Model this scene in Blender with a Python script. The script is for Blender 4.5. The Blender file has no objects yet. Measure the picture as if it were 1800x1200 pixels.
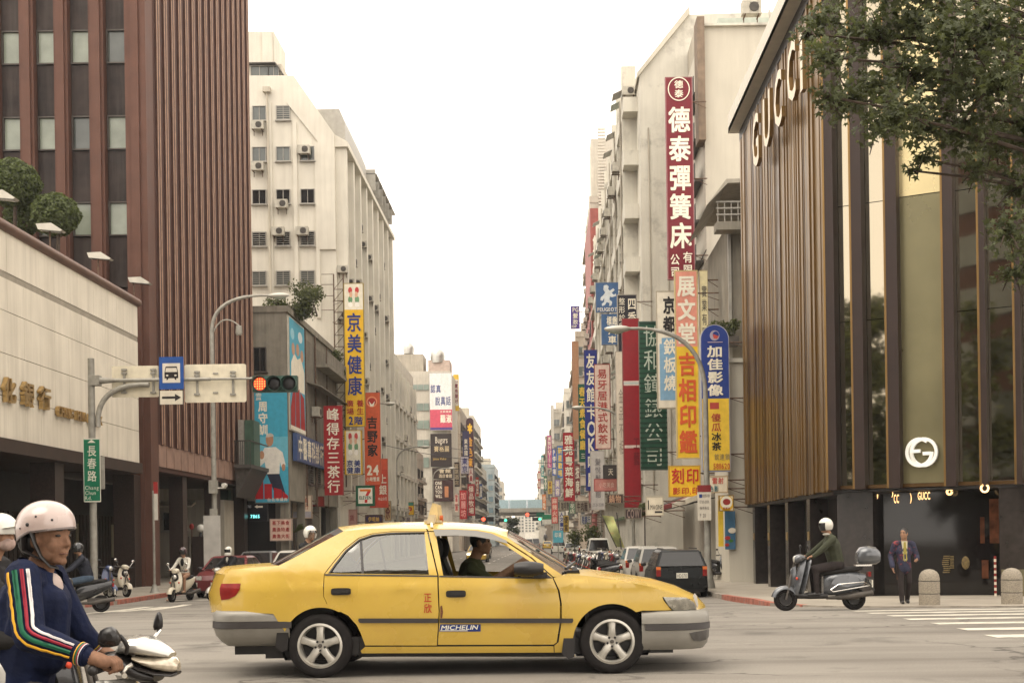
import bpy, bmesh, math, random
import numpy as np
from mathutils import Vector, Matrix, Euler
random.seed(7)
R = math.radians
sc = bpy.context.scene
C = sc.collection

# ------------------------------------------------------------------ camera
F = 2200.0            # focal length in photograph pixels (photo 1800 x 1200)
CU, CV = 958.0, 946.0 # vanishing point of the street in the photograph
H = 1.21              # eye height above the road under the taxi
ROLL = 0.0146
cam_d = bpy.data.cameras.new('camera')
cam = bpy.data.objects.new('camera', cam_d); C.objects.link(cam)
cam_d.sensor_width = 36.0
cam_d.lens = 36.0 * F / 1800.0
du, dv = CU - 900.0, 600.0 - CV
cam_d.shift_x = -du / 1800.0
cam_d.shift_y = -dv / 1800.0
cam_d.clip_start = 0.1
cam_d.clip_end = 3000
cam.location = (0, 0, H)
cam.rotation_euler = (Matrix.Rotation(R(90), 3, 'X') @ Matrix.Rotation(-ROLL, 3, 'Z')).to_euler()
sc.camera = cam
cR, sR = math.cos(ROLL), math.sin(ROLL)
# the rolled lens axis: the shift is applied in the camera's own frame
def proj(x, y, z):
    a, b = F*x/y, F*(z-H)/y
    return CU + a*cR - b*sR, CV - (a*sR + b*cR)
def at(u, v, Y):
    p, q = u-CU, CV-v
    a, b = p*cR + q*sR, -p*sR + q*cR
    return Vector((a*Y/F, Y, H + b*Y/F))

# ------------------------------------------------------------------ sky, sun, exposure
SUN_EL, SUN_AZ = R(62), R(232)
w = bpy.data.worlds.new('World'); sc.world = w; w.use_nodes = True
nt = w.node_tree; nt.nodes.clear()
wo = nt.nodes.new('ShaderNodeOutputWorld'); bg = nt.nodes.new('ShaderNodeBackground')
sky = nt.nodes.new('ShaderNodeTexSky'); sky.sky_type = 'NISHITA'; sky.sun_disc = False
sky.sun_elevation = SUN_EL; sky.sun_rotation = SUN_AZ; sky.dust_density = 4.0; sky.air_density = 1.0
mx = nt.nodes.new('ShaderNodeMix'); mx.data_type = 'RGBA'; mx.inputs[0].default_value = 0.93
cl = nt.nodes.new('ShaderNodeRGB'); cl.outputs[0].default_value = (15.6, 14.25, 12.7, 1)   # cloud deck
nt.links.new(sky.outputs[0], mx.inputs[6]); nt.links.new(cl.outputs[0], mx.inputs[7])
nt.links.new(mx.outputs[2], bg.inputs[0]); bg.inputs[1].default_value = 0.12
nt.links.new(bg.outputs[0], wo.inputs[0])
sd = bpy.data.lights.new('sun', 'SUN'); sun = bpy.data.objects.new('sun', sd); C.objects.link(sun)
sd.energy = 1.3; sd.angle = R(40); sd.color = (1.0, 0.93, 0.80)
sun.rotation_euler = (R(90)-SUN_EL, 0, R(180)-SUN_AZ)
sun.location = (-10, -10, 60)
vs = sc.view_settings
vs.view_transform = 'Standard'; vs.look = 'None'; vs.gamma = 1.0; vs.exposure = 0.5; vs.use_curve_mapping = False
cy = sc.cycles
cy.max_bounces = 7; cy.diffuse_bounces = 3; cy.glossy_bounces = 4; cy.transmission_bounces = 5
cy.transparent_max_bounces = 12; cy.volume_bounces = 0
cy.caustics_reflective = False; cy.caustics_refractive = False; cy.sample_clamp_indirect = 6

# ------------------------------------------------------------------ ground height
def g(y):
    t = min(1, max(0, (y-13)/27.0)); return -0.66*t*t*(3-2*t)
def gpt(u, v, h=0.0):
    lo, hi = 3.0, 900.0
    for _ in range(60):
        m = 0.5*(lo+hi)
        if at(u, v, m).z > g(m)+h: lo = m
        else: hi = m
    return at(u, v, lo)

# ------------------------------------------------------------------ materials
MATS = {}
def srgb(r, g_, b):
    f = lambda c: (c/255/12.92) if c/255 <= .04045 else ((c/255+.055)/1.055)**2.4
    return (f(r), f(g_), f(b))
def mat(name, col, rough=.6, metal=0.0, var=.12, scale=3.0, bump=0.0, streak=0.0, emit=None, estr=0.0,
        spec=.5, coat=0.0, dirt=None, dirt_amt=0.0, dirt_scale=.6, alpha=1.0, bscale=None, trans=0.0, sub=None):
    if name in MATS: return MATS[name]
    if rough >= .55 and spec == .5: spec = .18
    m = bpy.data.materials.new(name); m.use_nodes = True; n = m.node_tree; L = n.links
    b = n.nodes['Principled BSDF']
    b.inputs['Base Color'].default_value = (*col, 1); b.inputs['Roughness'].default_value = rough
    b.inputs['Metallic'].default_value = metal; b.inputs['Specular IOR Level'].default_value = spec
    b.inputs['Coat Weight'].default_value = coat; b.inputs['Coat Roughness'].default_value = .08
    b.inputs['Alpha'].default_value = alpha; b.inputs['Transmission Weight'].default_value = trans
    if emit: b.inputs['Emission Color'].default_value = (*emit, 1); b.inputs['Emission Strength'].default_value = estr
    if var or bump or streak or dirt:
        tc = n.nodes.new('ShaderNodeTexCoord'); out = None
        geo = n.nodes.new('ShaderNodeNewGeometry')
        nz = n.nodes.new('ShaderNodeTexNoise'); nz.inputs['Scale'].default_value = scale; nz.inputs['Detail'].default_value = 6
        L.new(geo.outputs['Position'], nz.inputs['Vector'])
        hs = n.nodes.new('ShaderNodeMapRange'); hs.inputs[3].default_value = 1-var*1.6; hs.inputs[4].default_value = 1+var*1.6
        hs.inputs[1].default_value = .25; hs.inputs[2].default_value = .75
        L.new(nz.outputs[0], hs.inputs[0])
        mu = n.nodes.new('ShaderNodeVectorMath'); mu.operation = 'SCALE'; mu.inputs[0].default_value = col
        L.new(hs.outputs[0], mu.inputs['Scale']); out = mu.outputs[0]
        if streak:   # vertical rain streaks
            mp = n.nodes.new('ShaderNodeMapping'); mp.inputs['Scale'].default_value = (2.2, 2.2, .12)
            L.new(geo.outputs['Position'], mp.inputs[0])
            n2 = n.nodes.new('ShaderNodeTexNoise'); n2.inputs['Scale'].default_value = 1.6; n2.inputs['Detail'].default_value = 7; n2.inputs['Roughness'].default_value = .65
            L.new(mp.outputs[0], n2.inputs['Vector'])
            r2 = n.nodes.new('ShaderNodeMapRange'); r2.inputs[1].default_value = .42; r2.inputs[2].default_value = .72
            r2.inputs[3].default_value = 0; r2.inputs[4].default_value = streak
            L.new(n2.outputs[0], r2.inputs[0])
            m2 = n.nodes.new('ShaderNodeMix'); m2.data_type = 'RGBA'
            dc = dirt or (col[0]*.35, col[1]*.32, col[2]*.28)
            m2.inputs[7].default_value = (*dc, 1)
            L.new(r2.outputs[0], m2.inputs[0]); L.new(out, m2.inputs[6]); out = m2.outputs[2]
        if dirt and dirt_amt:
            n3 = n.nodes.new('ShaderNodeTexNoise'); n3.inputs['Scale'].default_value = dirt_scale; n3.inputs['Detail'].default_value = 9; n3.inputs['Roughness'].default_value = .7
            L.new(geo.outputs['Position'], n3.inputs['Vector'])
            r3 = n.nodes.new('ShaderNodeMapRange'); r3.inputs[1].default_value = .52; r3.inputs[2].default_value = .68; r3.inputs[4].default_value = dirt_amt
            L.new(n3.outputs[0], r3.inputs[0])
            m3 = n.nodes.new('ShaderNodeMix'); m3.data_type = 'RGBA'; m3.inputs[7].default_value = (*dirt, 1)
            L.new(r3.outputs[0], m3.inputs[0]); L.new(out, m3.inputs[6]); out = m3.outputs[2]
        L.new(out, b.inputs['Base Color'])
        if bump:
            bp = n.nodes.new('ShaderNodeBump'); bp.inputs['Strength'].default_value = bump; bp.inputs['Distance'].default_value = .02
            n4 = n.nodes.new('ShaderNodeTexNoise'); n4.inputs['Scale'].default_value = bscale or scale*6; n4.inputs['Detail'].default_value = 4
            L.new(geo.outputs['Position'], n4.inputs['Vector'])
            L.new(n4.outputs[0], bp.inputs['Height']); L.new(bp.outputs[0], b.inputs['Normal'])
        if rough > .15:
            rr = n.nodes.new('ShaderNodeMapRange'); rr.inputs[3].default_value = max(0, rough-.12); rr.inputs[4].default_value = min(1, rough+.12)
            L.new(nz.outputs[0], rr.inputs[0]); L.new(rr.outputs[0], b.inputs['Roughness'])
    MATS[name] = m
    return m
def pm(r, g_, b, rough=.5, **k):     # plain painted colour given as it would look under white light (0..255)
    return mat('paint_%d_%d_%d_%d' % (r, g_, b, int(rough*100)), srgb(r, g_, b), rough, var=k.pop('var', .07), scale=k.pop('scale', 4.0), streak=k.pop('streak', .16), spec=.3, **k)

M_white = mat('white_paint', (.72, .68, .58), .5, var=.06, scale=2, streak=.25)
M_black = mat('black_plastic', (.013, .011, .0105), .45, var=.2, scale=8)
M_rubber = mat('tyre_rubber', (.017, .015, .0145), .85, var=.2, scale=20)
M_steel = mat('galvanised_steel', (.36, .34, .30), .5, .35, var=.12, scale=6, streak=.3)
M_dsteel = mat('dark_steel', (.09, .08, .07), .55, .3, var=.2, scale=6)
M_rust = mat('rusty_steel', (.13, .085, .06), .8, .1, var=.3, scale=9)
M_chrome = mat('chrome', (.72, .70, .66), .16, 1.0, var=0)
M_alloy = mat('alloy_wheel', (.50, .475, .42), .38, .55, var=.1, scale=12)
M_glassd = mat('dark_glass', (.015, .015, .0145), .06, 0, var=0, spec=.6)
M_glassg = mat('window_glass', (.09, .10, .09), .07, 0, var=.2, scale=.7, spec=.7)
M_glasscurt = mat('curtained_glass', (.28, .31, .25), .12, 0, var=.18, scale=.9, spec=.6)
M_skin = mat('skin', (.31, .175, .11), .65, var=.14, scale=38, bump=.12, bscale=220)
M_hair = mat('black_hair', (.012, .010, .009), .45, var=.2, scale=40)

# ------------------------------------------------------------------ mesh builder
def frame_from(d):
    d = d.normalized(); up = Vector((0, 0, 1)) if abs(d.z) < .95 else Vector((1, 0, 0))
    x = up.cross(d).normalized(); y = d.cross(x).normalized(); return x, y
class MB:
    def __init__(s): s.v = []; s.f = []; s.m = []; s.k = 0
    def mat(s, k): s.k = k; return s
    def add(s, vs_, fs):
        o = len(s.v); s.v += [tuple(p) for p in vs_]
        for f in fs: s.f.append(tuple(i+o for i in f)); s.m.append(s.k)
        return s
    def box(s, c, d, rz=0.0, taper=None):
        x, y, z = d[0]/2, d[1]/2, d[2]/2
        t = taper or (1, 1)
        p = [(-x, -y, -z), (x, -y, -z), (x, y, -z), (-x, y, -z), (-x*t[0], -y*t[1], z), (x*t[0], -y*t[1], z), (x*t[0], y*t[1], z), (-x*t[0], y*t[1], z)]
        if rz:
            cc, ss = math.cos(rz), math.sin(rz); p = [(a*cc-b*ss, a*ss+b*cc, q) for a, b, q in p]
        return s.add([(a+c[0], b+c[1], q+c[2]) for a, b, q in p], [(0, 3, 2, 1), (4, 5, 6, 7), (0, 1, 5, 4), (1, 2, 6, 5), (2, 3, 7, 6), (3, 0, 4, 7)])
    def bb(s, x0, x1, y0, y1, z0, z1):
        return s.box(((x0+x1)/2, (y0+y1)/2, (z0+z1)/2), (abs(x1-x0), abs(y1-y0), abs(z1-z0)))
    def tube(s, path, r, n=8, caps=True, flat=None):
        P = [Vector(p) for p in path]; k = len(P)
        rs = r if isinstance(r, (list, tuple)) else [r]*k
        vs_ = []; px = None
        for i in range(k):
            d = (P[min(i+1, k-1)]-P[max(i-1, 0)])
            if d.length < 1e-9: d = Vector((0, 0, 1))
            d.normalize()
            if px is None: x, y = frame_from(d)
            else:
                x = (px - d*px.dot(d))
                if x.length < 1e-6: x, y = frame_from(d)
                x.normalize(); y = d.cross(x)
            px = x
            for j in range(n):
                a = 2*math.pi*j/n; vs_.append(P[i]+(x*math.cos(a)+y*math.sin(a)*(flat or 1))*rs[i])
        fs = [(i*n+j, i*n+(j+1) % n, (i+1)*n+(j+1) % n, (i+1)*n+j) for i in range(k-1) for j in range(n)]
        if caps: fs += [tuple(range(n-1, -1, -1)), tuple((k-1)*n+j for j in range(n))]
        return s.add(vs_, fs)
    def cyl(s, p0, p1, r0, r1=None, n=10, caps=True): return s.tube([p0, p1], [r0, r0 if r1 is None else r1], n, caps)
    def lathe(s, prof, n=16, o=(0, 0, 0), ax='z', caps=True):
        vs_ = []
        for r, h in prof:
            for j in range(n):
                a = 2*math.pi*j/n; c_, s_ = r*math.cos(a), r*math.sin(a)
                q = (c_, s_, h) if ax == 'z' else ((c_, h, s_) if ax == 'y' else (h, c_, s_))
                vs_.append((q[0]+o[0], q[1]+o[1], q[2]+o[2]))
        k = len(prof)
        fs = [(i*n+j, i*n+(j+1) % n, (i+1)*n+(j+1) % n, (i+1)*n+j) for i in range(k-1) for j in range(n)]
        if ax == 'y': fs = [f[::-1] for f in fs]
        if caps: fs += [tuple(range(n-1, -1, -1)), tuple((k-1)*n+j for j in range(n))]
        return s.add(vs_, fs)
    def ell(s, c, r, n=12, m=8, rot=None, lo=0.0, hi=1.0):
        vs_ = []
        for i in range(m+1):
            t = math.pi*(lo+(hi-lo)*i/m)
            for j in range(n):
                a = 2*math.pi*j/n
                q = Vector((r[0]*math.sin(t)*math.cos(a), r[1]*math.sin(t)*math.sin(a), r[2]*math.cos(t)))
                if rot: q = rot @ q
                vs_.append(q+Vector(c))
        return s.add(vs_, [(i*n+j, (i+1)*n+j, (i+1)*n+(j+1) % n, i*n+(j+1) % n) for i in range(m) for j in range(n)])
    def grid(s, rows, flip=False, close=False):
        n = len(rows[0]); vs_ = [p for r in rows for p in r]; fs = []
        for i in range(len(rows)-1):
            for j in range(n if close else n-1):
                q = (i*n+j, i*n+(j+1) % n, (i+1)*n+(j+1) % n, (i+1)*n+j); fs.append(q[::-1] if flip else q)
        return s.add(vs_, fs)
    def prism(s, poly, fn, d0, d1):   # poly 2-D, fn(a,b,d)->3-D
        n = len(poly)
        vs_ = [fn(a, b, d0) for a, b in poly]+[fn(a, b, d1) for a, b in poly]
        fs = [tuple(range(n)), tuple(range(2*n-1, n-1, -1))]+[(i, i+n, (i+1) % n+n, (i+1) % n) for i in range(n)]
        return s.add(vs_, fs)
    def mesh(s, name, mats, smooth=None):
        me = bpy.data.meshes.new(name); me.from_pydata(s.v, [], s.f)
        for m_ in (mats if isinstance(mats, (list, tuple)) else [mats]): me.materials.append(m_)
        if len(me.materials) > 1: me.polygons.foreach_set('material_index', s.m)
        if smooth is not None:
            me.polygons.foreach_set('use_smooth', [True]*len(me.polygons))
            me.set_sharp_from_angle(angle=R(smooth))
        me.update(); return me
    def build(s, name, mats, parent=None, smooth=None, world=False):
        if world and parent is not None:
            o = base_of(parent); s.v = [(p[0]-o.x, p[1]-o.y, p[2]-o.z) for p in s.v]
        return link(name, s.mesh(name, mats, smooth), parent)
def base_of(o):
    p = Vector(o.location)
    while o.parent: o = o.parent; p += Vector(o.location)
    return p
def link(name, me, parent=None, loc=None, rz=None):
    o = bpy.data.objects.new(name, me); C.objects.link(o)
    if parent is not None: o.parent = parent
    if loc is not None: o.location = loc
    if rz is not None: o.rotation_euler = (0, 0, rz)
    return o
def tag(o, label, cat, group=None, kind=None):
    if label: o['label'] = label
    if cat: o['category'] = cat
    if group: o['group'] = group
    if kind: o['kind'] = kind
    return o
def thing(name, label, cat, loc=(0, 0, 0), rz=0.0, group=None):
    o = bpy.data.objects.new(name, None); C.objects.link(o); o.location = loc; o.rotation_euler = (0, 0, rz); o.empty_display_size = .2
    return tag(o, label, cat, group)
def struct(o): o['kind'] = 'structure'; return o
def dup(root, loc, rz, label, group=None):
    def cp(o, par):
        c = o.copy(); C.objects.link(c); c.parent = par
        for ch in o.children: cp(ch, c)
        return c
    kids = list(root.children)
    r = root.copy(); C.objects.link(r); r.location = loc; r.rotation_euler = (0, 0, rz); r['label'] = label
    if group: r['group'] = group
    for k in kids: cp(k, r)
    return r

# ------------------------------------------------------------------ lettering
GLY = {}
TMP = bpy.data.scenes.new('scratch')
def bake(o):
    TMP.collection.objects.link(o)
    with bpy.context.temp_override(scene=TMP, view_layer=TMP.view_layers[0]): dg = bpy.context.evaluated_depsgraph_get()
    me = bpy.data.meshes.new_from_object(o.evaluated_get(dg), depsgraph=dg); TMP.collection.objects.unlink(o); return me
def glyph(ch, bold=0.0):
    key = (ch, round(bold, 3))
    if key not in GLY:
        c = bpy.data.curves.new('glyph', 'FONT'); c.body = ch; c.size = 1; c.offset = bold; c.resolution_u = 2
        o = bpy.data.objects.new('glyph', c); me = bake(o)
        vs_ = [(v.co.x, v.co.y) for v in me.vertices]; fs = [tuple(p.vertices) for p in me.polygons]
        bpy.data.objects.remove(o); bpy.data.curves.remove(c); bpy.data.meshes.remove(me)
        GLY[key] = (vs_, fs)
    return GLY[key]
def is_cjk(ch): return ord(ch) > 0x2E80
def letters(mb, text, x0, y0, x1, y1, vert, fn, bold=.018, shear=0.0, fill=.92, each=None):
    """Lay text out in the rectangle x0..x1, y0 (top)..y1 (bottom), y down; fn(x,y)->3-D."""
    n = len(text)
    if vert:
        ch_h = (y1-y0)/n; cells = [(x0, y0+i*ch_h, x1, y0+(i+1)*ch_h) for i in range(n)]
    else:
        ws = []
        for ch in text:
            if ch == ' ': ws.append(.35)
            elif is_cjk(ch): ws.append(1.0)
            else:
                vs_, _ = glyph(ch, 0.0); ws.append((max(p[0] for p in vs_)-min(p[0] for p in vs_)+.09) if vs_ else .35)
        k = (x1-x0)/sum(ws); cells = []; x = x0
        for q in ws: cells.append((x, y0, x+q*k, y1)); x += q*k
    for ch, (a, b, c_, d) in zip(text, cells):
        if ch == ' ': continue
        vs_, fs = glyph(ch, 0.0)
        if not vs_: continue
        if is_cjk(ch): bx0, bx1, by0, by1 = 0, 1.0, -.12, .88
        else:
            bx0 = min(p[0] for p in vs_)-.045; bx1 = max(p[0] for p in vs_)+.045; by0, by1 = -.03, .72
            if vert:
                mid = (bx0+bx1)/2; bx0, bx1 = mid-.4, mid+.4
        cw, chh = c_-a, d-b; gx, gy = cw*fill, chh*fill
        ox, oy = a+(cw-gx)/2, b+(chh-gy)/2
        e_ = 1e-3; f0 = Vector(fn(ox, oy)); nrm = (Vector(fn(ox+e_, oy))-f0).cross(Vector(fn(ox, oy+e_))-f0); nrm = nrm.normalized() if nrm.length > 0 else Vector((0, 0, 0))
        q = MB() if each is not None else mb
        for k_, (sx, sy) in enumerate(((0, 0), (1, 1), (-1, 1), (-1, -1), (1, -1)) if bold >= .012 else ((0, 0),)):   # heavier strokes: the glyph printed five times, a hair apart
            out = []
            for px, py in vs_:
                tx, ty = (px+sx*bold*.62-bx0)/(bx1-bx0), (py+sy*bold*.62-by0)/(by1-by0)
                out.append(Vector(fn(ox+tx*gx+shear*ty*gy, oy+(1-ty)*gy))+nrm*(.0007*k_))
            q.add(out, fs)
        if each is not None: each(q)
# ================================================================== ground
def road_mat():
    m = bpy.data.materials.new('asphalt'); m.use_nodes = True; n = m.node_tree; L = n.links; b = n.nodes['Principled BSDF']
    geo = n.nodes.new('ShaderNodeNewGeometry'); P_ = geo.outputs['Position']
    def noise(sc_, det=5, vec=None):
        q = n.nodes.new('ShaderNodeTexNoise'); q.inputs['Scale'].default_value = sc_; q.inputs['Detail'].default_value = det; L.new(vec or P_, q.inputs['Vector']); return q.outputs[0]
    def rng(s_, a, b_, c, d):
        q = n.nodes.new('ShaderNodeMapRange'); L.new(s_, q.inputs[0])
        for i, v_ in enumerate((a, b_, c, d)): q.inputs[i+1].default_value = v_
        return q.outputs[0]
    def mixc(f, a, col):
        q = n.nodes.new('ShaderNodeMix'); q.data_type = 'RGBA'; L.new(f, q.inputs[0])
        if isinstance(a, tuple): q.inputs[6].default_value = (*a, 1)
        else: L.new(a, q.inputs[6])
        q.inputs[7].default_value = (*col, 1); return q.outputs[2]
    c = mixc(rng(noise(.35, 6), .35, .65, 0, 1), (.235, .215, .185), (.175, .160, .138))
    c = mixc(rng(noise(60, 3), .45, .75, 0, .55), c, (.33, .30, .26))
    c = mixc(rng(noise(90, 2), .55, .75, 0, .5), c, (.07, .06, .05))
    mp = n.nodes.new('ShaderNodeMapping'); mp.inputs['Scale'].default_value = (.12, 1.3, 1); L.new(P_, mp.inputs[0])
    c = mixc(rng(noise(1.0, 5, mp.outputs[0]), .50, .68, 0, .55), c, (.115, .10, .085))      # wheel tracks along the cross street
    c = mixc(rng(noise(.9, 8), .58, .70, 0, .75), c, (.10, .090, .078))                       # oil and repair stains
    vo = n.nodes.new('ShaderNodeTexVoronoi'); vo.feature = 'DISTANCE_TO_EDGE'; vo.inputs['Scale'].default_value = .42
    wv = n.nodes.new('ShaderNodeVectorMath'); wv.operation = 'ADD'; L.new(P_, wv.inputs[0]); nn = n.nodes.new('ShaderNodeTexNoise'); nn.inputs['Scale'].default_value = 1.6; nn.inputs['Detail'].default_value = 6; L.new(P_, nn.inputs['Vector']); L.new(nn.outputs['Color'], wv.inputs[1]); L.new(wv.outputs[0], vo.inputs['Vector'])
    ck = n.nodes.new('ShaderNodeMath'); ck.operation = 'MULTIPLY'; L.new(rng(vo.outputs['Distance'], .0, .016, 1, 0), ck.inputs[0]); L.new(rng(noise(.25, 3), .46, .56, 0, .85), ck.inputs[1])
    c = mixc(ck.outputs[0], c, (.055, .048, .042))
    L.new(c, b.inputs['Base Color']); b.inputs['Roughness'].default_value = .9; b.inputs['Specular IOR Level'].default_value = .2
    bp = n.nodes.new('ShaderNodeBump'); bp.inputs['Strength'].default_value = .5; bp.inputs['Distance'].default_value = .012; L.new(noise(110, 3), bp.inputs['Height']); L.new(bp.outputs[0], b.inputs['Normal'])
    return m
def pave_mat():
    return mat('paving', (.31, .275, .225), .85, var=.14, scale=1.4, bump=.2, bscale=40, dirt=(.17, .15, .12), dirt_amt=.5, dirt_scale=.7)
YS = [-72, -40, -10, 0, 5, 9, 11]+[13+1.5*i for i in range(19)]+[45, 55, 70, 90, 120, 160, 220, 300, 420, 600, 870]
mb = MB(); mb.grid([[(x, y, g(y)) for x in (-870, -200, -60, -30, -20, -14, -10, -5, 0, 5, 8, 12, 20, 40, 90, 200, 870)] for y in YS])
road = struct(mb.build('road', road_mat(), smooth=30))

def slab(name, poly, hfun, mats, kerbmat_idx=1, parent=None):
    """Raised pavement: polygon (x,y) cut along y so that it follows the ground; top + kerb faces."""
    bm = bmesh.new(); vs_ = [bm.verts.new((x, y, 0)) for x, y in poly]; bm.faces.new(vs_)
    y0, y1 = min(p[1] for p in poly), max(p[1] for p in poly)
    for y in YS:
        if y0 < y < y1:
            bmesh.ops.bisect_plane(bm, geom=bm.verts[:]+bm.edges[:]+bm.faces[:], plane_co=(0, y, 0), plane_no=(0, 1, 0))
    if bm.faces[:][0].normal.z < 0: bmesh.ops.reverse_faces(bm, faces=bm.faces[:])
    edges = [e for e in bm.edges if len(e.link_faces) == 1]
    top = {v: v.co.copy() for v in bm.verts}
    for v in bm.verts: v.co.z = g(v.co.y)+hfun(v.co.x, v.co.y)
    for f in bm.faces: f.material_index = 0
    ret = bmesh.ops.extrude_edge_only(bm, edges=edges)
    for e in ret['geom']:
        if isinstance(e, bmesh.types.BMVert): e.co.z = g(e.co.y)-.25
        if isinstance(e, bmesh.types.BMFace): e.material_index = kerbmat_idx
    bmesh.ops.recalc_face_normals(bm, faces=bm.faces[:])
    me = bpy.data.meshes.new(name); bm.to_mesh(me); bm.free()
    for m_ in mats: me.materials.append(m_)
    return link(name, me, parent)
M_kerb = mat('kerb_concrete', (.27, .24, .20), .85, var=.2, scale=3)
M_kerbred = mat('red_kerb_paint', (.33, .12, .085), .8, var=.3, scale=5, dirt=(.25, .2, .17), dirt_amt=.8, dirt_scale=4)
def arc(cx, cy_, r, a0, a1, n=10): return [(cx+r*math.cos(R(a0+(a1-a0)*i/n)), cy_+r*math.sin(R(a0+(a1-a0)*i/n))) for i in range(n+1)]
# right pavement: kerb along x = 5.1, rounded corner, front edge at y = 23.6
KR = 5.1
poly = [(KR, 420), (KR, 31)]+arc(KR+5.5, 29.3, 5.5, 180, 268, 12)+[(16, 23.8), (60, 23.8), (60, 420)]
def hr(x, y): t = min(1, max(0, (y-26.5)/4.5)); return .02+.11*t
pav_r = struct(slab('pavement_right', poly, hr, [pave_mat(), M_kerb]))
# left pavement: kerb along x = -13.4
KL = -13.4
poly = [(KL, 420), (-60, 420), (-60, 34.5), (-19, 34.5)]+arc(KL-4.5, 39.0, 4.5, 270, 360, 10)
pav_l = struct(slab('pavement_left', poly, lambda x, y: .13, [pave_mat(), M_kerb]))
# kerb stones, each its own stone, along the two visible corners
def kerb_run(pts, hf, parent, inward, red):
    d = [0]
    for a, b in zip(pts, pts[1:]): d.append(d[-1]+math.dist(a, b))
    def pos(s):
        for i in range(len(pts)-1):
            if s <= d[i+1] or i == len(pts)-2:
                t = (s-d[i])/(d[i+1]-d[i]); return (pts[i][0]+(pts[i+1][0]-pts[i][0])*t, pts[i][1]+(pts[i+1][1]-pts[i][1])*t)
    s = 0
    while s < d[-1]-.2:
        L_ = .92; a, b = pos(s+.008), pos(min(s+L_, d[-1])-.008)
        n = Vector((-(b[1]-a[1]), b[0]-a[0], 0)).normalized()*inward
        mb = MB(); q = []
        for (x, y), off in ((a, -.012), (b, -.012), (b, .16), (a, .16)):
            xx, yy = x+n.x*off, y+n.y*off; q.append((xx, yy))
        z1 = [g(y)+hf(x, y)+.012 for x, y in q]
        mb.add([(x, y, g(y)-.1) for x, y in q]+[(x, y, z) for (x, y), z in zip(q, z1)], [(0, 1, 5, 4), (1, 2, 6, 5), (2, 3, 7, 6), (3, 0, 4, 7), (4, 5, 6, 7)])
        mb.build('kerb_stone', M_kerbred if red(s/d[-1]) else M_kerb, parent)
        s += L_
kerb_run([(KR, 62), (KR, 31)]+arc(KR+5.5, 29.3, 5.5, 180, 268, 14), hr, pav_r, 1, lambda t: .62 < t < .84)
kerb_run([(KL-9, 34.5), (KL-4.5, 34.5)]+arc(KL-4.5, 39.0, 4.5, 270, 360, 10)+[(KL, 72)], lambda x, y: .13, pav_l, 1, lambda t: .15 < t < .6)
# paint on the road
M_line = mat('road_paint', (.58, .54, .45), .75, var=.15, scale=3, dirt=(.22, .20, .165), dirt_amt=.75, dirt_scale=3.5)
def strip(name, a, b, wd, n=4, dz=.004):
    a, b = Vector(a), Vector(b); d = (b-a).normalized(); s_ = Vector((-d.y, d.x, 0))*wd/2
    mb = MB(); rows = []
    for i in range(n+1):
        p = a+(b-a)*i/n; l, r_ = p-s_, p+s_
        rows.append([(r_.x, r_.y, g(r_.y)+dz), (l.x, l.y, g(l.y)+dz)])
    mb.grid(rows); return mb.build(name, M_line, road)
for i, y in enumerate([22.9, 21.5, 20.1, 18.7, 17.3, 15.9, 14.6, 13.3]):
    strip('crosswalk_stripe', (5.15+.07*(7-i)+random.uniform(-.05, .05), y, 0), (13.5, y-.05, 0), .46, 3)
for (a, b, wd) in (((140, 1079), (262, 1066), .32), ((205, 1075), (292, 1066), .3), ((262, 1072), (330, 1062), .3), ((60, 1086), (140, 1080), .3)):
    A, B = gpt(*a), gpt(*b); strip('crosswalk_stripe', A, B, wd)
strip('stop_line', (-12.6, 41.5, 0), (-4.6, 41.5, 0), .4)
for y in np.arange(46, 230, 10.0):
    for x in (-4.4, -8.6):
        strip('lane_dash', (x, float(y), 0), (x, float(y)+4, 0), .14, 1)
strip('edge_line', (3.1, 34, 0), (3.1, 200, 0), .13, 30)

# ================================================================== building helpers
WINM = {}
M_alu = mat('aluminium_frame', (.34, .32, .28), .5, .3, var=.1)
M_brz = mat('dark_window_frame', (.07, .058, .048), .5, .2, var=.1)
def win_mesh(w_, h_, style):
    k = (round(w_, 2), round(h_, 2), style)
    if k in WINM: return WINM[k]
    t = .05
    fr = MB()   # facing -Y, origin at window centre on the wall plane
    for sx in (-1, 1): fr.box((sx*(w_/2-t/2), -.05, 0), (t, .11, h_))
    for sz in (-1, 1): fr.box((0, -.05, sz*(h_/2-t/2)), (w_-2*t, .11, t))
    fr.box((0, -.035, 0), (.04, .06, h_-2*t))
    fr.box((0, -.11, -h_/2-.04), (w_+.14, .22, .07))
    if style == 'bars':
        n = max(4, int(h_/.14))
        for i in range(n): fr.box((0, -.10, -h_/2+h_*(i+.5)/n), (w_, .02, .03))
    if style == 'hood': fr.box((0, -.2, h_/2+.06), (w_+.2, .4, .05))
    pa = MB(); pa.box((0, -.012, 0), (w_-2*t, .02, h_-2*t))
    WINM[k] = (fr, pa); return WINM[k]
WINME = {}
ROT = {'S': 0.0, 'E': R(90), 'W': R(-90)}
def win(parent, p, w_, h_, facing='S', style='', frame=None, glass=None, group=None):
    frame = frame or M_alu; glass = glass or M_glassg
    k = (round(w_, 2), round(h_, 2), style, frame.name, glass.name)
    if k not in WINME:
        fr, pa = win_mesh(w_, h_, style); WINME[k] = (fr.mesh('window', frame), pa.mesh('pane', glass))
    b = base_of(parent); q = Vector(p)-b
    o = link('window', WINME[k][0], parent, q, ROT[facing]); link('pane', WINME[k][1], o)
    return o
mb = MB(); mb.box((0, -.32, 0), (.85, .45, .58)); mb.mat(1).lathe([(.22, -.555), (.22, -.56), (.19, -.57), (.0, -.57)], 14, (.1, 0, 0), 'y', caps=False)
mb.mat(1)
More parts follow.
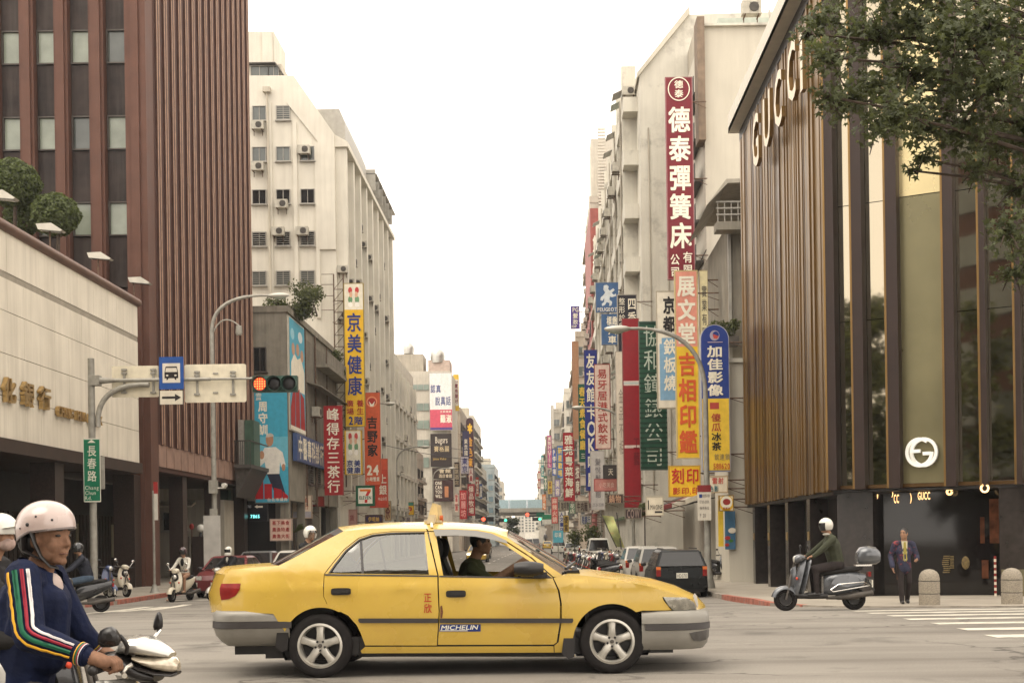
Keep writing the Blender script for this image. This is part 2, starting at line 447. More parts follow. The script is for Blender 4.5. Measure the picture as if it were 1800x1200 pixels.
for i in range(5): mb.box((.1, -.575, -.16+.08*i), (.36, .012, .02))
mb.mat(2).box((-.3, -.3, -.34), (.05, .6, .05)).box((.3, -.3, -.34), (.05, .6, .05)).box((-.3, -.12, -.5), (.04, .05, .35)).box((.3, -.12, -.5), (.04, .05, .35))
AC_ME = mb.mesh('air_conditioner', [mat('ac_casing', (.47, .44, .37), .6, var=.12, scale=5, streak=.4), M_dsteel, M_rust])
def ac(parent, p, facing='S', s=1.0):
    o = link('air_conditioner', AC_ME, parent, Vector(p)-base_of(parent), ROT[facing]); o.scale = (s, s, s); return o
def wbuild(mb, name, mats, parent, smooth=None): return mb.build(name, mats, parent, smooth, world=True)

# ================================================================== left: bank podium (beige)
LX = -16.3
GZ = -.53
M_beige = mat('beige_panel', (.69, .63, .52), .6, var=.05, scale=.8, streak=.3)
M_joint = mat('panel_joint', (.24, .21, .165), .8, var=.1)
M_cop = mat('brown_coping', (.145, .083, .058), .5, .2, var=.15)
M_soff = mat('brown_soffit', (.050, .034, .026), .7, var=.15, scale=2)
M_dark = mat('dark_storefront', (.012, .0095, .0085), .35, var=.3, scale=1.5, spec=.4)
bank = thing('bank_podium', 'long beige panelled bank podium with gold lettering and dark ground floor arcade', 'building', (LX, 45, GZ))
Y0, Y1, ZB, ZT = 21.0, 50.45, 4.47, 10.86
mb = MB(); mb.bb(LX-12, LX-.06, Y0, Y1, ZB+.35, ZT-.05); wbuild(mb, 'wall', M_joint, bank)
# facing panels in four courses with a dark string course
courses = [(ZB+.02, 5.75), (5.77, 7.05), (7.07, 8.35), (8.37, 9.35), (9.56, ZT-.02)]
nP = 24; pw = (Y1-Y0)/nP
for ci, (za, zb) in enumerate(courses):
    for i in range(nP):
        y = Y0+pw*i
        if y+pw < 30: continue
        mb = MB(); dz = random.uniform(-.004, .004); mb.bb(LX-.055+dz, LX+dz, y+.004, y+pw-.004, za, zb); wbuild(mb, 'facing_panel', M_beige, bank)
mb = MB(); mb.bb(LX-.05, LX-.015, Y0, Y1, 9.36, 9.55); wbuild(mb, 'string_course', mat('stone_band', (.30, .265, .21), .7, var=.12), bank)
mb = MB(); mb.tube([(LX+.0, Y0, ZT+.08), (LX+.0, Y1+.05, ZT+.08)], .17, 12); wbuild(mb, 'coping', M_cop, bank, 40)
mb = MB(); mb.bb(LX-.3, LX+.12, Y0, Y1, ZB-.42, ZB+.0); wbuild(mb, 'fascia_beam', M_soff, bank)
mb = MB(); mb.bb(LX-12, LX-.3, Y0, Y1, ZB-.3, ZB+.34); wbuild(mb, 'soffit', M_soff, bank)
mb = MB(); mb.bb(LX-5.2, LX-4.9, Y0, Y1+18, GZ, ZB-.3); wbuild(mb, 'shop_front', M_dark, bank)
for y in (34.4, 43.0, 51.2):
    mb = MB(); mb.bb(LX-1.2, LX-.35, y-.4, y+.4, GZ, ZB-.42); wbuild(mb, 'column', mat('brown_granite', (.035, .023, .018), .35, var=.25, scale=14), bank)
for y in np.arange(33, 69, .42):   # shutters behind the arcade
    mb = MB(); mb.bb(LX-4.9, LX-4.84, float(y), float(y)+.30, GZ+.25, 2.6); wbuild(mb, 'shutter_slat', mat('bronze_shutter', (.05, .035, .028), .5, .4, var=.3, scale=3), bank)
for i in range(7):
    y = 38+4.6*i; mb = MB(); mb.bb(LX-4.84, LX-4.80, y, y+.25, .6, 2.2); wbuild(mb, 'notice', pm(150, 140, 118), bank)
# gold letters on the podium
M_gold = mat('gilt_letters', (.52, .36, .16), .32, .85, var=.15, scale=8)
def bank_letter(ch, u, v, hpx, wpx, bold):
    a = u-CU; Y = LX*F/((a)*cR+(CV-v)*sR)
    k = Y/F; z = at(u, v, Y).z; hh = hpx*k; ww = wpx*k*Y/abs(LX)
    mb = MB(); vs_, fs = glyph(ch, bold)
    cj = is_cjk(ch); x0, x1, y0, y1 = (0, 1, -.12, .88) if cj else (min(p[0] for p in vs_), max(p[0] for p in vs_), 0, .7)
    n = len(vs_); pts = [(Y+((p[0]-x0)/(x1-x0)-.5)*ww, z+((p[1]-y0)/(y1-y0)-.5)*hh) for p in vs_]
    mb.add([(LX+.16, p[0], p[1]) for p in pts], fs)
    ed = {}
    for f in fs:
        for i in range(len(f)): e = (f[i], f[(i+1) % len(f)]); ed[e] = 1
    bd = [e for e in ed if (e[1], e[0]) not in ed]
    mb.add([(LX+.16, p[0], p[1]) for p in pts]+[(LX+.02, p[0], p[1]) for p in pts], [(a_, a_+n, b_+n, b_) for a_, b_ in bd])
    wbuild(mb, 'gilt_letter', M_gold, bank)
for ch, u, v, hh, ww in (('化', 10, 686, 46, 22), ('銀', 43, 693, 44, 20), ('行', 73, 700, 42, 19)): bank_letter(ch, u, v, hh, ww, .02)
for i, ch in enumerate('CHANG HWA BANK'):
    if ch != ' ': bank_letter(ch, 98+i*5.6, 722+i*1.32, 17-.2*i, 5.2, .02)

# flood lamps on arms along the coping
for i, (u, v) in enumerate(((3, 343), (88, 400), (175, 450), (245, 493))):
    Yl = [38.5, 42.6, 47.2, 51.3][i]
    p = at(u, v, Yl); t = thing('flood_lamp', ['flood lamp on roof arm at the very left edge above beige wall', 'flood lamp on long roof arm just under the clipped trees',
        'third flood lamp along the beige roof, in front of brown pier', 'last flood lamp along the beige roof, nearest the ribbed brown wall'][i], 'lamp', (LX+.05, Yl, ZT+.1), group='flood lamps along the bank roof')
    xb = p.x-.35
    mb = MB(); mb.tube([(LX-.4, Yl, ZT+.1), (LX-.4, Yl, p.z+.02), (xb, Yl, p.z+.03)], .03, 6); wbuild(mb, 'arm', M_rust, t)
    mb = MB(); q = [(-.42, .10), (.1, .12), (.48, -.13), (.42, -.17), (-.35, -.09)]
    mb.prism(q, lambda a, b, d: (p.x+a, p.y+d, p.z+b), -.17, .17); wbuild(mb, 'lamp_head', mat('lamp_housing', (.50, .47, .40), .45, .2, var=.1), t)
    mb = MB(); mb.prism([(-.3, -.095), (.40, -.18), (.40, -.19), (-.3, -.105)], lambda a, b, d: (p.x+a, p.y+d, p.z+b), -.14, .14); wbuild(mb, 'glass', M_glassg, t)

# clipped ball trees on the podium roof
def leafmesh(mb, c, r, n, size, squash=1.0, shell=.75, leaf='quad'):
    for _ in range(n):
        d = Vector((random.gauss(0, 1), random.gauss(0, 1), random.gauss(0, 1))).normalized()
        rr = r*(shell+(1-shell)*random.random())*(1+.05*math.sin(d.x*9)*math.cos(d.z*8))
        p = Vector(c)+Vector((d.x*rr, d.y*rr, d.z*rr*squash))
        nn = (d+Vector((random.gauss(0, .6), random.gauss(0, .6), random.gauss(0, .6)))).normalized()
        x, y = frame_from(nn); a = random.uniform(0, 6.28); x, y = x*math.cos(a)+y*math.sin(a), y*math.cos(a)-x*math.sin(a)
        s_ = size*random.uniform(.7, 1.3); mb.k = random.randint(0, 2)
        mb.add([p-x*s_*.5, p+y*s_*.35+nn*s_*.1, p+x*s_*.6, p-y*s_*.35+nn*s_*.1], [(0, 1, 2, 3)])
def leafmats(name, col):
    out = []
    for i, k in enumerate((.75, 1.0, 1.4)):
        m = mat(name+'_%d' % i, tuple(c*k for c in col), .5, var=.25, scale=5, spec=.3); n = m.node_tree; b = n.nodes['Principled BSDF']; o = n.nodes['Material Output']
        tr = n.nodes.new('ShaderNodeBsdfTranslucent'); tr.inputs[0].default_value = (col[0]*k*1.5, col[1]*k*1.5, col[2]*k, 1); mxs = n.nodes.new('ShaderNodeMixShader'); mxs.inputs[0].default_value = .35
        n.links.new(b.outputs[0], mxs.inputs[1]); n.links.new(tr.outputs[0], mxs.inputs[2]); n.links.new(mxs.outputs[0], o.inputs[0]); out.append(m)
    return out
LM_top = leafmats('boxwood', (.088, .108, .040))
for i, (u, v, rpx, lab) in enumerate(((22, 322, 48, 'larger clipped ball tree at the left edge of the beige roof'), (98, 377, 42, 'smaller clipped ball tree next to the third flood lamp'))):
    Yt = 48.5; p = at(u, v, Yt); r = rpx*Yt/F
    t = thing('ball_tree', lab, 'tree', (p.x, Yt, ZT-.05), group='clipped ball trees on the bank roof')
    mb = MB(); mb.tube([(p.x, Yt, ZT-.05), (p.x+.1, Yt, p.z-r*.5), (p.x, Yt, p.z)], [.09, .07, .05], 7)
    for a in range(5): mb.tube([(p.x, Yt, p.z-r*.75), (p.x+r*.6*math.cos(a*1.3), Yt+r*.6*math.sin(a*1.3), p.z-r*.1)], [.04, .02], 5)
    wbuild(mb, 'trunk', mat('bark', (.07, .052, .04), .9, var=.3, scale=9), t)
    mb = MB(); leafmesh(mb, p, r, 5200, .13, .88, .82); leafmesh(mb, p, r*.8, 900, .2, .88, .7); wbuild(mb, 'crown', LM_top, t)
t = thing('ball_tree', 'dark clipped ball tree half hidden behind the larger one', 'tree', (at(60, 330, 50).x, 50, ZT-.05), group='clipped ball trees on the bank roof')
p = at(40, 385, 50); mb = MB(); mb.tube([(p.x, 50, ZT-.05), (p.x, 50, p.z)], .08, 6); wbuild(mb, 'trunk', MATS['bark'], t)
mb = MB(); leafmesh(mb, p, .75, 2600, .13, .9, .8); wbuild(mb, 'crown', LM_top, t)

# ================================================================== left: brown ribbed tower
M_brick = mat('brown_tile', (.118, .058, .042), .6, var=.10, scale=1.2, streak=.15)
M_brickd = mat('dark_brown_tile', (.078, .039, .030), .6, var=.12, scale=2)
M_tan = mat('tan_rib_edge', (.38, .24, .17), .6, var=.15, scale=3)
M_span = mat('dark_spandrel', (.036, .026, .023), .55, var=.35, scale=1.1, streak=.5, dirt=(.085, .07, .06))
tw = thing('ribbed_tower', 'tall brown tower with ribbed windowless street wall and tall window bays', 'building', (LX-8, 61, GZ))
TY0, TY1, TZ = 52.0, 70.2, 33.0
mb = MB(); mb.bb(LX-30, LX-.35, TY0+.55, TY1, ZB+.6, TZ); wbuild(mb, 'wall', M_brickd, tw)
# front piers and bays
piers = [(37, 62), (98, 122), (159, 185)]
zref = lambda v: at(140, v, TY0).z
for (a, b) in piers+[(-25, 0), (-86, -61)]:
    xa, xb = at(a, 300, TY0).x, at(b, 300, TY0).x
    mb = MB(); mb.bb(xa, xb, TY0-.05, TY0+.6, ZB+.6, TZ); mb.bb(xa+.12, xb-.12, TY0-.16, TY0-.04, ZB+.6, TZ); wbuild(mb, 'pier', M_brick, tw)
xa, xb = at(223, 300, TY0).x, LX+.02
mb = MB(); mb.bb(xa, xb, TY0-.1, TY0+.9, GZ, TZ); mb.bb(xa+.25, xb-.28, TY0-.2, TY0-.09, GZ, TZ); wbuild(mb, 'corner_pier', M_brick, tw)
bays = [(-61, -25), (0, 37), (62, 98), (122, 159), (185, 223)]
per = (zref(48)-zref(200))
for bi, (a, b) in enumerate(bays):
    xa, xb = at(a, 300, TY0).x+.02, at(b, 300, TY0).x-.02
    for fl in range(-2, 4):
        zt, zb_ = zref(48)+per*fl, zref(109)+per*fl
        if zt > TZ: continue
        mb = MB(); mb.bb(xa, xb, TY0+.3, TY0+.5, zb_-per*.6+.03, zb_-.02); wbuild(mb, 'spandrel_panel', M_span, tw)
        o = MB(); t_ = .06
        o.bb(xa, xa+t_, TY0+.25, TY0+.5, zb_, zt); o.bb(xb-t_, xb, TY0+.25, TY0+.5, zb_, zt); o.bb(xa+t_, xb-t_, TY0+.25, TY0+.5, zt-t_, zt); o.bb(xa+t_, xb-t_, TY0+.2, TY0+.5, zb_, zb_+t_)
        wo_ = wbuild(o, 'window', M_brz, tw)
        o = MB(); o.bb(xa+t_, xb-t_, TY0+.36, TY0+.42, zb_+t_, zt-t_); pz = wbuild(o, 'pane', M_glasscurt if (fl*3+bi) % 4 else M_glassg, wo_)
# ribs on the street wall
nr = 16
mb = MB(); mb.bb(LX-.36, LX+.02, TY0+.95, TY1, 5.42, TZ); wbuild(mb, 'street_wall', M_brickd, tw)
for i in range(nr):
    y = TY0+1.35+(TY1-TY0-1.7)*i/(nr-1)
    mb = MB(); mb.mat(0).bb(LX+.021, LX+.10, y-.19, y+.19, 5.42, TZ)
    mb.mat(1).bb(LX+.1, LX+.125, y-.19, y-.11, 5.42, TZ).bb(LX+.1, LX+.125, y+.11, y+.19, 5.42, TZ)
    wbuild(mb, 'rib', [M_brickd, M_tan], tw)
M_pinkp = mat('pink_stone', (.30, .19, .145), .6, var=.15, scale=2)
for i in range(nr):   # stone panels along the foot of the wall
    y = TY0+.95+(TY1-TY0-.95)*i/nr; mb = MB(); mb.bb(LX-.3, LX+.02, y+.05, y+(TY1-TY0-.95)/nr-.05, 4.5, 5.42); wbuild(mb, 'base_panel', M_pinkp, tw)
mb = MB(); mb.bb(LX-.34, LX-.04, TY0+.92, TY1, 4.3, 5.41); wbuild(mb, 'base_beam', M_brickd, tw)
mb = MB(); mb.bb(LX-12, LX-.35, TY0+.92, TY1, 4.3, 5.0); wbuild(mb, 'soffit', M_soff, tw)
for y in (58.0, 64.0, 69.8):
    mb = MB(); mb.bb(LX-1.0, LX-.36, y-.35, y+.35, GZ, 4.3); wbuild(mb, 'column', MATS['brown_granite'], tw)
# balcony with the green machine box at the far end of the tower
t = thing('plant_balcony', 'railed steel balcony with green machine box on the ribbed wall', 'balcony', (LX, 67.5, 4.2))
mb = MB(); mb.bb(LX+.17, LX+1.05, 65.2, 69.4, 5.1, 5.3); mb.prism([(LX+.17, 5.1), (LX+1.0, 5.1), (LX+.2, 3.6)], lambda a, b, d: (a, d, b), 65.4, 69.3); wbuild(mb, 'deck', M_dsteel, t)
for i in range(9):
    x = LX+.2+.1*i; mb = MB(); mb.bb(x, x+.03, 65.2, 65.23, 5.3, 6.5); wbuild(mb, 'baluster', M_dsteel, t)
mb = MB(); mb.bb(LX+.17, LX+1.05, 65.18, 65.25, 6.5, 6.56).bb(LX+1.0, LX+1.05, 65.25, 69.4, 6.5, 6.56); wbuild(mb, 'rail', M_dsteel, t)
mb = MB(); mb.bb(LX+.5, LX+.98, 66.2, 67.6, 5.3, 7.7); wbuild(mb, 'machine_box', mat('green_enamel', (.045, .09, .06), .4, var=.15), t)
mb = MB(); mb.bb(LX+.2, LX+.48, 66.0, 67.4, 5.3, 7.7); wbuild(mb, 'metal_cabinet', M_steel, t)

# ================================================================== left: low concrete building with posters
M_conc = mat('raw_concrete', (.26, .235, .19), .85, var=.15, scale=1.2, streak=.5)
M_corr = mat('corrugated_metal', (.27, .245, .205), .55, .3, var=.15, scale=2, streak=.5)
BX = -14.5
cb = thing('concrete_building', 'low grey concrete building with posters between the ribbed tower and white block', 'building', (BX-3, 80, GZ))
mb = MB(); mb.bb(BX-8, BX, 71.0, 88.0, 3.6, 14.25); wbuild(mb, 'wall', M_conc, cb)
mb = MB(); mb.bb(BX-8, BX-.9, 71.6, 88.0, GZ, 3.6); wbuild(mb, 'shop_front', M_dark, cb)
for y in (71.3, 76, 81, 87.5): mb = MB(); mb.bb(BX-.5, BX-.02, y-.25, y+.25, GZ, 3.6); wbuild(mb, 'column', M_conc, cb)
mb = MB(); mb.bb(BX-8.1, BX+.12, 70.9, 88, 14.25, 14.6); wbuild(mb, 'parapet', M_conc, cb)
p = at(457, 632, 71); win(cb, (p.x, 71, p.z), .75, 1.4, 'S', '', M_brz, M_glassd)
for i in range(30):
    y = 75.8+i*.4; mb = MB(); mb.bb(BX, BX+.06, y, y+.2, 7.0, 13.6); wbuild(mb, 'corrugated_rib', M_corr, cb)
mb = MB(); mb.prism([(0, 11.1), (.95, 10.75), (.95, 10.7), (0, 10.98)], lambda a, b, d: (BX+a, d, b), 76.5, 87.5); wbuild(mb, 'awning', M_conc, cb)
mb = MB(); mb.bb(BX, BX+.9, 79.5, 88, 12.3, 12.5); wbuild(mb, 'balcony_slab', M_conc, cb)
for i in range(21): mb = MB(); mb.bb(BX+.82, BX+.88, 79.6+.4*i, 79.85+.4*i, 12.5, 13.3); wbuild(mb, 'balcony_panel', M_corr, cb)
for y, r_ in ((75.9, .05), (79.2, .06), (83.4, .04)): mb = MB(); mb.tube([(BX+.12, y, 14.2), (BX+.12, y, 3.4)], r_, 6); wbuild(mb, 'drain_pipe', M_rust, cb)
scf = thing('sign_scaffold', 'rusty steel lattice tower holding the tall yellow vertical sign', 'scaffold', (at(598, 600, 87.4).x, 87.4, 5.0))
xs0, xs1 = at(588, 600, 87.4).x, at(605, 600, 87.4).x
for x_ in (xs0, xs1): mb = MB(); mb.bb(x_-.04, x_+.04, 87.36, 87.44, 5.0, at(598, 482, 87.4).z); wbuild(mb, 'post', M_rust, scf)
zz0 = 6.0
while zz0 < at(598, 482, 87.4).z-.8:
    mb = MB(); mb.cyl((xs0, 87.4, zz0), (xs1, 87.4, zz0), .03, n=5); mb.cyl((xs0, 87.4, zz0), (xs1, 87.4, zz0+.8), .022, n=5); wbuild(mb, 'brace', M_rust, scf); zz0 += .8
for z_ in (9.0, 13.0, 16.5): mb = MB(); mb.cyl((xs0, 87.4, z_), (BX-.1, 87.4, z_), .03, n=5); wbuild(mb, 'tie_bar', M_rust, scf)
for v_ in (482, 500, 520, 545): q = at(575, v_, 87.6); mb = MB(); mb.cyl((q.x-.4, 87.6, q.z), (xs0, 87.6, q.z), .025, n=5); wbuild(mb, 'tie_bar', M_rust, scf)
for y, z in ((78, 9.3), (81, 7.2), (84.5, 9.0)): ac(cb, (BX+.06, y, z), 'E')
for y in (77.5, 80, 83, 86): win(cb, (BX, y, 5.4), 1.4, 1.3, 'E', 'bars', M_brz)
# roof plants
t = thing('roof_shrub', 'leafy shrub growing on the roof of the concrete building', 'plant', (BX-1.5, 73.5, 14.6))
LM_wild = leafmats('shrub', (.075, .085, .032))
mb = MB()
for c in range(14):
    u, v = random.uniform(478, 565), random.uniform(505, 560); v = max(v, 505+abs(u-520)*.35); q = at(u, v, 73.5+random.uniform(-.6, 1.2)); leafmesh(mb, q, random.uniform(.5, .8), 240, .17, .9, .3)
wbuild(mb, 'crown', LM_wild, t)
mb = MB()
for c in range(9):
    q = at(485+c*9, 530, 73.5); mb.tube([(q.x, 73.5, 14.5), (q.x+random.uniform(-.3, .3), 73.5, q.z)], [.05, .02], 5)
wbuild(mb, 'stem', MATS['bark'], t)
mb = MB(); mb.bb(BX-2.4, BX+.1, 73.0, 74.2, 14.6, 15.0); wbuild(mb, 'planter', M_conc, t)
t = thing('climbing_shrub', 'small shrub hanging over the balcony beside the yellow vertical sign', 'plant', (BX+1, 86.5, 13.3))
mb = MB()
for c in range(6): leafmesh(mb, at(random.uniform(575, 598), random.uniform(610, 660), 86), .45, 150, .18, 1, .3)
wbuild(mb, 'crown', LM_wild, t)

# ================================================================== left: white tall block
M_cream = mat('cream_render', (.66, .62, .53), .75, var=.06, scale=.7, streak=.22, dirt=(.33, .29, .23))
M_cream2 = mat('darker_cream_render', (.53, .48, .39), .75, var=.08, scale=.8, streak=.35)  # darker cream for pipes, penthouse and roof rooms
WX, WY0, WY1 = -14.4, 88.2, 116.0
wb = thing('white_block', 'tall cream apartment block with stepped roof, air conditioners and pilastered street side', 'building', (WX-6, 102, GZ))
k88 = WY0/F
zz = lambda v, u=500: at(u, v, WY0).z
xx = lambda u, v=350: at(u, v, WY0).x
prof = [(xx(420), GZ), (WX, GZ), (WX, zz(440)), (WX, zz(238)), (xx(519), zz(133)), (xx(420), zz(132))]
mb = MB(); mb.prism(prof, lambda a, b, d: (a, d, b), WY0, WY1); wbuild(mb, 'wall', M_cream, wb)
# raised sloping band and pilasters on the front
mb = MB()
mb.prism([(xx(519), zz(134)), (WX-.02, zz(238)), (WX-.02, zz(440)), (xx(560), zz(440)), (xx(560), zz(250)), (xx(507), zz(182))], lambda a, b, d: (a, d, b), WY0-.14, WY0-.002); wbuild(mb, 'gable_band', M_cream, wb)
for u in (476, 520, 558):
    mb = MB(); mb.bb(xx(u)-.14, xx(u)+.14, WY0-.12, WY0-.002, zz(560), zz(180 if u < 500 else (215 if u < 530 else 252))); wbuild(mb, 'pilaster', M_cream, wb)
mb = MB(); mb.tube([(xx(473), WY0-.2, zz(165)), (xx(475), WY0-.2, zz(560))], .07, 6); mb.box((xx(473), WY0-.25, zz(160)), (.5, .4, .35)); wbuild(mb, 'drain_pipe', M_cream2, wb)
wrows = [(199, 'a'), (271, 'b'), (346, 'c'), (420, 'd'), (489, 'e')]
for v, r_ in wrows:
    for ci, u in enumerate((456, 498, 541)):
        if r_ == 'a' and ci == 2: continue
        st = 'bars' if (r_ in 'd') or (r_ == 'a' and ci == 1) or r_ == 'e' else ''
        win(wb, (xx(u, v), WY0, zz(v)), 25*k88, 26*k88, 'S', st, M_alu, M_glassd if r_ in 'cd' else M_glassg)
for u, v in ((455, 223), (455, 295), (497, 361), (536, 267), (491, 409), (533, 409)): ac(wb, (xx(u, v), WY0-.05, zz(v)), 'S', 1.0)
# street side pilasters, recessed bays and cornice
for i in range(9):
    y = WY0+.5+(WY1-WY0-1.2)*i/8; mb = MB(); mb.bb(WX, WX+.75, y-.28, y+.28, 4.4, zz(248)-.4-i*.0); wbuild(mb, 'pilaster', M_cream, wb)
    if i < 8:
        for fl in range(7):
            z = 6.2+3.4*fl; win(wb, (WX, y+1.7, z), 1.7, 1.7, 'E', 'bars' if (i+fl) % 3 == 0 else '', M_brz, M_glassd)
            if (i*5+fl*3) % 4 == 0: ac(wb, (WX+.1, y+1.2, z-1.2), 'E')
mb = MB(); mb.prism([(WX, zz(248)-.45), (WX+.9, zz(248)-.45), (WX+.9, zz(248)-.1), (WX, zz(238))], lambda a, b, d: (a, d, b), WY0+.0, WY1); wbuild(mb, 'cornice', M_cream, wb)
mb = MB(); mb.bb(xx(420), xx(475), WY0+2, WY0+6, zz(132), zz(35)); mb.prism([(xx(473), zz(132)), (xx(473), zz(38)), (xx(455), zz(38)), (xx(455), zz(132))], lambda a, b, d: (a, d, b), WY0+1.8, WY0+5); wbuild(mb, 'stair_tower', M_cream, wb)
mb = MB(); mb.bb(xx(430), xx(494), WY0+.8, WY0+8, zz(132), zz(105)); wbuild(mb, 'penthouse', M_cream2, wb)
win(wb, (xx(452, 118), WY0+.8, zz(119)), 1.3, .9, 'S'); win(wb, (xx(477, 118), WY0+.8, zz(119)), .8, .9, 'S')
mb = MB(); mb.prism([(xx(428), zz(105)), (xx(485), zz(105)), (xx(502), zz(130)), (xx(500), zz(131)), (xx(484), zz(107)), (xx(428), zz(107))], lambda a, b, d: (a, d, b), WY0+.4, WY0+9); wbuild(mb, 'penthouse_roof', M_dsteel, wb)
mb = MB(); mb.prism([(WX-1.7, zz(214)), (WX+.5, zz(238)), (WX+.5, zz(206)), (WX+.1, zz(180)), (WX-2, zz(180))], lambda a, b, d: (a, d, b), WY0+1.5, WY0+12); wbuild(mb, 'sheet_metal_loft', M_alu, wb)
for i in range(6):
    y = WY0+13+2.2*i; mb = MB(); mb.bb(WX-.4, WX+1.1, y, y+.1, zz(246), zz(205)+random.uniform(-.3, .3)); mb.bb(WX-.4, WX+1.2, y, y+2.0, zz(212)-.06, zz(212)); wbuild(mb, 'roof_canopy', M_alu, wb)
mb = MB(); mb.prism([(xx(530), zz(147)), (xx(548), zz(172)), (xx(535), zz(172)), (xx(520), zz(140))], lambda a, b, d: (a, d, b), WY0+2, WY0+5); wbuild(mb, 'black_awning', M_black, wb)

for k_ in range(26):
    i_ = k_ % 8; y_ = WY0+.5+(WY1-WY0-1.2)*i_/8-.28; ac(wb, (WX+.42, y_, 7+random.choice((0, 3.4, 6.8, 10.2, 13.6, 17))+random.uniform(-.5, .5)), 'S', random.uniform(.7, 1.0))
for k_ in range(9): y_ = WY0+1.6+3.2*k_; mb = MB(); mb.tube([(WX+.12, y_, 4.4), (WX+.12, y_, 27)], .06, 6); wbuild(mb, 'drain_pipe', M_cream2, wb)

# ================================================================== left: farther blocks
def block(name, label, x0, x1, y0, y1, z1, wm, side, floors, front=True, cols=3, group='blocks down the left side of the street', sidew=True, glass=None, fz0=4.2, band=None, acs=True):
    t = thing(name, label, 'building', ((x0+x1)/2, (y0+y1)/2, GZ), group=group)
    mb = MB(); mb.bb(x0, x1, y0, y1, GZ, z1); wbuild(mb, 'wall', wm, t)
    fh = (z1-fz0-.8)/floors; X = x1 if side == 'E' else x0; sgn = 1 if side == 'E' else -1
    for fl in range(floors):
        z = fz0+fh*(fl+.5)
        if front:
            cw = (x1-x0)/cols
            for c in range(cols): win(t, (x0+cw*(c+.5), y0, z), min(cw*.62, 1.9), fh*.5, 'S', '', M_alu, glass or M_glassg)
        if sidew:
            n = max(2, int((y1-y0)/4.2)); cw = (y1-y0)/n
            for c in range(n):
                win(t, (X, y0+cw*(c+.5), z), min(cw*.6, 2.4), fh*.52, side, 'bars' if (c+fl) % 3 == 0 else '', M_brz, M_glassd)
                if acs and (c*3+fl*5) % 4 == 0: ac(t, (X+sgn*.05, y0+cw*(c+.2), z-fh*.3), side)
        mb = MB(); mb.bb(min(X, X+sgn*.5), max(X, X+sgn*.5), y0+.1, y1-.1, z-fh*.5-.1, z-fh*.5+.22); wbuild(mb, 'floor_band', band or wm, t)
    mb = MB(); mb.bb(x0-.1, x1+.1, y0-.1, y0+.25, z1, z1+.9).bb(X-(.25 if sgn > 0 else -.02), X+(.02 if sgn > 0 else .25), y0+.25, y1, z1, z1+.9); wbuild(mb, 'parapet', wm, t)
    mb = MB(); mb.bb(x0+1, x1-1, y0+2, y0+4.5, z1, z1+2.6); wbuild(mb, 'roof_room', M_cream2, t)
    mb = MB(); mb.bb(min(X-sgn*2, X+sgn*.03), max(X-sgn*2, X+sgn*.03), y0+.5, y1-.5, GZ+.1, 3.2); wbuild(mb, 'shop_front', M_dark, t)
    for i in range(max(2, int((y1-y0)/4.5))):
        y = y0+.4+i*4.4; mb = MB(); mb.bb(X-.25, X+.25, y-.2, y+.2, GZ, 3.2); wbuild(mb, 'column', wm, t)
    return t
M_g1 = mat('grey_render', (.43, .39, .32), .75, var=.1, scale=.8, streak=.4)
M_g2 = mat('pale_tile', (.55, .51, .43), .6, var=.08, scale=1.2, streak=.25)
M_g3 = mat('warm_grey_tile', (.36, .30, .235), .65, var=.12, scale=.9, streak=.4)
M_g4 = mat('blue_grey_glass_wall', (.30, .34, .34), .35, var=.1, scale=.8)
# pilastered block right behind the white one
lb = block('pilastered_block', 'medium cream block with tall pilasters just beyond the tall white block', -22, -14.3, 116.3, 138, 18.3, M_cream, 'E', 4, front=False, sidew=True)
for i in range(7):
    y = 117+3.2*i; mb = MB(); mb.bb(-14.3, -13.8, y-.3, y+.3, 3.6, 17.6); wbuild(mb, 'pilaster', M_cream, lb)
mb = MB(); mb.bb(-20, -15, 122, 130, 18.3, 20.2); wbuild(mb, 'roof_shed', M_g1, lb)
# billboard block
def zY(v, Y, u=760): return at(u, v, Y).z
bb_ = thing('billboard_block', 'white tiled block with green window bands, water tanks and corner billboards', 'building', (-16, 186, GZ))
mb = MB(); mb.bb(at(716, 700, 180).x, -13.3, 180, 194, GZ, zY(652, 180)); wbuild(mb, 'wall', M_g2, bb_)
for v0, v1 in ((675, 686), (708, 722), (738, 754), (772, 786), (803, 822)):
    mb = MB(); mb.bb(at(724, v0, 180).x, at(754, v0, 180).x, 179.9, 180, zY(v1, 180), zY(v0, 180)); o = wbuild(mb, 'window', M_alu, bb_)
    for j in range(3):
        xa = at(725+j*10, v0, 180).x; xb_ = at(734+j*10, v0, 180).x
        mb = MB(); mb.bb(xa, xb_, 179.84, 179.9, zY(v1-1, 180), zY(v0+1, 180)); wbuild(mb, 'pane', mat('green_window', (.22, .27, .23), .15, var=.2, scale=.4, spec=.6), o)
for u, v, r_ in ((718, 608, 10), (769, 620, 13)):
    q = at(u, v, 183); rr = r_*183/F
    mb = MB(); mb.lathe([(rr*.9, -rr*1.4), (rr, -rr*.5), (rr*.95, 0), (rr*.5, rr*.5), (.1, rr*.65)], 14, q); wbuild(mb, 'water_tank', mat('stainless_tank', (.5, .49, .45), .35, .6, var=.1), bb_, 40)
mb = MB(); mb.bb(at(694, 640, 182).x, at(744, 640, 182).x, 182, 187, zY(652, 182), zY(622, 182)); wbuild(mb, 'roof_room', M_g1, bb_)
mb = MB(); mb.bb(at(752, 640, 182).x, at(790, 640, 182).x, 182.4, 187, zY(652, 182), zY(632, 182)); wbuild(mb, 'roof_room', mat('pinkish_wall', (.48, .38, .32), .8, var=.1), bb_)
block('grey_block', 'grey block with dark brown spire sign in front, past the billboard block', -22, -13.6, 205, 232, 22, M_g3, 'E', 6)
block('tiled_block', 'pale banded tile block standing before the elevated road', -24, -13.4, 240, 268, zY(738, 240, 840), M_g2, 'E', 7, cols=4)
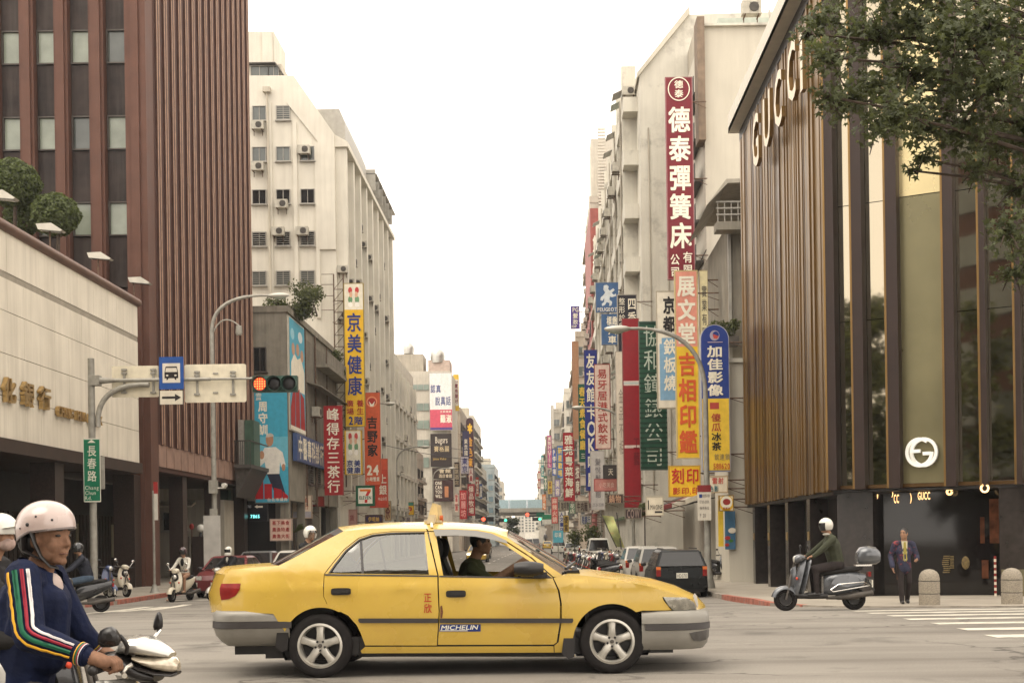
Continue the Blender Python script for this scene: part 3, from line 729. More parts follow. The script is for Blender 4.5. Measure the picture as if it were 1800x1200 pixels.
block('stepped_block', 'small stepped pale block next to the glass block', -24, -13.8, 274, 300, 16.5, M_g2, 'E', 4, cols=4)
block('glass_block', 'pale blue glazed block by the end of the elevated road', -22, -12.4, 312, 340, zY(822, 312, 870), M_g4, 'E', 5, cols=5, glass=mat('blue_glass', (.16, .24, .28), .1, var=.1, spec=.6))
block('low_block', 'low grey block under the pilastered one, before the parking sign', -21, -16.6, 141, 172, 12, M_g1, 'E', 3)
# ================================================================== right: gold boutique on the corner
GX, GY0, GY1, GZB, GZT = 7.5, 32.5, 46.6, 2.36, 15.9
PZ = -.40
M_brass = mat('bronze_cladding', (.235, .142, .050), .38, .75, var=.10, scale=.9, streak=.2, dirt=(.10, .06, .03))
M_brass2 = mat('bronze_cladding_dark', (.11, .062, .024), .36, .75, var=.12, scale=1.2)
M_fin = mat('bronze_fin', (.026, .013, .009), .5, .25, var=.12, scale=2)
M_mirror = mat('tinted_glass', (.40, .35, .26), .03, 1.0, var=0)
M_olive = mat('frosted_brass_panel', (.22, .195, .105), .32, .55, var=.10, scale=.8)
M_palebrass = mat('pale_brass_panel', (.66, .55, .30), .28, .7, var=.06, scale=.8)
M_pale = mat('pale_coping', (.62, .57, .47), .5, .1, var=.06)
gu = thing('boutique', 'bronze clad corner boutique with tall dark glass bays and lettered parapet', 'building', (GX, GY0, PZ))
mb = MB(); mb.bb(GX+.18, GX+14, GY0+6, GY1, GZB+.1, GZT); mb.bb(GX+.18, GX+4, GY0+.4, GY0+6.1, GZB+.1, GZT-.01); wbuild(mb, 'core_wall', M_fin, gu)
n = 84; random.seed(11)
for i in range(n):
    y = GY0+.1+(GY1-GY0-.15)*i/n; wd = (GY1-GY0)/n*random.choice((.95, .975, .985)); dp = random.choice((0, .01, .02, .03, .045))
    mb = MB(); mb.bb(GX-.02-dp, GX+.2, y, y+wd, GZB-random.choice((0, 0, .03)), GZT-.05)
    wbuild(mb, 'cladding_fin', random.choice((M_brass, M_brass, M_brass, M_brass2)), gu)
mb = MB(); mb.bb(GX+.0, GX+.19, GY0, GY1, GZB+.01, GZT-.06); wbuild(mb, 'cladding_sheet', M_brass, gu)
mb = MB(); mb.bb(GX-.42, GX+13.5, GY0+.3, GY1+.25, GZT+.35, GZT+.55); mb.prism([(GX-.42, GZT+.35), (GX-.42, GZT+1.05), (GX-.36, GZT+1.05), (GX-.3, GZT+.36)], lambda a, b, d: (a, d, b), GY0-.2, GY1+.25); wbuild(mb, 'parapet', M_pale, gu)
mb = MB(); mb.bb(GX-.05, GX+.15, GY0+.2, GY1, GZT-.05, GZT+.34); wbuild(mb, 'shadow_gap', M_black, gu)
# parapet letters, each a solid letter with a light face
M_sgnface = mat('letter_face', (.70, .60, .44), .4, .2, var=.08)
def wall_letter(ch, u, v, hpx, ww, X):
    Y = X*F/((u-CU)*cR+(CV-v)*sR); z = at(u, v, Y).z; hh = hpx*Y/F
    vs_, fs = glyph(ch, .012); x0, x1 = min(p[0] for p in vs_), max(p[0] for p in vs_); y0, y1 = min(p[1] for p in vs_), max(p[1] for p in vs_)
    n_ = len(vs_)
    pts = [(Y-((p[0]-x0)/(x1-x0)-.5)*ww, z+((p[1]-y0)/(y1-y0)-.5)*hh) for p in vs_]
    mb = MB(); mb.mat(0).add([(X-.12, p[0], p[1]) for p in pts], fs)
    ed = {(f[i], f[(i+1) % len(f)]) for f in fs for i in range(len(f))}
    bd = [e for e in ed if (e[1], e[0]) not in ed]
    mb.mat(1).add([(X-.12, p[0], p[1]) for p in pts]+[(X, p[0], p[1]) for p in pts], [(a_, a_+n_, b_+n_, b_) for a_, b_ in bd])
    wbuild(mb, 'parapet_letter', [M_sgnface, M_brass], gu)
for ch, u, v, hh, ww in (('G', 1334, 248, 92, 1.15), ('U', 1354, 212, 92, 1.15), ('C', 1374, 176, 98, 1.15), ('C', 1398, 128, 104, 1.15), ('I', 1416, 108, 104, .3)):
    wall_letter(ch, u, v, hh, ww, GX-.32)
# ground floor under the bronze wall
mb = MB(); mb.bb(GX+.9, GX+1.1, GY0+.5, GY1, PZ-.2, GZB+.05); wbuild(mb, 'shop_window', M_dark, gu)
mb = MB(); mb.bb(GX+.05, GX+4, GY0+.2, GY1, GZB-.12, GZB+.0); wbuild(mb, 'soffit', M_black, gu)
M_pol = mat('polished_stone', (.026, .021, .019), .18, var=.2, scale=6, spec=.6)
for y in (36.0, 39.2, 42.4, 45.4):
    mb = MB(); mb.bb(GX+.08, GX+.6, y-.22, y+.22, PZ-.25, GZB-.1); o = wbuild(mb, 'pillar', M_pol, gu)
    mb = MB(); mb.bb(GX+.06, GX+.079, y-.1, y+.1, 1.05, 1.3); wbuild(mb, 'plaque', M_gold, o)
# glass front turned towards the crossing: local x runs along it, -y looks out
FA = R(-28)
gf = thing('glazed_boutique', 'tall dark reflecting glass front with bronze fins and round double letter emblem', 'shop front', (GX, GY0, PZ), FA)
ex, ey = math.cos(FA), math.sin(FA)
def fx(u, v=600):
    a = ((u-CU)*cR+(CV-v)*sR)/F
    return (a*GY0-GX)/(ex-a*ey)
def fz(u, v):
    t = fx(u, v); Y = GY0+t*ey; return at(u, v, Y).z-PZ
fins = [(1457, 1475, .42), (1502, 1523, .38), (1562, 1585, .42), (1661, 1682, .40), (1722, 1736, .3), (1783, 1797, .3), (1860, 1885, .4), (1960, 1985, .4)]
zt, zb = 19.0, fz(1478, 853)
for a, b, dp in fins:
    mb = MB(); mb.bb(fx(a), fx(b), -dp, .05, zb-.12, zt); gf_o = mb.build('fin', M_fin, gf)
    mb = MB(); mb.bb(fx(a), fx(a)+.05, -dp-.012, -dp, zb-.12, zt); mb.build('fin_edge', M_brass, gf_o)
def pane_range(a, b, z0, z1, m, nm='glass_panel', y=.08):
    mb = MB(); mb.bb(fx(a), fx(b), y, y+.03, z0, z1); return mb.build(nm, m, gf)
cols_ = [(1475, 1502), (1523, 1562), (1682, 1722), (1736, 1783), (1797, 1860), (1885, 1960), (1985, 2100)]
joint = fz(1600, 345); j2 = fz(1540, 560)
for a, b in cols_:
    for z0, z1 in ((zb, j2-.01), (j2+.01, joint-.01), (joint+.01, zt)): pane_range(a, b, z0, z1, M_mirror)
pane_range(1585, 1661, zb, joint-.012, M_olive, 'brass_panel', -.02)
pane_range(1585, 1661, joint+.012, zt, M_palebrass, 'brass_panel', -.02)
mb = MB(); mb.bb(fx(1475), fx(2100), -.1, .12, zb-.1, zb-.01); mb.build('transom', M_brass2, gf)
mb = MB(); mb.bb(fx(1470), fx(2100), .2, 2.0, zb-.0, zt); mb.build('dark_interior', M_black, gf)
# emblem: two interlocked letter Gs as a thick white ring pair
M_lit = mat('lit_white', (.85, .83, .76), .4, var=0, emit=(1, .96, .86), estr=.12)
cx0, cz0 = fx(1622, 795), fz(1622, 795); rr = 27*30.6/F
def ring(mb, cx, cz, r0, r1, a0, a1, n=26, y0=-.18, y1=-.06):
    rows = []
    for i in range(n+1):
        a = R(a0+(a1-a0)*i/n); c_, s_ = math.cos(a), math.sin(a)
        rows.append([(cx+r0*c_*.92, y0, cz+r0*s_), (cx+r1*c_*.92, y0, cz+r1*s_), (cx+r1*c_*.92, y1, cz+r1*s_), (cx+r0*c_*.92, y1, cz+r0*s_)])
    mb.grid(rows, close=True); mb.add(rows[0], [(0, 1, 2, 3)]); mb.add(rows[-1], [(3, 2, 1, 0)])
mb = MB(); ring(mb, cx0-.055, cz0, rr*.77, rr*.99, 52, 360, 30); mb.bb(cx0+.03, cx0+rr*.60, -.18, -.06, cz0-rr*.20, cz0+rr*.02)
ring(mb, cx0+.055, cz0, rr*.72, rr*.99, 128+100, -80+0, 30, -.181, -.061) if False else ring(mb, cx0+.055, cz0, rr*.77, rr*.99, 232, 180-360, 30, -.181, -.061); mb.bb(cx0-rr*.60, cx0-.03, -.179, -.062, cz0-rr*.02, cz0+rr*.20)
mb.build('emblem', M_lit, gf, 40)
# ground floor: recessed dark entrance with glowing letters for sign reflections in the glass, and display
ZF = zb-.12
mb = MB(); mb.bb(fx(1462), fx(2100), .9, 1.0, -.25, ZF); mb.build('entrance_glass', mat('entrance_glass_dark', (.010, .008, .007), .05, var=0, spec=.45), gf)
mb = MB(); mb.bb(fx(1462), fx(2100), -.05, .9, ZF-.06, ZF); mb.build('soffit', M_black, gf)
mb = MB(); mb.bb(fx(1752), fx(2100), -.02, .9, -.25, ZF-.06); mb.build('dark_stone_wall', M_pol, gf)
mb = MB(); mb.bb(fx(1755), fx(2100), -.06, -.03, -.25, fz(1790, 1000)); mb.build('olive_plinth', mat('olive_stone', (.12, .105, .055), .5, var=.2), gf)
mb = MB(); mb.bb(fx(1462), fx(1525), .3, .9, -.25, ZF-.06); mb.build('dark_stone_wall', M_pol, gf)
M_glow = mat('letter_reflection_glow', (.8, .55, .28), .5, var=0, emit=(1.0, .62, .26), estr=1.6)  # glow stands in for the lit sign reflected in the entrance glass
def lit(text, u0, v0, u1, v1, y=.82, shear=0):
    mb = MB(); letters(mb, text, fx(u0), -fz(u0, v0), fx(u1), -fz(u0, v1), False, lambda a, b: (a, y, -b), .015); mb.build('reflected_letter', M_glow, gf)
lit('GUCC', 1597, 862, 1620, 878); lit('CC', 1554, 866, 1564, 884); lit(')', 1523, 858, 1527, 874); lit(')', 1550, 858, 1554, 870); lit(')', 1583, 864, 1587, 880)
mb = MB(); ring(mb, fx(1662, 863), fz(1662, 863), .04, .09, 20, 360, 18, .5, .56); mb.build('reflected_emblem', M_glow, gf)
mb = MB(); ring(mb, fx(1734, 858), fz(1734, 858), .07, .115, -250, 60, 18, -.3, -.24); mb.build('reflected_letter', M_glow, gf)
M_disp = mat('warm_display', (.07, .025, .012), .6, var=.7, scale=4, emit=(1, .28, .07), estr=.02)
for a, b, v0, v1 in ((1725, 1742, 875, 955), (1708, 1716, 908, 955), (1710, 1722, 985, 1018), (1557, 1564, 1008, 1020)):
    mb = MB(); mb.bb(fx(a), fx(b), .86, .88, fz(a, v1), fz(a, v0)); mb.build('display_panel', M_disp, gf)
mb = MB()
for i in range(9): mb.bb(fx(1640)+.02*math.sin(i), fx(1652)+.02*math.sin(i), .86, .875, fz(1640, 1008-i*3.6), fz(1640, 1006-i*3.6))
for i in range(9): mb.bb(fx(1653), fx(1660), .86, .875, fz(1653, 1000-i*2.6), fz(1653, 998.6-i*2.6))
mb.ell((fx(1681), .87, fz(1681, 990)), (.1, .02, .17), 12, 8)
mb.build('display_goods', mat('gold_goods', (.13, .09, .03), .5, var=.5, scale=20, emit=(1, .6, .2), estr=.015), gf)
mb = MB(); mb.mat(0)
for i in range(14): mb.k = i % 2; z = fz(1744, 1047)+.0+i*.07; mb.bb(fx(1742), fx(1746), -.06, -.03, z, z+.068)
mb.build('striped_post', [pm(205, 195, 175), pm(120, 40, 35)], gf)

# ================================================================== right: rows behind the boutique
M_wht = mat('weathered_white_render', (.60, .57, .49), .8, var=.06, scale=.6, streak=.18, dirt=(.16, .14, .12), dirt_amt=.55, dirt_scale=.45)
M_wht2 = mat('plain_white_render', (.55, .51, .425), .75, var=.05, scale=.5, streak=.15)
GR = -.53
r1 = thing('plain_white_block', 'plain white windowless wall of the block rising behind the boutique', 'building', (12, 64, GR))
X1 = at(1240, 300, 60).x
mb = MB(); mb.bb(X1, X1+14, 60, 72, GR, at(1260, 48, 60).z); wbuild(mb, 'wall', M_wht2, r1)
mb = MB(); mb.bb(X1-.35, X1, 59.6, 60.8, at(1235, 250, 60).z, at(1235, 35, 60).z); wbuild(mb, 'edge_pilaster', mat('brown_render', (.22, .165, .12), .8, var=.15, streak=.3), r1)
mb = MB(); mb.bb(X1-.2, X1+14.2, 59.8, 60.3, at(1260, 48, 60).z, at(1260, 44, 60).z); wbuild(mb, 'coping', M_wht, r1)
q = at(1312, 10, 62); ac(r1, (q.x, 61.0, at(1260, 22, 61).z), 'S', 1.1)
mb = MB(); mb.tube([at(1352, 18, 59.9), at(1355, 45, 59.9), at(1358, 300, 59.9)], .05, 6); wbuild(mb, 'pipe', M_wht, r1)
mb = MB(); mb.bb(X1+1.0, X1+5.5, 62, 66, at(1260, 48, 60).z, at(1260, 2, 60).z); wbuild(mb, 'roof_hut', mat('pale_green_sheet', (.42, .46, .40), .6, var=.1), r1)
# terrace house with awning between boutique and white wall
r1b = thing('awning_house', 'old grey house with railed upper terrace and sloping awning beside the boutique', 'building', (9.5, 52, GR))
YA = 51.0; xa = at(1243, 500, YA).x
mb = MB(); mb.bb(xa+.9, xa+9, YA, 59.5, 3.4, at(1270, 392, YA).z); wbuild(mb, 'wall', M_conc, r1b)
mb = MB(); mb.bb(xa+.3, xa+9, YA-.8, YA, at(1270, 412, YA).z, at(1270, 398, YA).z); wbuild(mb, 'terrace_slab', M_conc, r1b)
for i in range(9):
    x = xa+.35+.27*i; mb = MB(); mb.bb(x, x+.04, YA-.78, YA-.74, at(1270, 398, YA).z, at(1270, 365, YA).z); wbuild(mb, 'baluster', M_alu, r1b)
for v in (365, 376, 387): mb = MB(); mb.bb(xa+.3, xa+3, YA-.8, YA-.72, at(1270, v, YA).z, at(1270, v, YA).z+.06); wbuild(mb, 'rail', M_alu, r1b)
mb = MB(); mb.prism([(xa-.1, at(1236, 372, YA).z), (xa+.7, at(1255, 327, YA).z), (xa+9, at(1270, 324, YA).z), (xa+9, at(1270, 330, YA).z), (xa+.75, at(1255, 334, YA).z)], lambda a, b, d: (a, d, b), YA-1.0, YA+6); wbuild(mb, 'awning', M_g1, r1b)
mb = MB(); mb.bb(xa+1.4, xa+1.55, YA-.7, YA-.55, at(1270, 366, YA).z, at(1270, 330, YA).z); wbuild(mb, 'post', M_alu, r1b)
win(r1b, (xa+2.2, YA, at(1270, 450, YA).z), 1.0, 1.6, 'S', '', M_brz, M_glassd)
mb = MB(); mb.bb(xa+.86, xa+.98, YA-.1, YA+.1, 3.4, at(1270, 412, YA).z); wbuild(mb, 'drain_pipe', M_alu, r1b)
# white lower wall panel beside the boutique
r1c = thing('white_shop', 'low white fronted shop between the boutique and the yellow blue sign', 'building', (9, 48.5, GR))
YB = 47.2
mb = MB(); mb.bb(at(1279, 760, YB).x, at(1335, 760, YB).x+3, YB, 50.9, GR, at(1290, 637, YB).z); wbuild(mb, 'wall', M_wht2, r1c)
mb = MB(); mb.bb(at(1279, 760, YB).x-.05, at(1335, 760, YB).x+3, YB-.1, YB+.2, at(1290, 637, YB).z, at(1290, 630, YB).z); wbuild(mb, 'coping', M_wht, r1c)
for u0, u1, v0, v1, m_, nm in ((1274, 1292, 898, 965, pm(70, 110, 140), 'poster'), (1262, 1271, 880, 960, pm(225, 190, 60), 'side_banner')):
    mb = MB(); mb.bb(at(u0, v0, YB-.1).x, at(u1, v0, YB-.1).x, YB-.12, YB-.05, at(u0, v1, YB).z, at(u0, v0, YB).z); wbuild(mb, nm, m_, r1c)
mb = MB()
for u, v, r_, k in ((1279, 945, 5, 0), (1285, 950, 4, 1), (1278, 957, 4, 0), (1287, 932, 7, 2)):
    q = at(u, v, YB-.135); mb.k = k; mb.ell(q, (r_*YB/F, .006, r_*YB/F*.7), 10, 6)
wbuild(mb, 'poster_print', [pm(170, 50, 50), pm(70, 120, 60), pm(235, 225, 205)], r1c)
# weathered gable block carrying the tall maroon sign
YG = 76.0; XG = at(1126, 300, YG).x
mat('pale_green_sheet', (.42, .46, .40), .6, var=.1)
r2 = thing('weathered_block', 'tall weathered white block with sloping gable, balconies and stained wall', 'building', (10, 95, GR))
prof = [(XG, GR), (XG, at(1126, 133, YG).z), (at(1212, 26, YG).x, at(1212, 26, YG).z), (XG+12, at(1212, 22, YG).z), (XG+12, GR)]
mb = MB(); mb.prism(prof, lambda a, b, d: (a, d, b), YG, 128.0); wbuild(mb, 'wall', M_wht, r2)
mb = MB(); mb.prism([(XG-.15, at(1126, 133, YG).z-.2), (XG-.15, at(1126, 133, YG).z+.1), (at(1211, 26, YG).x, at(1212, 24, YG).z+.35), (at(1212, 26, YG).x, at(1212, 26, YG).z)], lambda a, b, d: (a, d, b), YG-.25, 128); wbuild(mb, 'sloping_coping', M_wht2, r2)
mb = MB(); mb.prism([(at(1193, 60, YG).x, at(1193, 60, YG).z), (at(1208, 4, YG).x, at(1208, 6, YG).z), (at(1240, 4, YG).x, at(1240, 2, YG).z), (at(1240, 40, YG).x, at(1240, 26, YG).z)], lambda a, b, d: (a, d, b), YG+3, YG+12); wbuild(mb, 'roof_shed', MATS['pale_green_sheet'], r2)
for fl in range(8):
    z0 = 4.6+3.3*fl
    mb = MB(); mb.bb(XG-.9, XG, YG+1.5, 127, z0-.15, z0+.75); wbuild(mb, 'balcony_wall', M_wht, r2)
    for i in range(9):
        y = YG+3+5.6*i; win(r2, (XG, y+2.2, z0+1.6), 2.6, 1.6, 'W', 'bars' if (i+fl) % 2 else '', M_brz, M_glassd)
        mb = MB(); mb.bb(XG-.9, XG-.002, y-.18, y+.18, z0+.75, z0+3.15); wbuild(mb, 'partition', M_wht, r2)
        if (i*3+fl*5) % 3 == 0: ac(r2, (XG-.92, y+1.6, z0+.55), 'W')
for i in range(26):
    y = YG+2+2*i; z = 4.6+3.3*random.randint(1, 7)+1.2; mb = MB(); mb.prism([(XG-1.5, z-.12), (XG-.92, z+.15), (XG-.92, z+.19), (XG-1.5, z-.08)], lambda a, b, d: (a, d, b), y, y+1.3); wbuild(mb, 'window_canopy', (M_alu, MATS['pale_green_sheet'])[i % 2], r2)
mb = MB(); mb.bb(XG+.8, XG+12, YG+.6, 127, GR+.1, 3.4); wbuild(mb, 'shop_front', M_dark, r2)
random.seed(41)
for fl in range(8):
    for i in range(9):
        y = YG+3+5.6*i-.18; z0 = 4.6+3.3*fl
        if random.random() < .55: ac(r2, (XG-.45, y, z0+1.3+random.uniform(0, 1.0)), 'S', random.uniform(.7, .95))
for i in range(7): mb = MB(); mb.tube([(XG-.95, YG+4+6.5*i, 4), (XG-.95, YG+4+6.5*i, 29)], .055, 6); wbuild(mb, 'drain_pipe', M_g1, r2)
for i in range(3): mb = MB(); mb.tube([(XG+.5+1.1*i, YG-.08, 4), (XG+.5+1.1*i, YG-.08, 26-2*i)], .05, 6); wbuild(mb, 'drain_pipe', M_g1, r2)
# connecting wing between weathered block and plain white wall, with balcony slot
mb = MB(); mb.bb(at(1222, 300, 73).x, X1+2, 72.1, 75.9, GR, at(1225, 60, 73).z); wbuild(mb, 'service_wing', M_g1, r2)
for v in (180, 260, 330, 400, 470):
    z = at(1228, v, 62).z; mb = MB(); mb.bb(X1-.42, X1-.02, 60.9, 64, z, z+.12); mb.bb(X1-.42, X1-.38, 60.9, 64, z+.12, z+.9); wbuild(mb, 'service_balcony', M_dsteel, r1)
def rblock(name, label, x0, y0, y1, z1, wm, floors, **k):
    return block(name, label, x0, x0+9, y0, y1, z1, wm, 'W', floors, group='blocks down the right side of the street', **k)
tz = at(1050, 240, 170).z
rb = rblock('slender_tower', 'slender grey high rise with louvred face behind the weathered block', at(1036, 300, 170).x, 170, 190, tz-9, M_g1, 13, front=False)
mb = MB(); x0 = at(1037, 300, 169.9).x; x1 = at(1066, 300, 169.9).x
for i in range(26): z = at(1050, 365, 169.8).z+i*.42; mb.bb(x0+1.1, x1-.1, 169.6, 169.85, z, z+.2)
wbuild(mb, 'louvre', M_g2, rb)
mb = MB(); mb.bb(x0+.2, x0+4, 171, 176, tz-9, tz); mb.bb(x0+1.0, x0+5, 170.2, 176, tz-9, tz-4); wbuild(mb, 'roof_room', M_g2, rb)
rr_ = thing('red_wall_block', 'brick red side wall with white characters below the slender tower', 'building', (6, 150, GR))
mb = MB(); mb.bb(at(1038, 420, 150).x, at(1038, 420, 150).x+9, 150, 169, GR, at(1048, 366, 150).z); wbuild(mb, 'wall', mat('red_tile', (.26, .075, .06), .6, var=.12, scale=1.5, streak=.2), rr_)
mb = MB(); letters(mb, '如賓', 0, 0, 1, 1, True, lambda a, b: (at(1041+a*18, 420+b*62, 149.9).x, 149.9, at(1050, 412+b*66, 149.9).z), .03); wbuild(mb, 'lettering', pm(235, 228, 210), rr_)
for fl in range(9):
    for i in range(3): win(rr_, (at(1038, 420, 150).x, 153+6*i, 5+3.1*fl), 2.2, 1.5, 'W', 'bars', M_brz, M_glassd); ac(rr_, (at(1038, 420, 150).x-.05, 156+6*i, 4.6+3.1*fl), 'W')
rblock('drab_block', 'drab block with many barred windows, past the red wall', at(1012, 600, 205).x, 205, 240, at(1012, 592, 205).z, M_g3, 9, cols=4)
rblock('pale_block', 'pale apartment block with air conditioners, second past the red wall', at(988, 700, 255).x+.4, 255, 290, at(988, 690, 255).z, M_g2, 8, cols=4)
rblock('grey_far_block', 'grey far block on the right, third past the red wall', at(970, 760, 292).x, 292, 319, at(968, 725, 292).z, M_g1, 8, cols=4)
rblock('narrow_far_block', 'narrow far block on the right, fourth past the red wall', at(959, 800, 322).x, 322, 347, at(959, 772, 322).z, M_g3, 7, cols=4)
rblock('far_block', 'last tall block on the right before the street fades away', at(947, 850, 374).x, 374, 420, at(947, 812, 374).z, M_g2, 6, cols=4)
rblock('fill_block', 'brownish block between the weathered block and the red wall', 6.3, 128.5, 149.8, at(1065, 388, 127).z-2, M_g3, 8, front=False)

# ================================================================== elevated road across the far end
eb = thing('elevated_road', 'elevated road bridge with pale blue sound screens crossing the far street', 'bridge', (0, 352, -.6))
YE = 350.0; zb_, zd, zs = at(890, 905, YE).z, at(890, 893, YE).z, at(890, 878, YE).z
M_bc = mat('bridge_concrete', (.40, .37, .31), .8, var=.1, scale=.4, streak=.3)
mb = MB(); mb.bb(-70, 70, YE, YE+14, zb_+.8, zd); mb.bb(-70, 70, YE+1.2, YE+12.8, zb_, zb_+.8); wbuild(mb, 'deck', M_bc, eb)
for i in range(29):
    x = -70+5*i; mb = MB(); mb.bb(x, x+.25, YE-.02, YE+.2, zd, zs+.1); wbuild(mb, 'screen_post', mat('blue_steel', (.16, .26, .33), .5, .2, var=.1), eb)
    mb = MB(); mb.bb(x+.3, x+4.95, YE+.05, YE+.1, zd, zs); wbuild(mb, 'screen_panel', mat('pale_blue_screen', (.42, .56, .60), .3, var=.06), eb)
for x in (-34, -16.5, 8.5, 26): mb = MB(); mb.bb(x-.9, x+.9, YE+5, YE+8, -.9, zb_); wbuild(mb, 'pier', M_bc, eb)
# far towers beyond the bridge
for i, (u0, u1, v, Y, lab) in enumerate(((885, 897, 905, 520, 'far pale slab beyond the bridge above the taxi roof'), (905, 921, 898, 600, 'far cream tower under the elevated road'), (922, 940, 904, 560, 'far grey tower beyond the traffic lights'), (858, 884, 850, 470, 'far blue tinted slab left of the elevated road'), (838, 858, 842, 430, 'far grey slab behind the glass block'), (940, 962, 878, 480, 'far block rising behind the right end of the bridge'))):
    xa, xb = at(u0, v, Y).x, at(u1, v, Y).x
    t = block('far_tower', lab, xa, xb, Y, Y+20, at(u0, v, Y).z, (M_g1, M_g2, M_cream)[i % 3], 'E', 6, cols=3, sidew=False, group='towers at the far end of the street', acs=False)
# ================================================================== haze
mb = MB(); mb.bb(-880, 880, -75, 880, -2.2, 60)
hz = mb.build('haze', []); hz['kind'] = 'stuff'
hm = bpy.data.materials.new('haze'); hm.use_nodes = True; n_ = hm.node_tree; n_.nodes.clear()
o_ = n_.nodes.new('ShaderNodeOutputMaterial'); pv = n_.nodes.new('ShaderNodeVolumePrincipled')
pv.inputs['Color'].default_value = (.90, .95, 1.0, 1); pv.inputs['Density'].default_value = .00028; pv.inputs['Anisotropy'].default_value = .2
n_.links.new(pv.outputs[0], o_.inputs['Volume']); hz.data.materials.append(hm)
tag(hz, 'pale summer haze that whitens the far end of the street', 'haze')
# ================================================================== signs
def sign(label, u0, v0, u1, v1, Y, bg, texts=(), panels=(), frame=(120, 112, 98), wall=None, th=.22, name='shop_sign', group=None, cat='sign', rough=.45, bolts=True, round_top=False):
    cu, cv = (u0+u1)/2, (v0+v1)/2; c = at(cu, cv, Y); hw, hh = (u1-u0)/2*Y/F, (v1-v0)/2*Y/F
    t = thing(name, label, cat, (c.x, Y, c.z-hh), group=group)
    yf = Y-th/2
    P = lambda a, b, d=0.0: (c.x-hw+2*hw*a, yf-d, c.z+hh-2*hh*b)
    mb = MB(); e = min(.05, hw*.12)
    if round_top:
        pr = [(-hw, -hh), (hw, -hh), (hw, hh-hw)]+[(hw*math.cos(R(a)), hh-hw+hw*math.sin(R(a))) for a in range(10, 180, 10)]+[(-hw, hh-hw)]
        mb.prism(pr, lambda a, b, d: (c.x+a, d, c.z+b), yf+.004, yf+th); wbuild(mb, 'box', pm(*frame), t)
        mb = MB(); mb.prism([(a*.955, b*.99) for a, b in pr], lambda a, b, d: (c.x+a, d, c.z+b), yf, yf+.003); wbuild(mb, 'face', pm(*bg, rough), t)
    else:
        mb.bb(c.x-hw, c.x+hw, yf+.004, yf+th, c.z-hh, c.z+hh)
        for sx in (-1, 1): mb.bb(c.x+sx*hw-e*(sx > 0), c.x+sx*hw+e*(sx < 0), yf-.012, yf+.004, c.z-hh, c.z+hh)
        for sz in (-1, 1): mb.bb(c.x-hw+e, c.x+hw-e, yf-.012, yf+.004, c.z+sz*hh-e*(sz > 0), c.z+sz*hh+e*(sz < 0))
        wbuild(mb, 'box', pm(*frame), t)
        mb = MB(); mb.bb(c.x-hw+e, c.x+hw-e, yf-.002, yf+.003, c.z-hh+e, c.z+hh-e); wbuild(mb, 'face', pm(*bg, rough), t)
    for i, (a0, b0, a1, b1, col) in enumerate(panels):
        mb = MB(); mb.add([P(a0, b0, .006+i*.0012), P(a1, b0, .006+i*.0012), P(a1, b1, .006+i*.0012), P(a0, b1, .006+i*.0012)], [(0, 3, 2, 1)]); wbuild(mb, 'printed_panel', pm(*col, rough), t)
    groups = {}
    for tx in texts:
        s_, vert, a0, b0, a1, b1, col = tx[:7]; bold = tx[7] if len(tx) > 7 else .02; sh = tx[8] if len(tx) > 8 else 0
        n_ch = max(1, len(s_)); cell = (b1-b0)*(v1-v0)/n_ch if vert else (b1-b0)*(v1-v0)
        each = (lambda q, col=col: wbuild(q, 'character', pm(*col, .5), t)) if cell >= 15 else None
        if each is None: groups.setdefault(col, MB())
        letters(groups.get(col), s_, a0*2*hw, b0*2*hh, a1*2*hw, b1*2*hh, vert, lambda a, b: (c.x-hw+a, yf-.022, c.z+hh-b), bold, sh, each=each)
    for col, m_ in groups.items(): wbuild(m_, 'lettering', pm(*col, .5), t)
    if wall is not None:
        sx = 1 if wall > c.x else -1; mb = MB()
        for fz_ in (.12, .5, .88) if hh > 1.5 else (.25, .75):
            z = c.z-hh+2*hh*fz_; xw = c.x+sx*hw; xw = xw+sx*min(abs(wall-xw), .9); mb.cyl((c.x+sx*hw, Y, z), (xw, Y, z), .03, n=6)
            mb.cyl((c.x+sx*hw, Y, z), (xw, Y, z-.3), .016, n=5)
        wbuild(mb, 'bracket', M_rust, t)
    return t, P, (c, hw, hh, yf)
def shape(t, pts, P, col, d=.012, name='printed_shape', m=None):
    mb = MB(); mb.add([P(a, b, d) for a, b in pts], [tuple(range(len(pts)))[::-1]]); return wbuild(mb, name, m or pm(*col), t)
def oval(cx, cy_, rx, ry, n=20, a0=0, a1=360): return [(cx+rx*math.cos(R(a0+(a1-a0)*i/n)), cy_+ry*math.sin(R(a0+(a1-a0)*i/n))) for i in range(n)]
W_ = (238, 230, 210); BL = (34, 52, 120); RD = (165, 34, 34); YE_ = (228, 182, 40); BK = (38, 33, 32)
LW = -14.5
# ---- left side
t, P, _ = sign('tall cyan election poster of a man in white shirt, under the traffic light', 447, 672, 508, 884, 70.8, (58, 160, 190),
    [('立法委員', True, .05, .02, .25, .15, W_), ('周守訓', True, .12, .15, .42, .44, W_, .05), ('台北市議員', False, .35, .955, .95, .985, W_)], [(0.02, .0, .98, .99, (70, 168, 196)), (0, .45, .98, .7, (110, 188, 208))], name='election_poster', cat='poster', th=.12)
shape(t, oval(.45, .475, .11, .055), P, (188, 140, 108), .014); shape(t, oval(.46, .455, .12, .035, 14, 180, 360), P, (205, 198, 185), .016)
shape(t, [(.2, .6), (.3, .54), (.62, .535), (.82, .58), (.9, .68), (.8, .72), (.74, .66), (.72, .76), (.36, .76), (.3, .66), (.14, .7), (.12, .64)], P, (235, 230, 218), .016)
shape(t, oval(.22, .6, .07, .035), P, (188, 140, 108), .018); shape(t, oval(.84, .705, .05, .03), P, (188, 140, 108), .018)
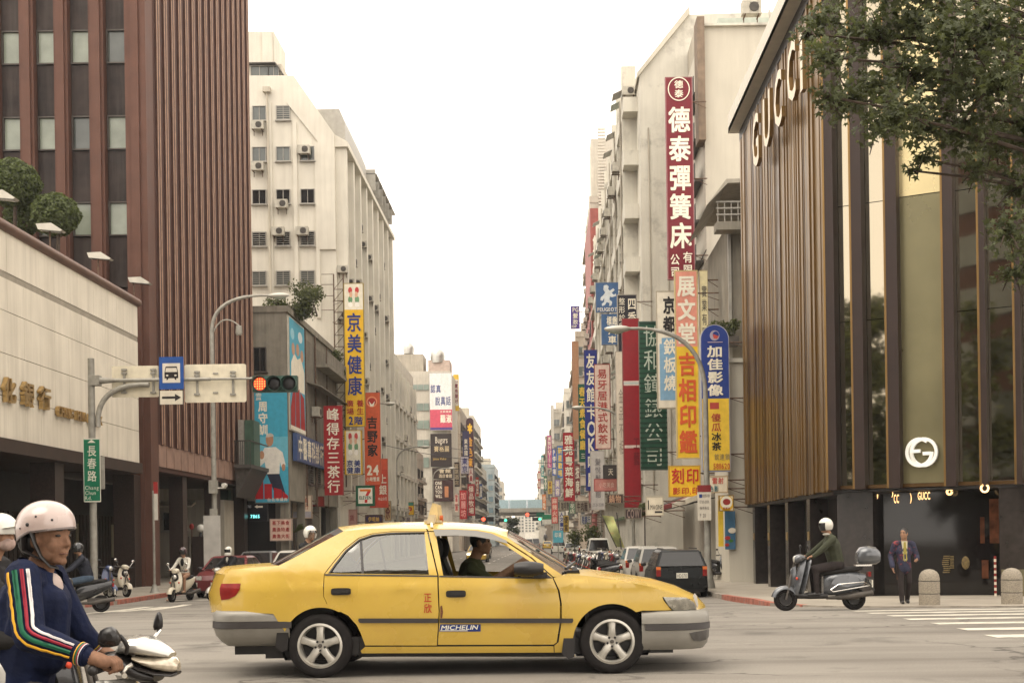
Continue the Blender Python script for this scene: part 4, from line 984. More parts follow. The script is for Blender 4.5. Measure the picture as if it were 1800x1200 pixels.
shape(t, [(.36, .758), (.72, .758), (.86, .9), (.9, .95), (.62, .95), (.5, .86)], P, (40, 42, 60), .018)
for i, (a, b, c_) in enumerate(((.02, .25, .80), (.28, .5, .84), (.55, .78, .87), (.8, .96, .9))): shape(t, [(a, c_), (b, c_-.02+.02*i), (b+.0, .965), (a-.0, .965)], P, (176, 34, 40), .021)
# side poster facing the street
t = thing('street_poster', 'large cyan street side poster with a group in white shirts and red letters', 'poster', (LW, 73.3, 8))
X = LW+.08
def SP(a, b, d=0.0):
    y = 71.1+4.6*a; zt_ = 14.1-.0*a; zb2 = 7.6; return (X+.05+d, y, zt_+(zb2-zt_)*b)
mb = MB(); mb.bb(LW+.01, X+.04, 71.1, 75.7, 7.6, 14.1); wbuild(mb, 'board', pm(196, 190, 175), t)
for pts, col, d in (([(0.02, .01), (.98, .01), (.98, .99), (.02, .99)], (70, 168, 196), .002), ([(.1, .4), (.3, .3), (.5, .34), (.72, .3), (.95, .42), (.95, .62), (.08, .62)], W_, .006), (oval(.24, .27, .1, .055), (196, 150, 120), .01), (oval(.52, .25, .1, .055), (196, 150, 120), .01), (oval(.8, .28, .1, .055), (196, 150, 120), .01), (oval(.2, .14, .12, .05), (150, 205, 220), .008), (oval(.7, .12, .14, .05), (225, 235, 235), .008),
        ([(.04, .8), (.2, .62), (.34, .62), (.3, .98), (.04, .98)], RD, .012), ([(.36, .64), (.6, .6), (.62, .98), (.34, .98)], RD, .013), ([(.66, .62), (.9, .66), (.96, .98), (.66, .98)], RD, .012), ([(.02, .955), (.98, .955), (.98, .99), (.02, .99)], W_, .015)):
    mb = MB(); mb.add([SP(a, b, d) for a, b in pts], [tuple(range(len(pts)))]); wbuild(mb, 'printed_shape', pm(*col), t)
# long blue lettered board along the facade
t = thing('facade_sign', 'long blue and white lettered board along the concrete facade below the street poster', 'sign', (LW, 78, 5.9))
mb = MB(); mb.bb(LW+.07, LW+.32, 72, 83.5, 5.9, 7.5); wbuild(mb, 'box', pm(70, 88, 130), t)
mb = MB(); letters(mb, '中醫專科診所健保', 72.2, -7.45, 83.3, -5.95, False, lambda a, b: (LW+.345, a, -b), .03); wbuild(mb, 'lettering', pm(*W_), t)
sign('red vertical tea shop sign with white brush characters', 570, 713, 603, 870, 79, (158, 30, 34), [('峰得存三茶行', True, .12, .02, .88, .98, W_, .02)], frame=(150, 50, 48), wall=LW)
t, P, _ = sign('tall yellow vertical sign with large blue characters and white figure panel on top', 606, 498, 641, 750, 87, (222, 176, 38),
    [('京美健康', True, .1, .2, .9, .79, BL, .03), ('廣場', True, .05, .81, .45, .92, RD), ('養生', True, .55, .81, .95, .92, RD), ('2階', False, .15, .925, .9, .99, BL, .03)], [(.0, .0, 1, .185, (226, 218, 198))], frame=(150, 130, 60), wall=LW)
def twins(t, P, y0, s):
    for cx in (.33, .67):
        shape(t, oval(cx, y0, .10, s*.22), P, (190, 60, 55), .014); shape(t, oval(cx+(.03 if cx < .5 else -.03), y0+s*.3, .08, s*.2), P, (214, 170, 140), .016)
        shape(t, oval(cx, y0+s*.65, .11, s*.25), P, (110, 150, 110), .014); shape(t, oval(cx, y0+s*1.0, .12, s*.18), P, (240, 234, 222), .016)
twins(t, P, .05, .1)
t, P, _ = sign('square white and yellow sign under the tall yellow vertical sign', 606, 756, 637, 834, 86.5, (226, 218, 198), [('京美', False, .1, .66, .92, .83, BL, .03), ('健康', False, .1, .82, .92, .98, BL, .03)], [(0, 0, .1, 1, YE_), (.92, 0, 1, 1, YE_)], frame=(190, 150, 50), wall=LW)
twins(t, P, .14, .36)
t, P, (c, hw, hh, yf) = sign('orange vertical restaurant sign with black characters and white 24', 641, 690, 669, 852, 90, (206, 92, 54),
    [('吉野家', True, .14, .25, .86, .7, BK, .04), ('24', False, .1, .78, .9, .9, W_, .05), ('小時營業', False, .08, .91, .92, .965, W_, .03)], frame=(190, 90, 60), wall=LW)
shape(t, oval(.5, .1, .34, .06), P, (232, 150, 110), .012); shape(t, oval(.5, .1, .26, .042), P, (176, 50, 40), .014); shape(t, [(.3, .09), (.5, .13), (.7, .09), (.6, .15), (.4, .15)], P, W_, .016)
sign('red bank sign partly hidden behind the orange restaurant sign', 650, 806, 682, 892, 96, (200, 74, 52), [('上銀', True, .5, .3, .96, .75, W_, .03), ('中山分行', False, .45, .78, .95, .86, W_)], [(.0, 0, 1, .22, (214, 90, 60))], frame=(190, 90, 60), wall=LW)
t, P, _ = sign('green framed white convenience store sign with orange and red numeral', 626, 853, 659, 889, 84, (24, 92, 62), [('ELEVEN', False, .18, .50, .82, .68, (24, 92, 62), .03)], [(.12, .12, .88, .88, (236, 230, 214))], frame=(24, 84, 56), wall=LW)
shape(t, [(.22, .18), (.8, .18), (.8, .28), (.22, .28)], P, (222, 120, 40), .018); shape(t, [(.62, .28), (.8, .28), (.66, .5), (.5, .5)], P, (200, 44, 40), .019); shape(t, [(.48, .68), (.62, .68), (.6, .84), (.46, .84)], P, (200, 44, 40), .019)
t, P, _ = sign('dark purple oval sign with gold characters above the taxi trunk', 642, 904, 673, 920, 78, (70, 52, 48), [('伊呢納', False, .18, .2, .82, .8, (200, 160, 70), .02)], frame=(90, 70, 50))
shape(t, oval(.5, .5, .48, .46, 26), P, (48, 34, 62), .012)
t, P, _ = sign('black scrolling led sign with cyan digits and white arrow', 404, 886, 471, 916, 70.7, (24, 22, 28), [('服務專線 07-2521-7165', False, .02, .04, .58, .22, (200, 200, 205))], frame=(40, 36, 38), name='led_sign')
M_led = mat('cyan_led', (.1, .5, .5), .5, var=0, emit=(.25, 1.0, .95), estr=1.3)
mb = MB()
c, hw, hh, yf = _
for i, ch in enumerate('02 2521 7165'):
    if ch == ' ': continue
    letters(mb, ch, .1*hw+i*.125*hw, .6, .1*hw+i*.125*hw+.12*hw, .82, False, lambda a, b: (c.x-hw+a, yf-.024, c.z+hh-b*2*hh), .03)
mb.v = [(p[0], p[1], p[2]) for p in mb.v]; wbuild(mb, 'led_digits', M_led, t)
shape(t, [(.66, .14), (.74, .04), (.74, .1), (.88, .1), (.88, .2), (.74, .2), (.74, .25)], P, W_, .016)
sign('pinkish white menu board with red characters beside the led sign', 475, 911, 514, 950, 70.6, (222, 190, 172), [('喜下美食', False, .1, .08, .9, .3, RD), ('農漁特產', False, .1, .38, .9, .6, RD), ('農漁大街', False, .1, .68, .9, .9, RD)], frame=(180, 160, 145), name='menu_board')
sign('white lettered shop board under the corrugated wall', 514, 870, 549, 911, 76, (214, 196, 172), [('金煥', True, .2, .1, .45, .62, (170, 90, 70)), ('商行', True, .6, .1, .85, .62, (170, 90, 70))], [(.05, .7, .95, .95, (170, 165, 170))], frame=(160, 140, 120), wall=LW)
sign('small red awning board next to the white lettered shop board', 549, 872, 570, 890, 80, (150, 52, 42), [], frame=(120, 50, 40), wall=LW)
sign('pink slanted shop board behind the open face helmet rider', 584, 895, 628, 925, 92, (190, 150, 140), [('生活百貨', False, .1, .3, .9, .7, (140, 60, 60))], frame=(160, 120, 110), wall=LW)
sign('yellow and green parking sign with red letter P', 690, 882, 728, 905, 128, (226, 176, 40), [('P', False, .7, .34, .92, .94, RD, .04), ('日242', False, .1, .5, .6, .9, (150, 60, 40))], [(0, 0, 1, .28, (60, 130, 110))], frame=(150, 130, 60), wall=-14.3)
sign('faded white shop board below the parking sign', 690, 906, 726, 922, 126, (200, 190, 172), [('文昌', False, .4, .1, .9, .9, (90, 70, 90))], frame=(150, 140, 125), wall=-14.3)
YBB = 179.2
t, P, _ = sign('white and pink election billboard with blue characters on the tiled block', 755, 655, 795, 756, YBB, (232, 230, 226), [('認真', False, .04, .2, .52, .36, (50, 70, 130), .02), ('說真話', False, .24, .4, .95, .58, (50, 70, 130), .02), ('羅淑', False, .45, .72, .98, .88, W_, .05), ('立委候選', False, .45, .655, .95, .7, W_)], [(0, .64, 1, .96, (204, 84, 104)), (0, .95, 1, 1, (90, 70, 130))], name='billboard', cat='billboard', frame=(170, 165, 160))
sign('dark brown club billboard with cream characters', 757, 762, 794, 820, YBB, (52, 42, 38), [('Bugsrs', False, .22, .08, .82, .3, (215, 205, 185), .02), ('賽格麗', False, .15, .36, .9, .56, (200, 180, 140)), ('Johnnie Walker', False, .1, .72, .75, .8, (190, 160, 90))], frame=(60, 50, 44), name='billboard', cat='billboard')
sign('dark narrow club sign under the brown billboard', 760, 822, 797, 841, YBB, (62, 50, 44), [('會館', False, .3, .08, .9, .5, (215, 200, 170), .03), ('酒店會館', False, .3, .55, .95, .95, (215, 200, 170), .02)], frame=(60, 50, 44))
sign('dark bill with stacked white english words on the tiled block', 763, 843, 797, 881, YBB, (66, 44, 42), [('ONE', False, .06, .06, .42, .24, W_, .03), ('CAN', False, .06, .26, .42, .44, W_, .03), ('YOU', False, .06, .46, .42, .64, W_, .03), ('WILL', False, .06, .66, .42, .84, W_, .03)], [(.55, .3, .75, .8, (190, 130, 90))], frame=(60, 50, 44), name='billboard', cat='billboard')
sign('slim white sign with yellow pointed ends, red characters', 797, 658, 807, 722, 190, (232, 226, 212), [('Brun', False, .1, .16, .9, .23, (120, 40, 60)), ('賣格麗好', True, .12, .25, .88, .8, (130, 40, 60), .03)], [(0, 0, 1, .14, (226, 190, 70)), (0, .86, 1, 1, (226, 190, 70))], frame=(200, 170, 80), wall=-13.4)
sign('purple brown spire sign with gold star and gold characters', 820, 734, 833, 845, 204, (66, 40, 46), [('金色東方', True, .15, .3, .85, .95, (220, 160, 60), .03), ('✱', False, .1, .08, .9, .26, (236, 190, 60))], frame=(60, 40, 44), wall=-13.6, round_top=True)
sign('navy sign with white characters in front of the grey block', 813, 757, 825, 802, 198, (64, 60, 92), [('東京國', True, .2, .3, .8, .98, W_, .02)], frame=(60, 56, 80), wall=-13.5)
sign('lavender white sign with dark blue characters', 810, 802, 824, 832, 196, (206, 200, 206), [('東京', True, .12, .04, .88, .96, (52, 56, 130), .03)], frame=(120, 110, 140), wall=-13.5)
sign('dark brown slim sign left of the lavender one', 797, 812, 808, 855, 186, (62, 50, 44), [('富葉酒店', True, .1, .05, .9, .95, (220, 205, 175), .02)], frame=(60, 50, 44), wall=-13.4)
sign('tall red sign with pink characters near the brown spire sign', 808, 861, 821, 912, 170, (176, 52, 52), [('加麗坊', True, .12, .05, .88, .95, (232, 170, 160), .02)], frame=(150, 60, 56), wall=-14)
sign('tall dark red sign with white characters, nearest the elevated road', 822, 850, 835, 906, 188, (166, 46, 50), [('極品牧場', True, .12, .05, .88, .95, W_, .02)], frame=(150, 60, 56), wall=-14)
sign('white sign with red top by the dark red sign', 824, 822, 832, 848, 192, (224, 210, 200), [('人員', True, .1, .05, .9, .95, RD, .03)], frame=(150, 140, 130), wall=-14)
# ---- right side
RW = 6.6
t, P, _ = sign('towering maroon sign with cream characters and ringed emblem', 1171, 137, 1219, 492, 59.4, (112, 24, 36), [('德泰彈簧床', True, .06, .14, .94, .855, W_, .035), ('公司', True, .08, .87, .46, .995, W_, .02), ('有限', True, .54, .86, .94, .985, W_, .02), ('德泰', True, .32, .015, .68, .105, W_, .02)], frame=(140, 90, 90), wall=7.95)
mb = MB(); c, hw, hh, yf = _; zc = c.z+hh-2*hh*.06
ring(mb, c.x, zc, hw*.8, hw*.87, 0, 360, 36, yf-.03, yf-.004); wbuild(mb, 'ring', pm(*W_), t)
sign('long pink and yellow seal shop sign with white and orange characters', 1187, 476, 1228, 806, 53, (226, 186, 48), [('展文堂', True, .08, .02, .92, .4, W_, .045), ('吉相印鑑', True, .08, .43, .92, .98, (206, 92, 44), .045)], [(0, 0, 1, .405, (222, 148, 128))], frame=(190, 170, 120), wall=7.5)
sign('slim cream strip sign along the pink and yellow sign', 1229.5, 476, 1244, 612, 53.1, (226, 214, 170), [('實業有限', True, .2, .18, .9, .9, (90, 84, 78), .01)], frame=(180, 165, 130), wall=7.5)
sign('yellow seal engraving sign with red characters below the pink and yellow one', 1175, 818, 1231, 873, 52.6, (230, 184, 44), [('刻印', False, .06, .06, .98, .62, (190, 56, 40), .03), ('影印.印', False, .1, .68, .98, .94, (190, 56, 40), .02)], frame=(190, 150, 60), wall=7.5)
t, P, _ = sign('round topped blue and yellow photo shop sign with white characters', 1232, 571, 1282, 829, 46.9, (40, 62, 134), [('加佳影像', True, .2, .14, .8, .49, W_, .045), ('傻瓜', True, .32, .60, .7, .73, (176, 70, 50), .02), ('冰茶', True, .32, .73, .7, .86, BK, .03), ('飲連鎖', False, .42, .875, .98, .925, (120, 110, 90), .01), ('5811620', False, .38, .94, .98, .985, (190, 90, 50), .02)], [(.03, .503, .97, .99, (228, 190, 62)), (.3, .53, .62, .575, (176, 70, 60))], frame=(170, 170, 175), wall=8.2, round_top=True)
shape(t, oval(.5, .075, .17, .035, 24), P, (170, 160, 175), .012); shape(t, oval(.54, .07, .11, .022, 24), P, (40, 62, 134), .014); shape(t, [(.44, .065), (.64, .08), (.58, .098), (.46, .095)], P, (196, 80, 70), .016); shape(t, [(.25, .118), (.78, .118), (.78, .123), (.25, .123)], P, (190, 170, 180), .014)
sign('white laser colour photo board under the blue and yellow sign', 1243, 836, 1279, 866, 46.8, (226, 214, 190), [('雷射', False, .2, .08, .8, .5, (196, 70, 60), .02), ('色影', False, .05, .55, .55, .95, (60, 110, 120), .02)], frame=(180, 160, 130), wall=8.2)
t, P, _ = sign('white teppanyaki sign with black and white characters on a blue brush patch', 1154, 512, 1190, 718, 60, (222, 214, 196), [('京都', True, .3, .04, .96, .37, BK, .05), ('鉄板燒', True, .3, .4, .98, .86, W_, .03)], [(.25, .40, .98, .9, (120, 160, 190)), (.14, .45, .9, .93, (128, 166, 194))], frame=(170, 160, 140), wall=RW+1)
sign('dark green slatted watch shop sign with pale outlined characters', 1124, 565, 1172, 826, 62, (30, 74, 54), [('協和鐘錶公司', True, .12, .02, .88, .985, (176, 186, 170), .0)], [(0, i/30+.01, 1, i/30+.022, (20, 52, 38)) for i in range(30)], frame=(80, 96, 84), wall=RW+.4)
sign('plain red vertical sign board with two pale bands', 1095, 560, 1125, 892, 66, (140, 26, 34), [('工藝', True, .55, .62, .95, .78, (110, 20, 28), .02)], [(0, .33, 1, .355, (206, 190, 180)), (0, .67, 1, .685, (206, 190, 180)), (0, .34, 1, .345, (160, 190, 190))], frame=(130, 60, 56), wall=RW)
sign('tall white sign with faint grey characters behind the red board', 1083, 618, 1099, 872, 68.5, (214, 204, 186), [('金品不相', True, .25, .25, .85, .72, (150, 140, 126), .0)], frame=(170, 160, 145), wall=RW)
sign('black clinic sign with large white characters', 1085, 518, 1120, 622, 72, (36, 34, 42), [('四季', True, .5, .04, .98, .52, W_, .02), ('整形診所', True, .06, .05, .42, .6, W_, .01)], frame=(150, 145, 135), wall=RW)
t, P, _ = sign('blue car dealer sign with rearing lion emblem', 1047, 497, 1087, 549, 80, (62, 96, 140), [('PEUGEOT', False, .06, .84, .94, .98, W_, .02)], frame=(90, 110, 140), wall=RW)
lion = [(.36, .1), (.5, .08), (.58, .14), (.55, .22), (.62, .28), (.78, .2), (.84, .26), (.7, .36), (.8, .42), (.88, .38), (.9, .46), (.72, .5), (.62, .48), (.6, .58), (.72, .66), (.68, .78), (.58, .8), (.6, .7), (.48, .66), (.4, .76), (.28, .8), (.26, .72), (.36, .66), (.38, .52), (.3, .62), (.2, .6), (.22, .5), (.32, .44), (.42, .34), (.34, .24)]
shape(t, lion, P, (206, 212, 214), .014)
sign('lower blue car dealer sign with white characters', 1057, 552, 1087, 606, 79.6, (58, 92, 134), [('標緻', False, .3, .06, .95, .4, W_, .03), ('汽車', True, .35, .42, .9, .98, W_, .03)], frame=(90, 110, 140), wall=RW)
sign('deep blue vertical sign with white characters, behind the pale pink one', 1028, 615, 1051, 862, 100, (40, 50, 130), [('友友館卡OK啡廳', True, .12, .02, .88, .98, W_, .03)], frame=(60, 64, 110), wall=6.2)
sign('pale pink dim sum sign with red brush characters', 1045, 640, 1073, 789, 88, (226, 200, 184), [('易牙居港式飲茶', True, .15, .05, .85, .95, (176, 52, 44), .015)], frame=(150, 60, 50), wall=6.4)
sign('green vegetarian diner sign with yellow characters', 1017, 675, 1031, 812, 112, (24, 88, 66), [('春天素食餐廳', True, .06, .03, .94, .85, (232, 196, 80), .035), ('三', False, .2, .88, .8, .96, W_)], frame=(40, 90, 70), wall=6.2)
sign('red seafood restaurant sign with white characters, far along the right', 990, 760, 1010, 881, 130, (170, 34, 44), [('雅苑粵菜海鮮', True, .1, .03, .9, .95, W_, .04)], frame=(150, 50, 50), wall=6.2)
sign('small purple beauty salon sign high on the right', 1003, 538, 1019, 578, 122, (96, 74, 150), [('PG', False, .2, .05, .9, .28, W_, .03), ('髮妝', True, .2, .3, .85, .82, W_, .03), ('10F', False, .1, .83, .7, .97, W_, .02)], frame=(90, 76, 130), wall=6.3)
sign('tall blank tan sign board past the deep blue sign', 1006, 600, 1018, 772, 126, (176, 132, 100), [], frame=(150, 116, 90), wall=6.3)
sign('grey salon sign with a phone number below the pale pink one', 1038, 792, 1063, 896, 86, (196, 190, 184), [('髮悅髮型館', True, .3, .12, .75, .8, (110, 104, 110), .0), ('2521-2218', False, .1, .88, .9, .94, (110, 104, 110), .01)], frame=(170, 164, 156), wall=6.4)
t, P, _ = sign('pink oval sign with red trim in front of the tall white sign', 1044, 841, 1086, 863, 70, (196, 130, 120), [('小吃美食', False, .2, .25, .85, .75, (230, 200, 180), .01)], frame=(170, 90, 84), wall=RW)
t, P, _ = sign('small dark round sign beside the plain red board', 1060, 817, 1086, 841, 69, (60, 54, 50), [('天', False, .32, .2, .7, .8, (200, 190, 170), .02)], frame=(50, 46, 44), wall=RW)
sign('white boxed boutique sign with thin black letters', 1135, 872, 1166, 906, 52, (220, 210, 188), [('I', False, .08, .15, .2, .72, BK, .0), ('MAGINE', False, .24, .42, .94, .7, BK, .0)], [(.5, .76, .92, .86, (60, 54, 50))], frame=(190, 180, 160), wall=7.4)
t, P, _ = sign('round yellow and white fruit tea sign beside the boutique', 1263, 870, 1289, 898, 46.4, (224, 214, 190), [('果茶坊', False, .25, .74, .75, .92, RD)], frame=(150, 120, 60), wall=8.3)
shape(t, oval(.5, .5, .5, .5, 26), P, (222, 176, 50), .012); shape(t, oval(.5, .44, .4, .4, 26), P, (230, 222, 200), .014); shape(t, oval(.52, .42, .26, .2, 20), P, (150, 50, 46), .016)
# far signs on the right
for i, (u0, v0, u1, v1, Y, bg_, tx, col, lab) in enumerate((
    (962, 765, 970, 822, 215, (196, 84, 140), '賓館HOTEL', W_, 'far magenta hotel sign with white characters'),
    (970, 788, 978, 836, 200, (70, 92, 160), 'P停車場', W_, 'far blue car park sign with white characters'),
    (979, 783, 990, 840, 180, (60, 110, 170), '新星歡唱', (232, 200, 90), 'far sky blue sign with yellow characters'),
    (968, 712, 974, 780, 235, (214, 208, 196), '', W_, 'far blank pale grey sign board'),
    (956, 836, 962, 862, 240, (40, 110, 80), '茶', W_, 'far small green sign under the magenta one'),
    (969, 873, 981, 920, 150, (206, 90, 84), '麻辣火鍋', (232, 200, 180), 'far salmon red hot pot sign above parked scooters'),
    (983, 880, 1008, 897, 120, (170, 160, 140), '咖啡簡餐', (80, 70, 64), 'far grey cafe board below the red seafood sign'),
    (982, 898, 993, 936, 118, (226, 220, 212), '人文書店', (40, 60, 140), 'far white sign with deep blue characters'),
    (1011, 880, 1036, 900, 100, (150, 140, 124), '牛肉麵', (70, 50, 44), 'drab noodle shop board under the deep blue sign'),
    (990, 905, 1000, 935, 112, (190, 160, 70), '便當', (70, 50, 40), 'far mustard lunch box sign'),
    (1066, 868, 1096, 885, 64, (60, 40, 40), '鍋物', (190, 150, 120), 'dark hot pot board at the foot of the plain red board'),
    (1098, 893, 1128, 912, 58, (58, 44, 46), 'COW', (150, 130, 120), 'dark brown shop board next to the white boxed sign'))):
    sign(lab, u0, v0, u1, v1, Y, bg_, [(tx, (v1-v0) > (u1-u0), .12, .04, .88, .96, col, .03)] if tx else [], wall=6.3 if Y > 75 else 7.0, group='far signs on the right')
# slanted fabric banner
t = thing('fabric_banner', 'slanted green and orange fabric banner hung by a shop front', 'banner', at(1072, 960, 60))
mb = MB(); n = 8; rows = []
for i in range(n+1):
    b = i/n; rows.append([at(1058+26*b+a*20-6*b*a, 905+b*55+a*2, 60+.12*math.sin(b*7+a*2)) for a in (0, .25, .5, .75, 1)])
mb.grid(rows); o = wbuild(mb, 'cloth', mat('banner_cloth', (.34, .36, .15), .8, var=.5, scale=1.3, dirt=(.55, .22, .12), dirt_amt=.8, dirt_scale=1.2), t, 60)
mb = MB(); mb.tube([at(1056, 902, 60.05), at(1084, 962, 60.05)], .03, 5); mb.tube([at(1084, 900, 60.05), at(1092, 965, 60.05)], .03, 5); wbuild(mb, 'pole', M_dsteel, t)
# shop fronts and awnings at the foot of the right hand row
for i, (y0, y1, m_, lab) in enumerate(((52, 58, (190, 182, 165), 'pale shop awning below the yellow seal engraving sign'), (58.5, 64, (120, 40, 40), 'red shop awning beside the white boxed sign'), (66, 73, (70, 64, 58), 'dark shop awning past the red one'), (78, 90, (150, 140, 120), 'long dusty shop awning under the dim sum sign'), (94, 108, (90, 110, 80), 'dull green shop awning far along the right'))):
    t = thing('shop_awning', lab, 'awning', (6.8, (y0+y1)/2, 2.6), group='awnings along the right pavement')
    mb = MB(); mb.prism([(7.6, 3.4), (5.9, 2.75), (5.9, 2.55), (7.6, 3.2)], lambda a, b, d: (a, d, b), y0, y1); wbuild(mb, 'canopy', pm(*m_), t)
    mb = MB()
    for y in (y0+.2, y1-.2): mb.cyl((6.0, y, 2.6), (7.6, y, 2.9), .03, n=6)
    wbuild(mb, 'frame', M_dsteel, t)

for i, (u0, v0, u1, v1, Y, bg_, tx, col, lab) in enumerate((
    (951, 800, 956, 838, 262, (60, 150, 150), '旅社', W_, 'tiny teal inn sign before the far right blocks'),
    (945, 828, 950, 858, 300, (170, 60, 60), '藥局', W_, 'tiny red pharmacy sign before the far right blocks'),
    (963, 845, 971, 868, 190, (226, 196, 90), '茶館', (120, 50, 40), 'small far yellow tea house sign'),
    (1000, 884, 1012, 903, 104, (70, 120, 90), '花店', W_, 'small green florist board above the scooter row'),
    (975, 842, 985, 872, 160, (150, 140, 180), '美容', W_, 'small far lilac salon sign'),
    (953, 868, 960, 896, 210, (206, 120, 60), '小吃', W_, 'small far orange snack sign'),
    (1020, 905, 1040, 922, 92, (190, 184, 170), '眼鏡行', (60, 70, 110), 'pale optician board behind the cyan notice board'),
    (1010, 815, 1020, 870, 108, (120, 60, 60), '按摩', W_, 'slim maroon massage sign below the green diner sign'))):
    sign(lab, u0, v0, u1, v1, Y, bg_, [(tx, (v1-v0) > (u1-u0), .12, .04, .88, .96, col, .03)], wall=6.3, group='far signs on the right')
for i, (u0, v0, u1, v1, Y, bg_, tx, col, lab) in enumerate((
    (836, 838, 842, 872, 232, (190, 70, 60), '酒', W_, 'tiny far red sign on the left past the dark red sign'),
    (843, 850, 848, 876, 250, (60, 90, 150), '書', W_, 'tiny far blue sign on the left near the glass block'),
    (738, 876, 750, 905, 172, (80, 76, 70), '髮廊', W_, 'dark grey salon sign beside the parking sign'),
    (799, 866, 806, 900, 178, (226, 214, 196), '當鋪', RD, 'small white pawn shop sign left of the tall red sign'),
    (676, 880, 688, 915, 110, (176, 150, 110), '茶', (110, 50, 40), 'small tan tea sign past the red bank sign'))):
    sign(lab, u0, v0, u1, v1, Y, bg_, [(tx, (v1-v0) > (u1-u0), .12, .04, .88, .96, col, .03)], wall=-14.2, group='far signs on the left')
# ================================================================== street furniture
def arc_path(p0, p1, p2, n=10):   # quadratic bend
    p0, p1, p2 = Vector(p0), Vector(p1), Vector(p2)
    return [(p0*(1-t)*(1-t)+p1*2*t*(1-t)+p2*t*t) for t in [i/n for i in range(n+1)]]
M_pole = mat('pole_paint', (.33, .315, .275), .55, .25, var=.15, scale=5, streak=.35)
# traffic signal on its long arm
YP = 40.5
base = gpt(166, 1052, .13); YP = base.y; top = at(160, 630, YP)
t = thing('signal_mast', 'grey signal mast with long arm over the left lane', 'traffic light', base)
mb = MB(); mb.tube([base, (base.x, YP, base.z+.4), (base.x, YP, top.z)], [.13, .12, .105], 14); mb.lathe([(.24, 0), (.24, .05), (.15, .12)], 14, base); wbuild(mb, 'post', M_pole, t, 40)
zA = at(300, 667, YP).z
mb = MB(); mb.box((base.x+.12, YP, zA), (.34, .3, .32)); mb.tube([(base.x+.15, YP, zA), (at(205, 667, YP).x, YP, zA)], [.13, .06], 10)
mb.tube([(at(200, 667, YP).x, YP, zA), (at(370, 667, YP).x, YP, zA)], .06, 10); mb.tube([(at(370, 667, YP).x, YP, zA), (at(450, 667, YP).x, YP, zA)], .04, 8); wbuild(mb, 'arm', M_pole, t, 40)
mb = MB(); mb.tube([(base.x+.2, YP, at(170, 750, YP).z), (base.x+.2, YP, at(170, 735, YP).z)]+arc_path((base.x+.2, YP, at(170, 735, YP).z), (base.x+.3, YP, at(220, 672, YP).z), (at(262, 674, YP).x, YP, at(262, 676, YP).z), 10), .085, 10); wbuild(mb, 'brace', M_pole, t, 40)
# signal head
c = at(484, 675, YP); k = YP/F
mb = MB(); mb.bb(c.x-39*k, c.x+39*k, YP-.12, YP+.14, c.z-14*k, c.z+14*k); head = wbuild(mb, 'signal_head', mat('signal_green', (.03, .075, .055), .45, var=.1), t)
lm = [mat('red_signal_lit', (.5, .03, .02), .4, var=0, emit=(1, .07, .03), estr=.55), M_black, M_black]
for i in range(3):
    x = c.x+(-26+26*i)*k*.98
    mb = MB(); mb.lathe([(13.3*k, -.30), (13.6*k, -.30), (13.6*k, -.121), (13.3*k, -.121)], 22, (x, YP, c.z), 'y', caps=False)
    wbuild(mb, 'hood', [MATS['signal_green'], M_black][i == 0 and 0], head, 30)
    mb = MB(); mb.lathe([(0.0, -.15), (6*k, -.146), (11.5*k, -.125), (11.6*k, -.12)], 22, (x, YP, c.z), 'y', caps=False); wbuild(mb, 'lens', lm[i], head, 60)
    if i == 0:
        mb = MB()
        for a in range(5):
            for b in range(5):
                if (a-2)**2+(b-2)**2 < 6.5: mb.lathe([(.0, -.163), (1.3*k, -.16)], 7, (x+(a-2)*4.2*k, YP, c.z+(b-2)*4.2*k), 'y', caps=False)
        wbuild(mb, 'led_dots', mat('amber_led', (.8, .4, .1), .4, var=0, emit=(1, .55, .12), estr=.75), head)
# plates hanging on the arm
def plate(nm, label, u0, v0, u1, v1, Y, col, r_=.03, edge=None, cat='road sign'):
    c = at((u0+u1)/2, (v0+v1)/2, Y); hw, hh = (u1-u0)/2*Y/F, (v1-v0)/2*Y/F
    t = thing(nm, label, cat, (c.x, Y, c.z-hh))
    def rr(hw, hh, r_): return [(sx*(hw-r_)+r_*math.cos(R(a)), sz*(hh-r_)+r_*math.sin(R(a))) for sx, sz, a0 in ((1, 1, 0), (-1, 1, 90), (-1, -1, 180), (1, -1, 270)) for a in (a0, a0+30, a0+60, a0+90)]
    mb = MB(); mb.prism(rr(hw, hh, r_), lambda a, b, d: (c.x+a, d, c.z+b), Y-.018, Y); wbuild(mb, 'plate', pm(*(edge or col)), t)
    P = lambda a, b, d=0.0: (c.x-hw+2*hw*a, Y-.018-d, c.z+hh-2*hh*b)
    if edge: mb = MB(); mb.add([P(a, b, .003) for a, b in ((.04, .02), (.04, .98), (.96, .98), (.96, .02))], [(0, 1, 2, 3)]); wbuild(mb, 'face', pm(*col), t)
    return t, P, c, hw, hh
def ladder(t, u, v0, v1, Y):
    mb = MB(); a, b = at(u, v0, Y), at(u, v1, Y); mb.bb(a.x-.035, a.x+.035, Y-.06, Y-.02, b.z, a.z)
    for v in (v0+2, v0+8, v1-2): q = at(u, v, Y); mb.bb(q.x-.09, q.x+.09, Y-.075, Y-.02, q.z-.03, q.z+.03)
    wbuild(mb, 'mounting_bracket', M_pole, t)
YS_ = YP+.16
t, P, c, hw, hh = plate('road_sign', 'cream back of a road sign behind the arm, left of the blue bus sign', 197, 643, 279, 698, YS_, (212, 203, 180))
ladder(t, 219, 648, 692, YS_); ladder(t, 270, 648, 692, YS_)
t, P, c, hw, hh = plate('road_sign', 'larger cream back of a road sign between bus sign and red light', 325, 640, 433, 707, YS_, (216, 207, 184), .06)
ladder(t, 347, 652, 695, YS_); ladder(t, 410, 652, 695, YS_)
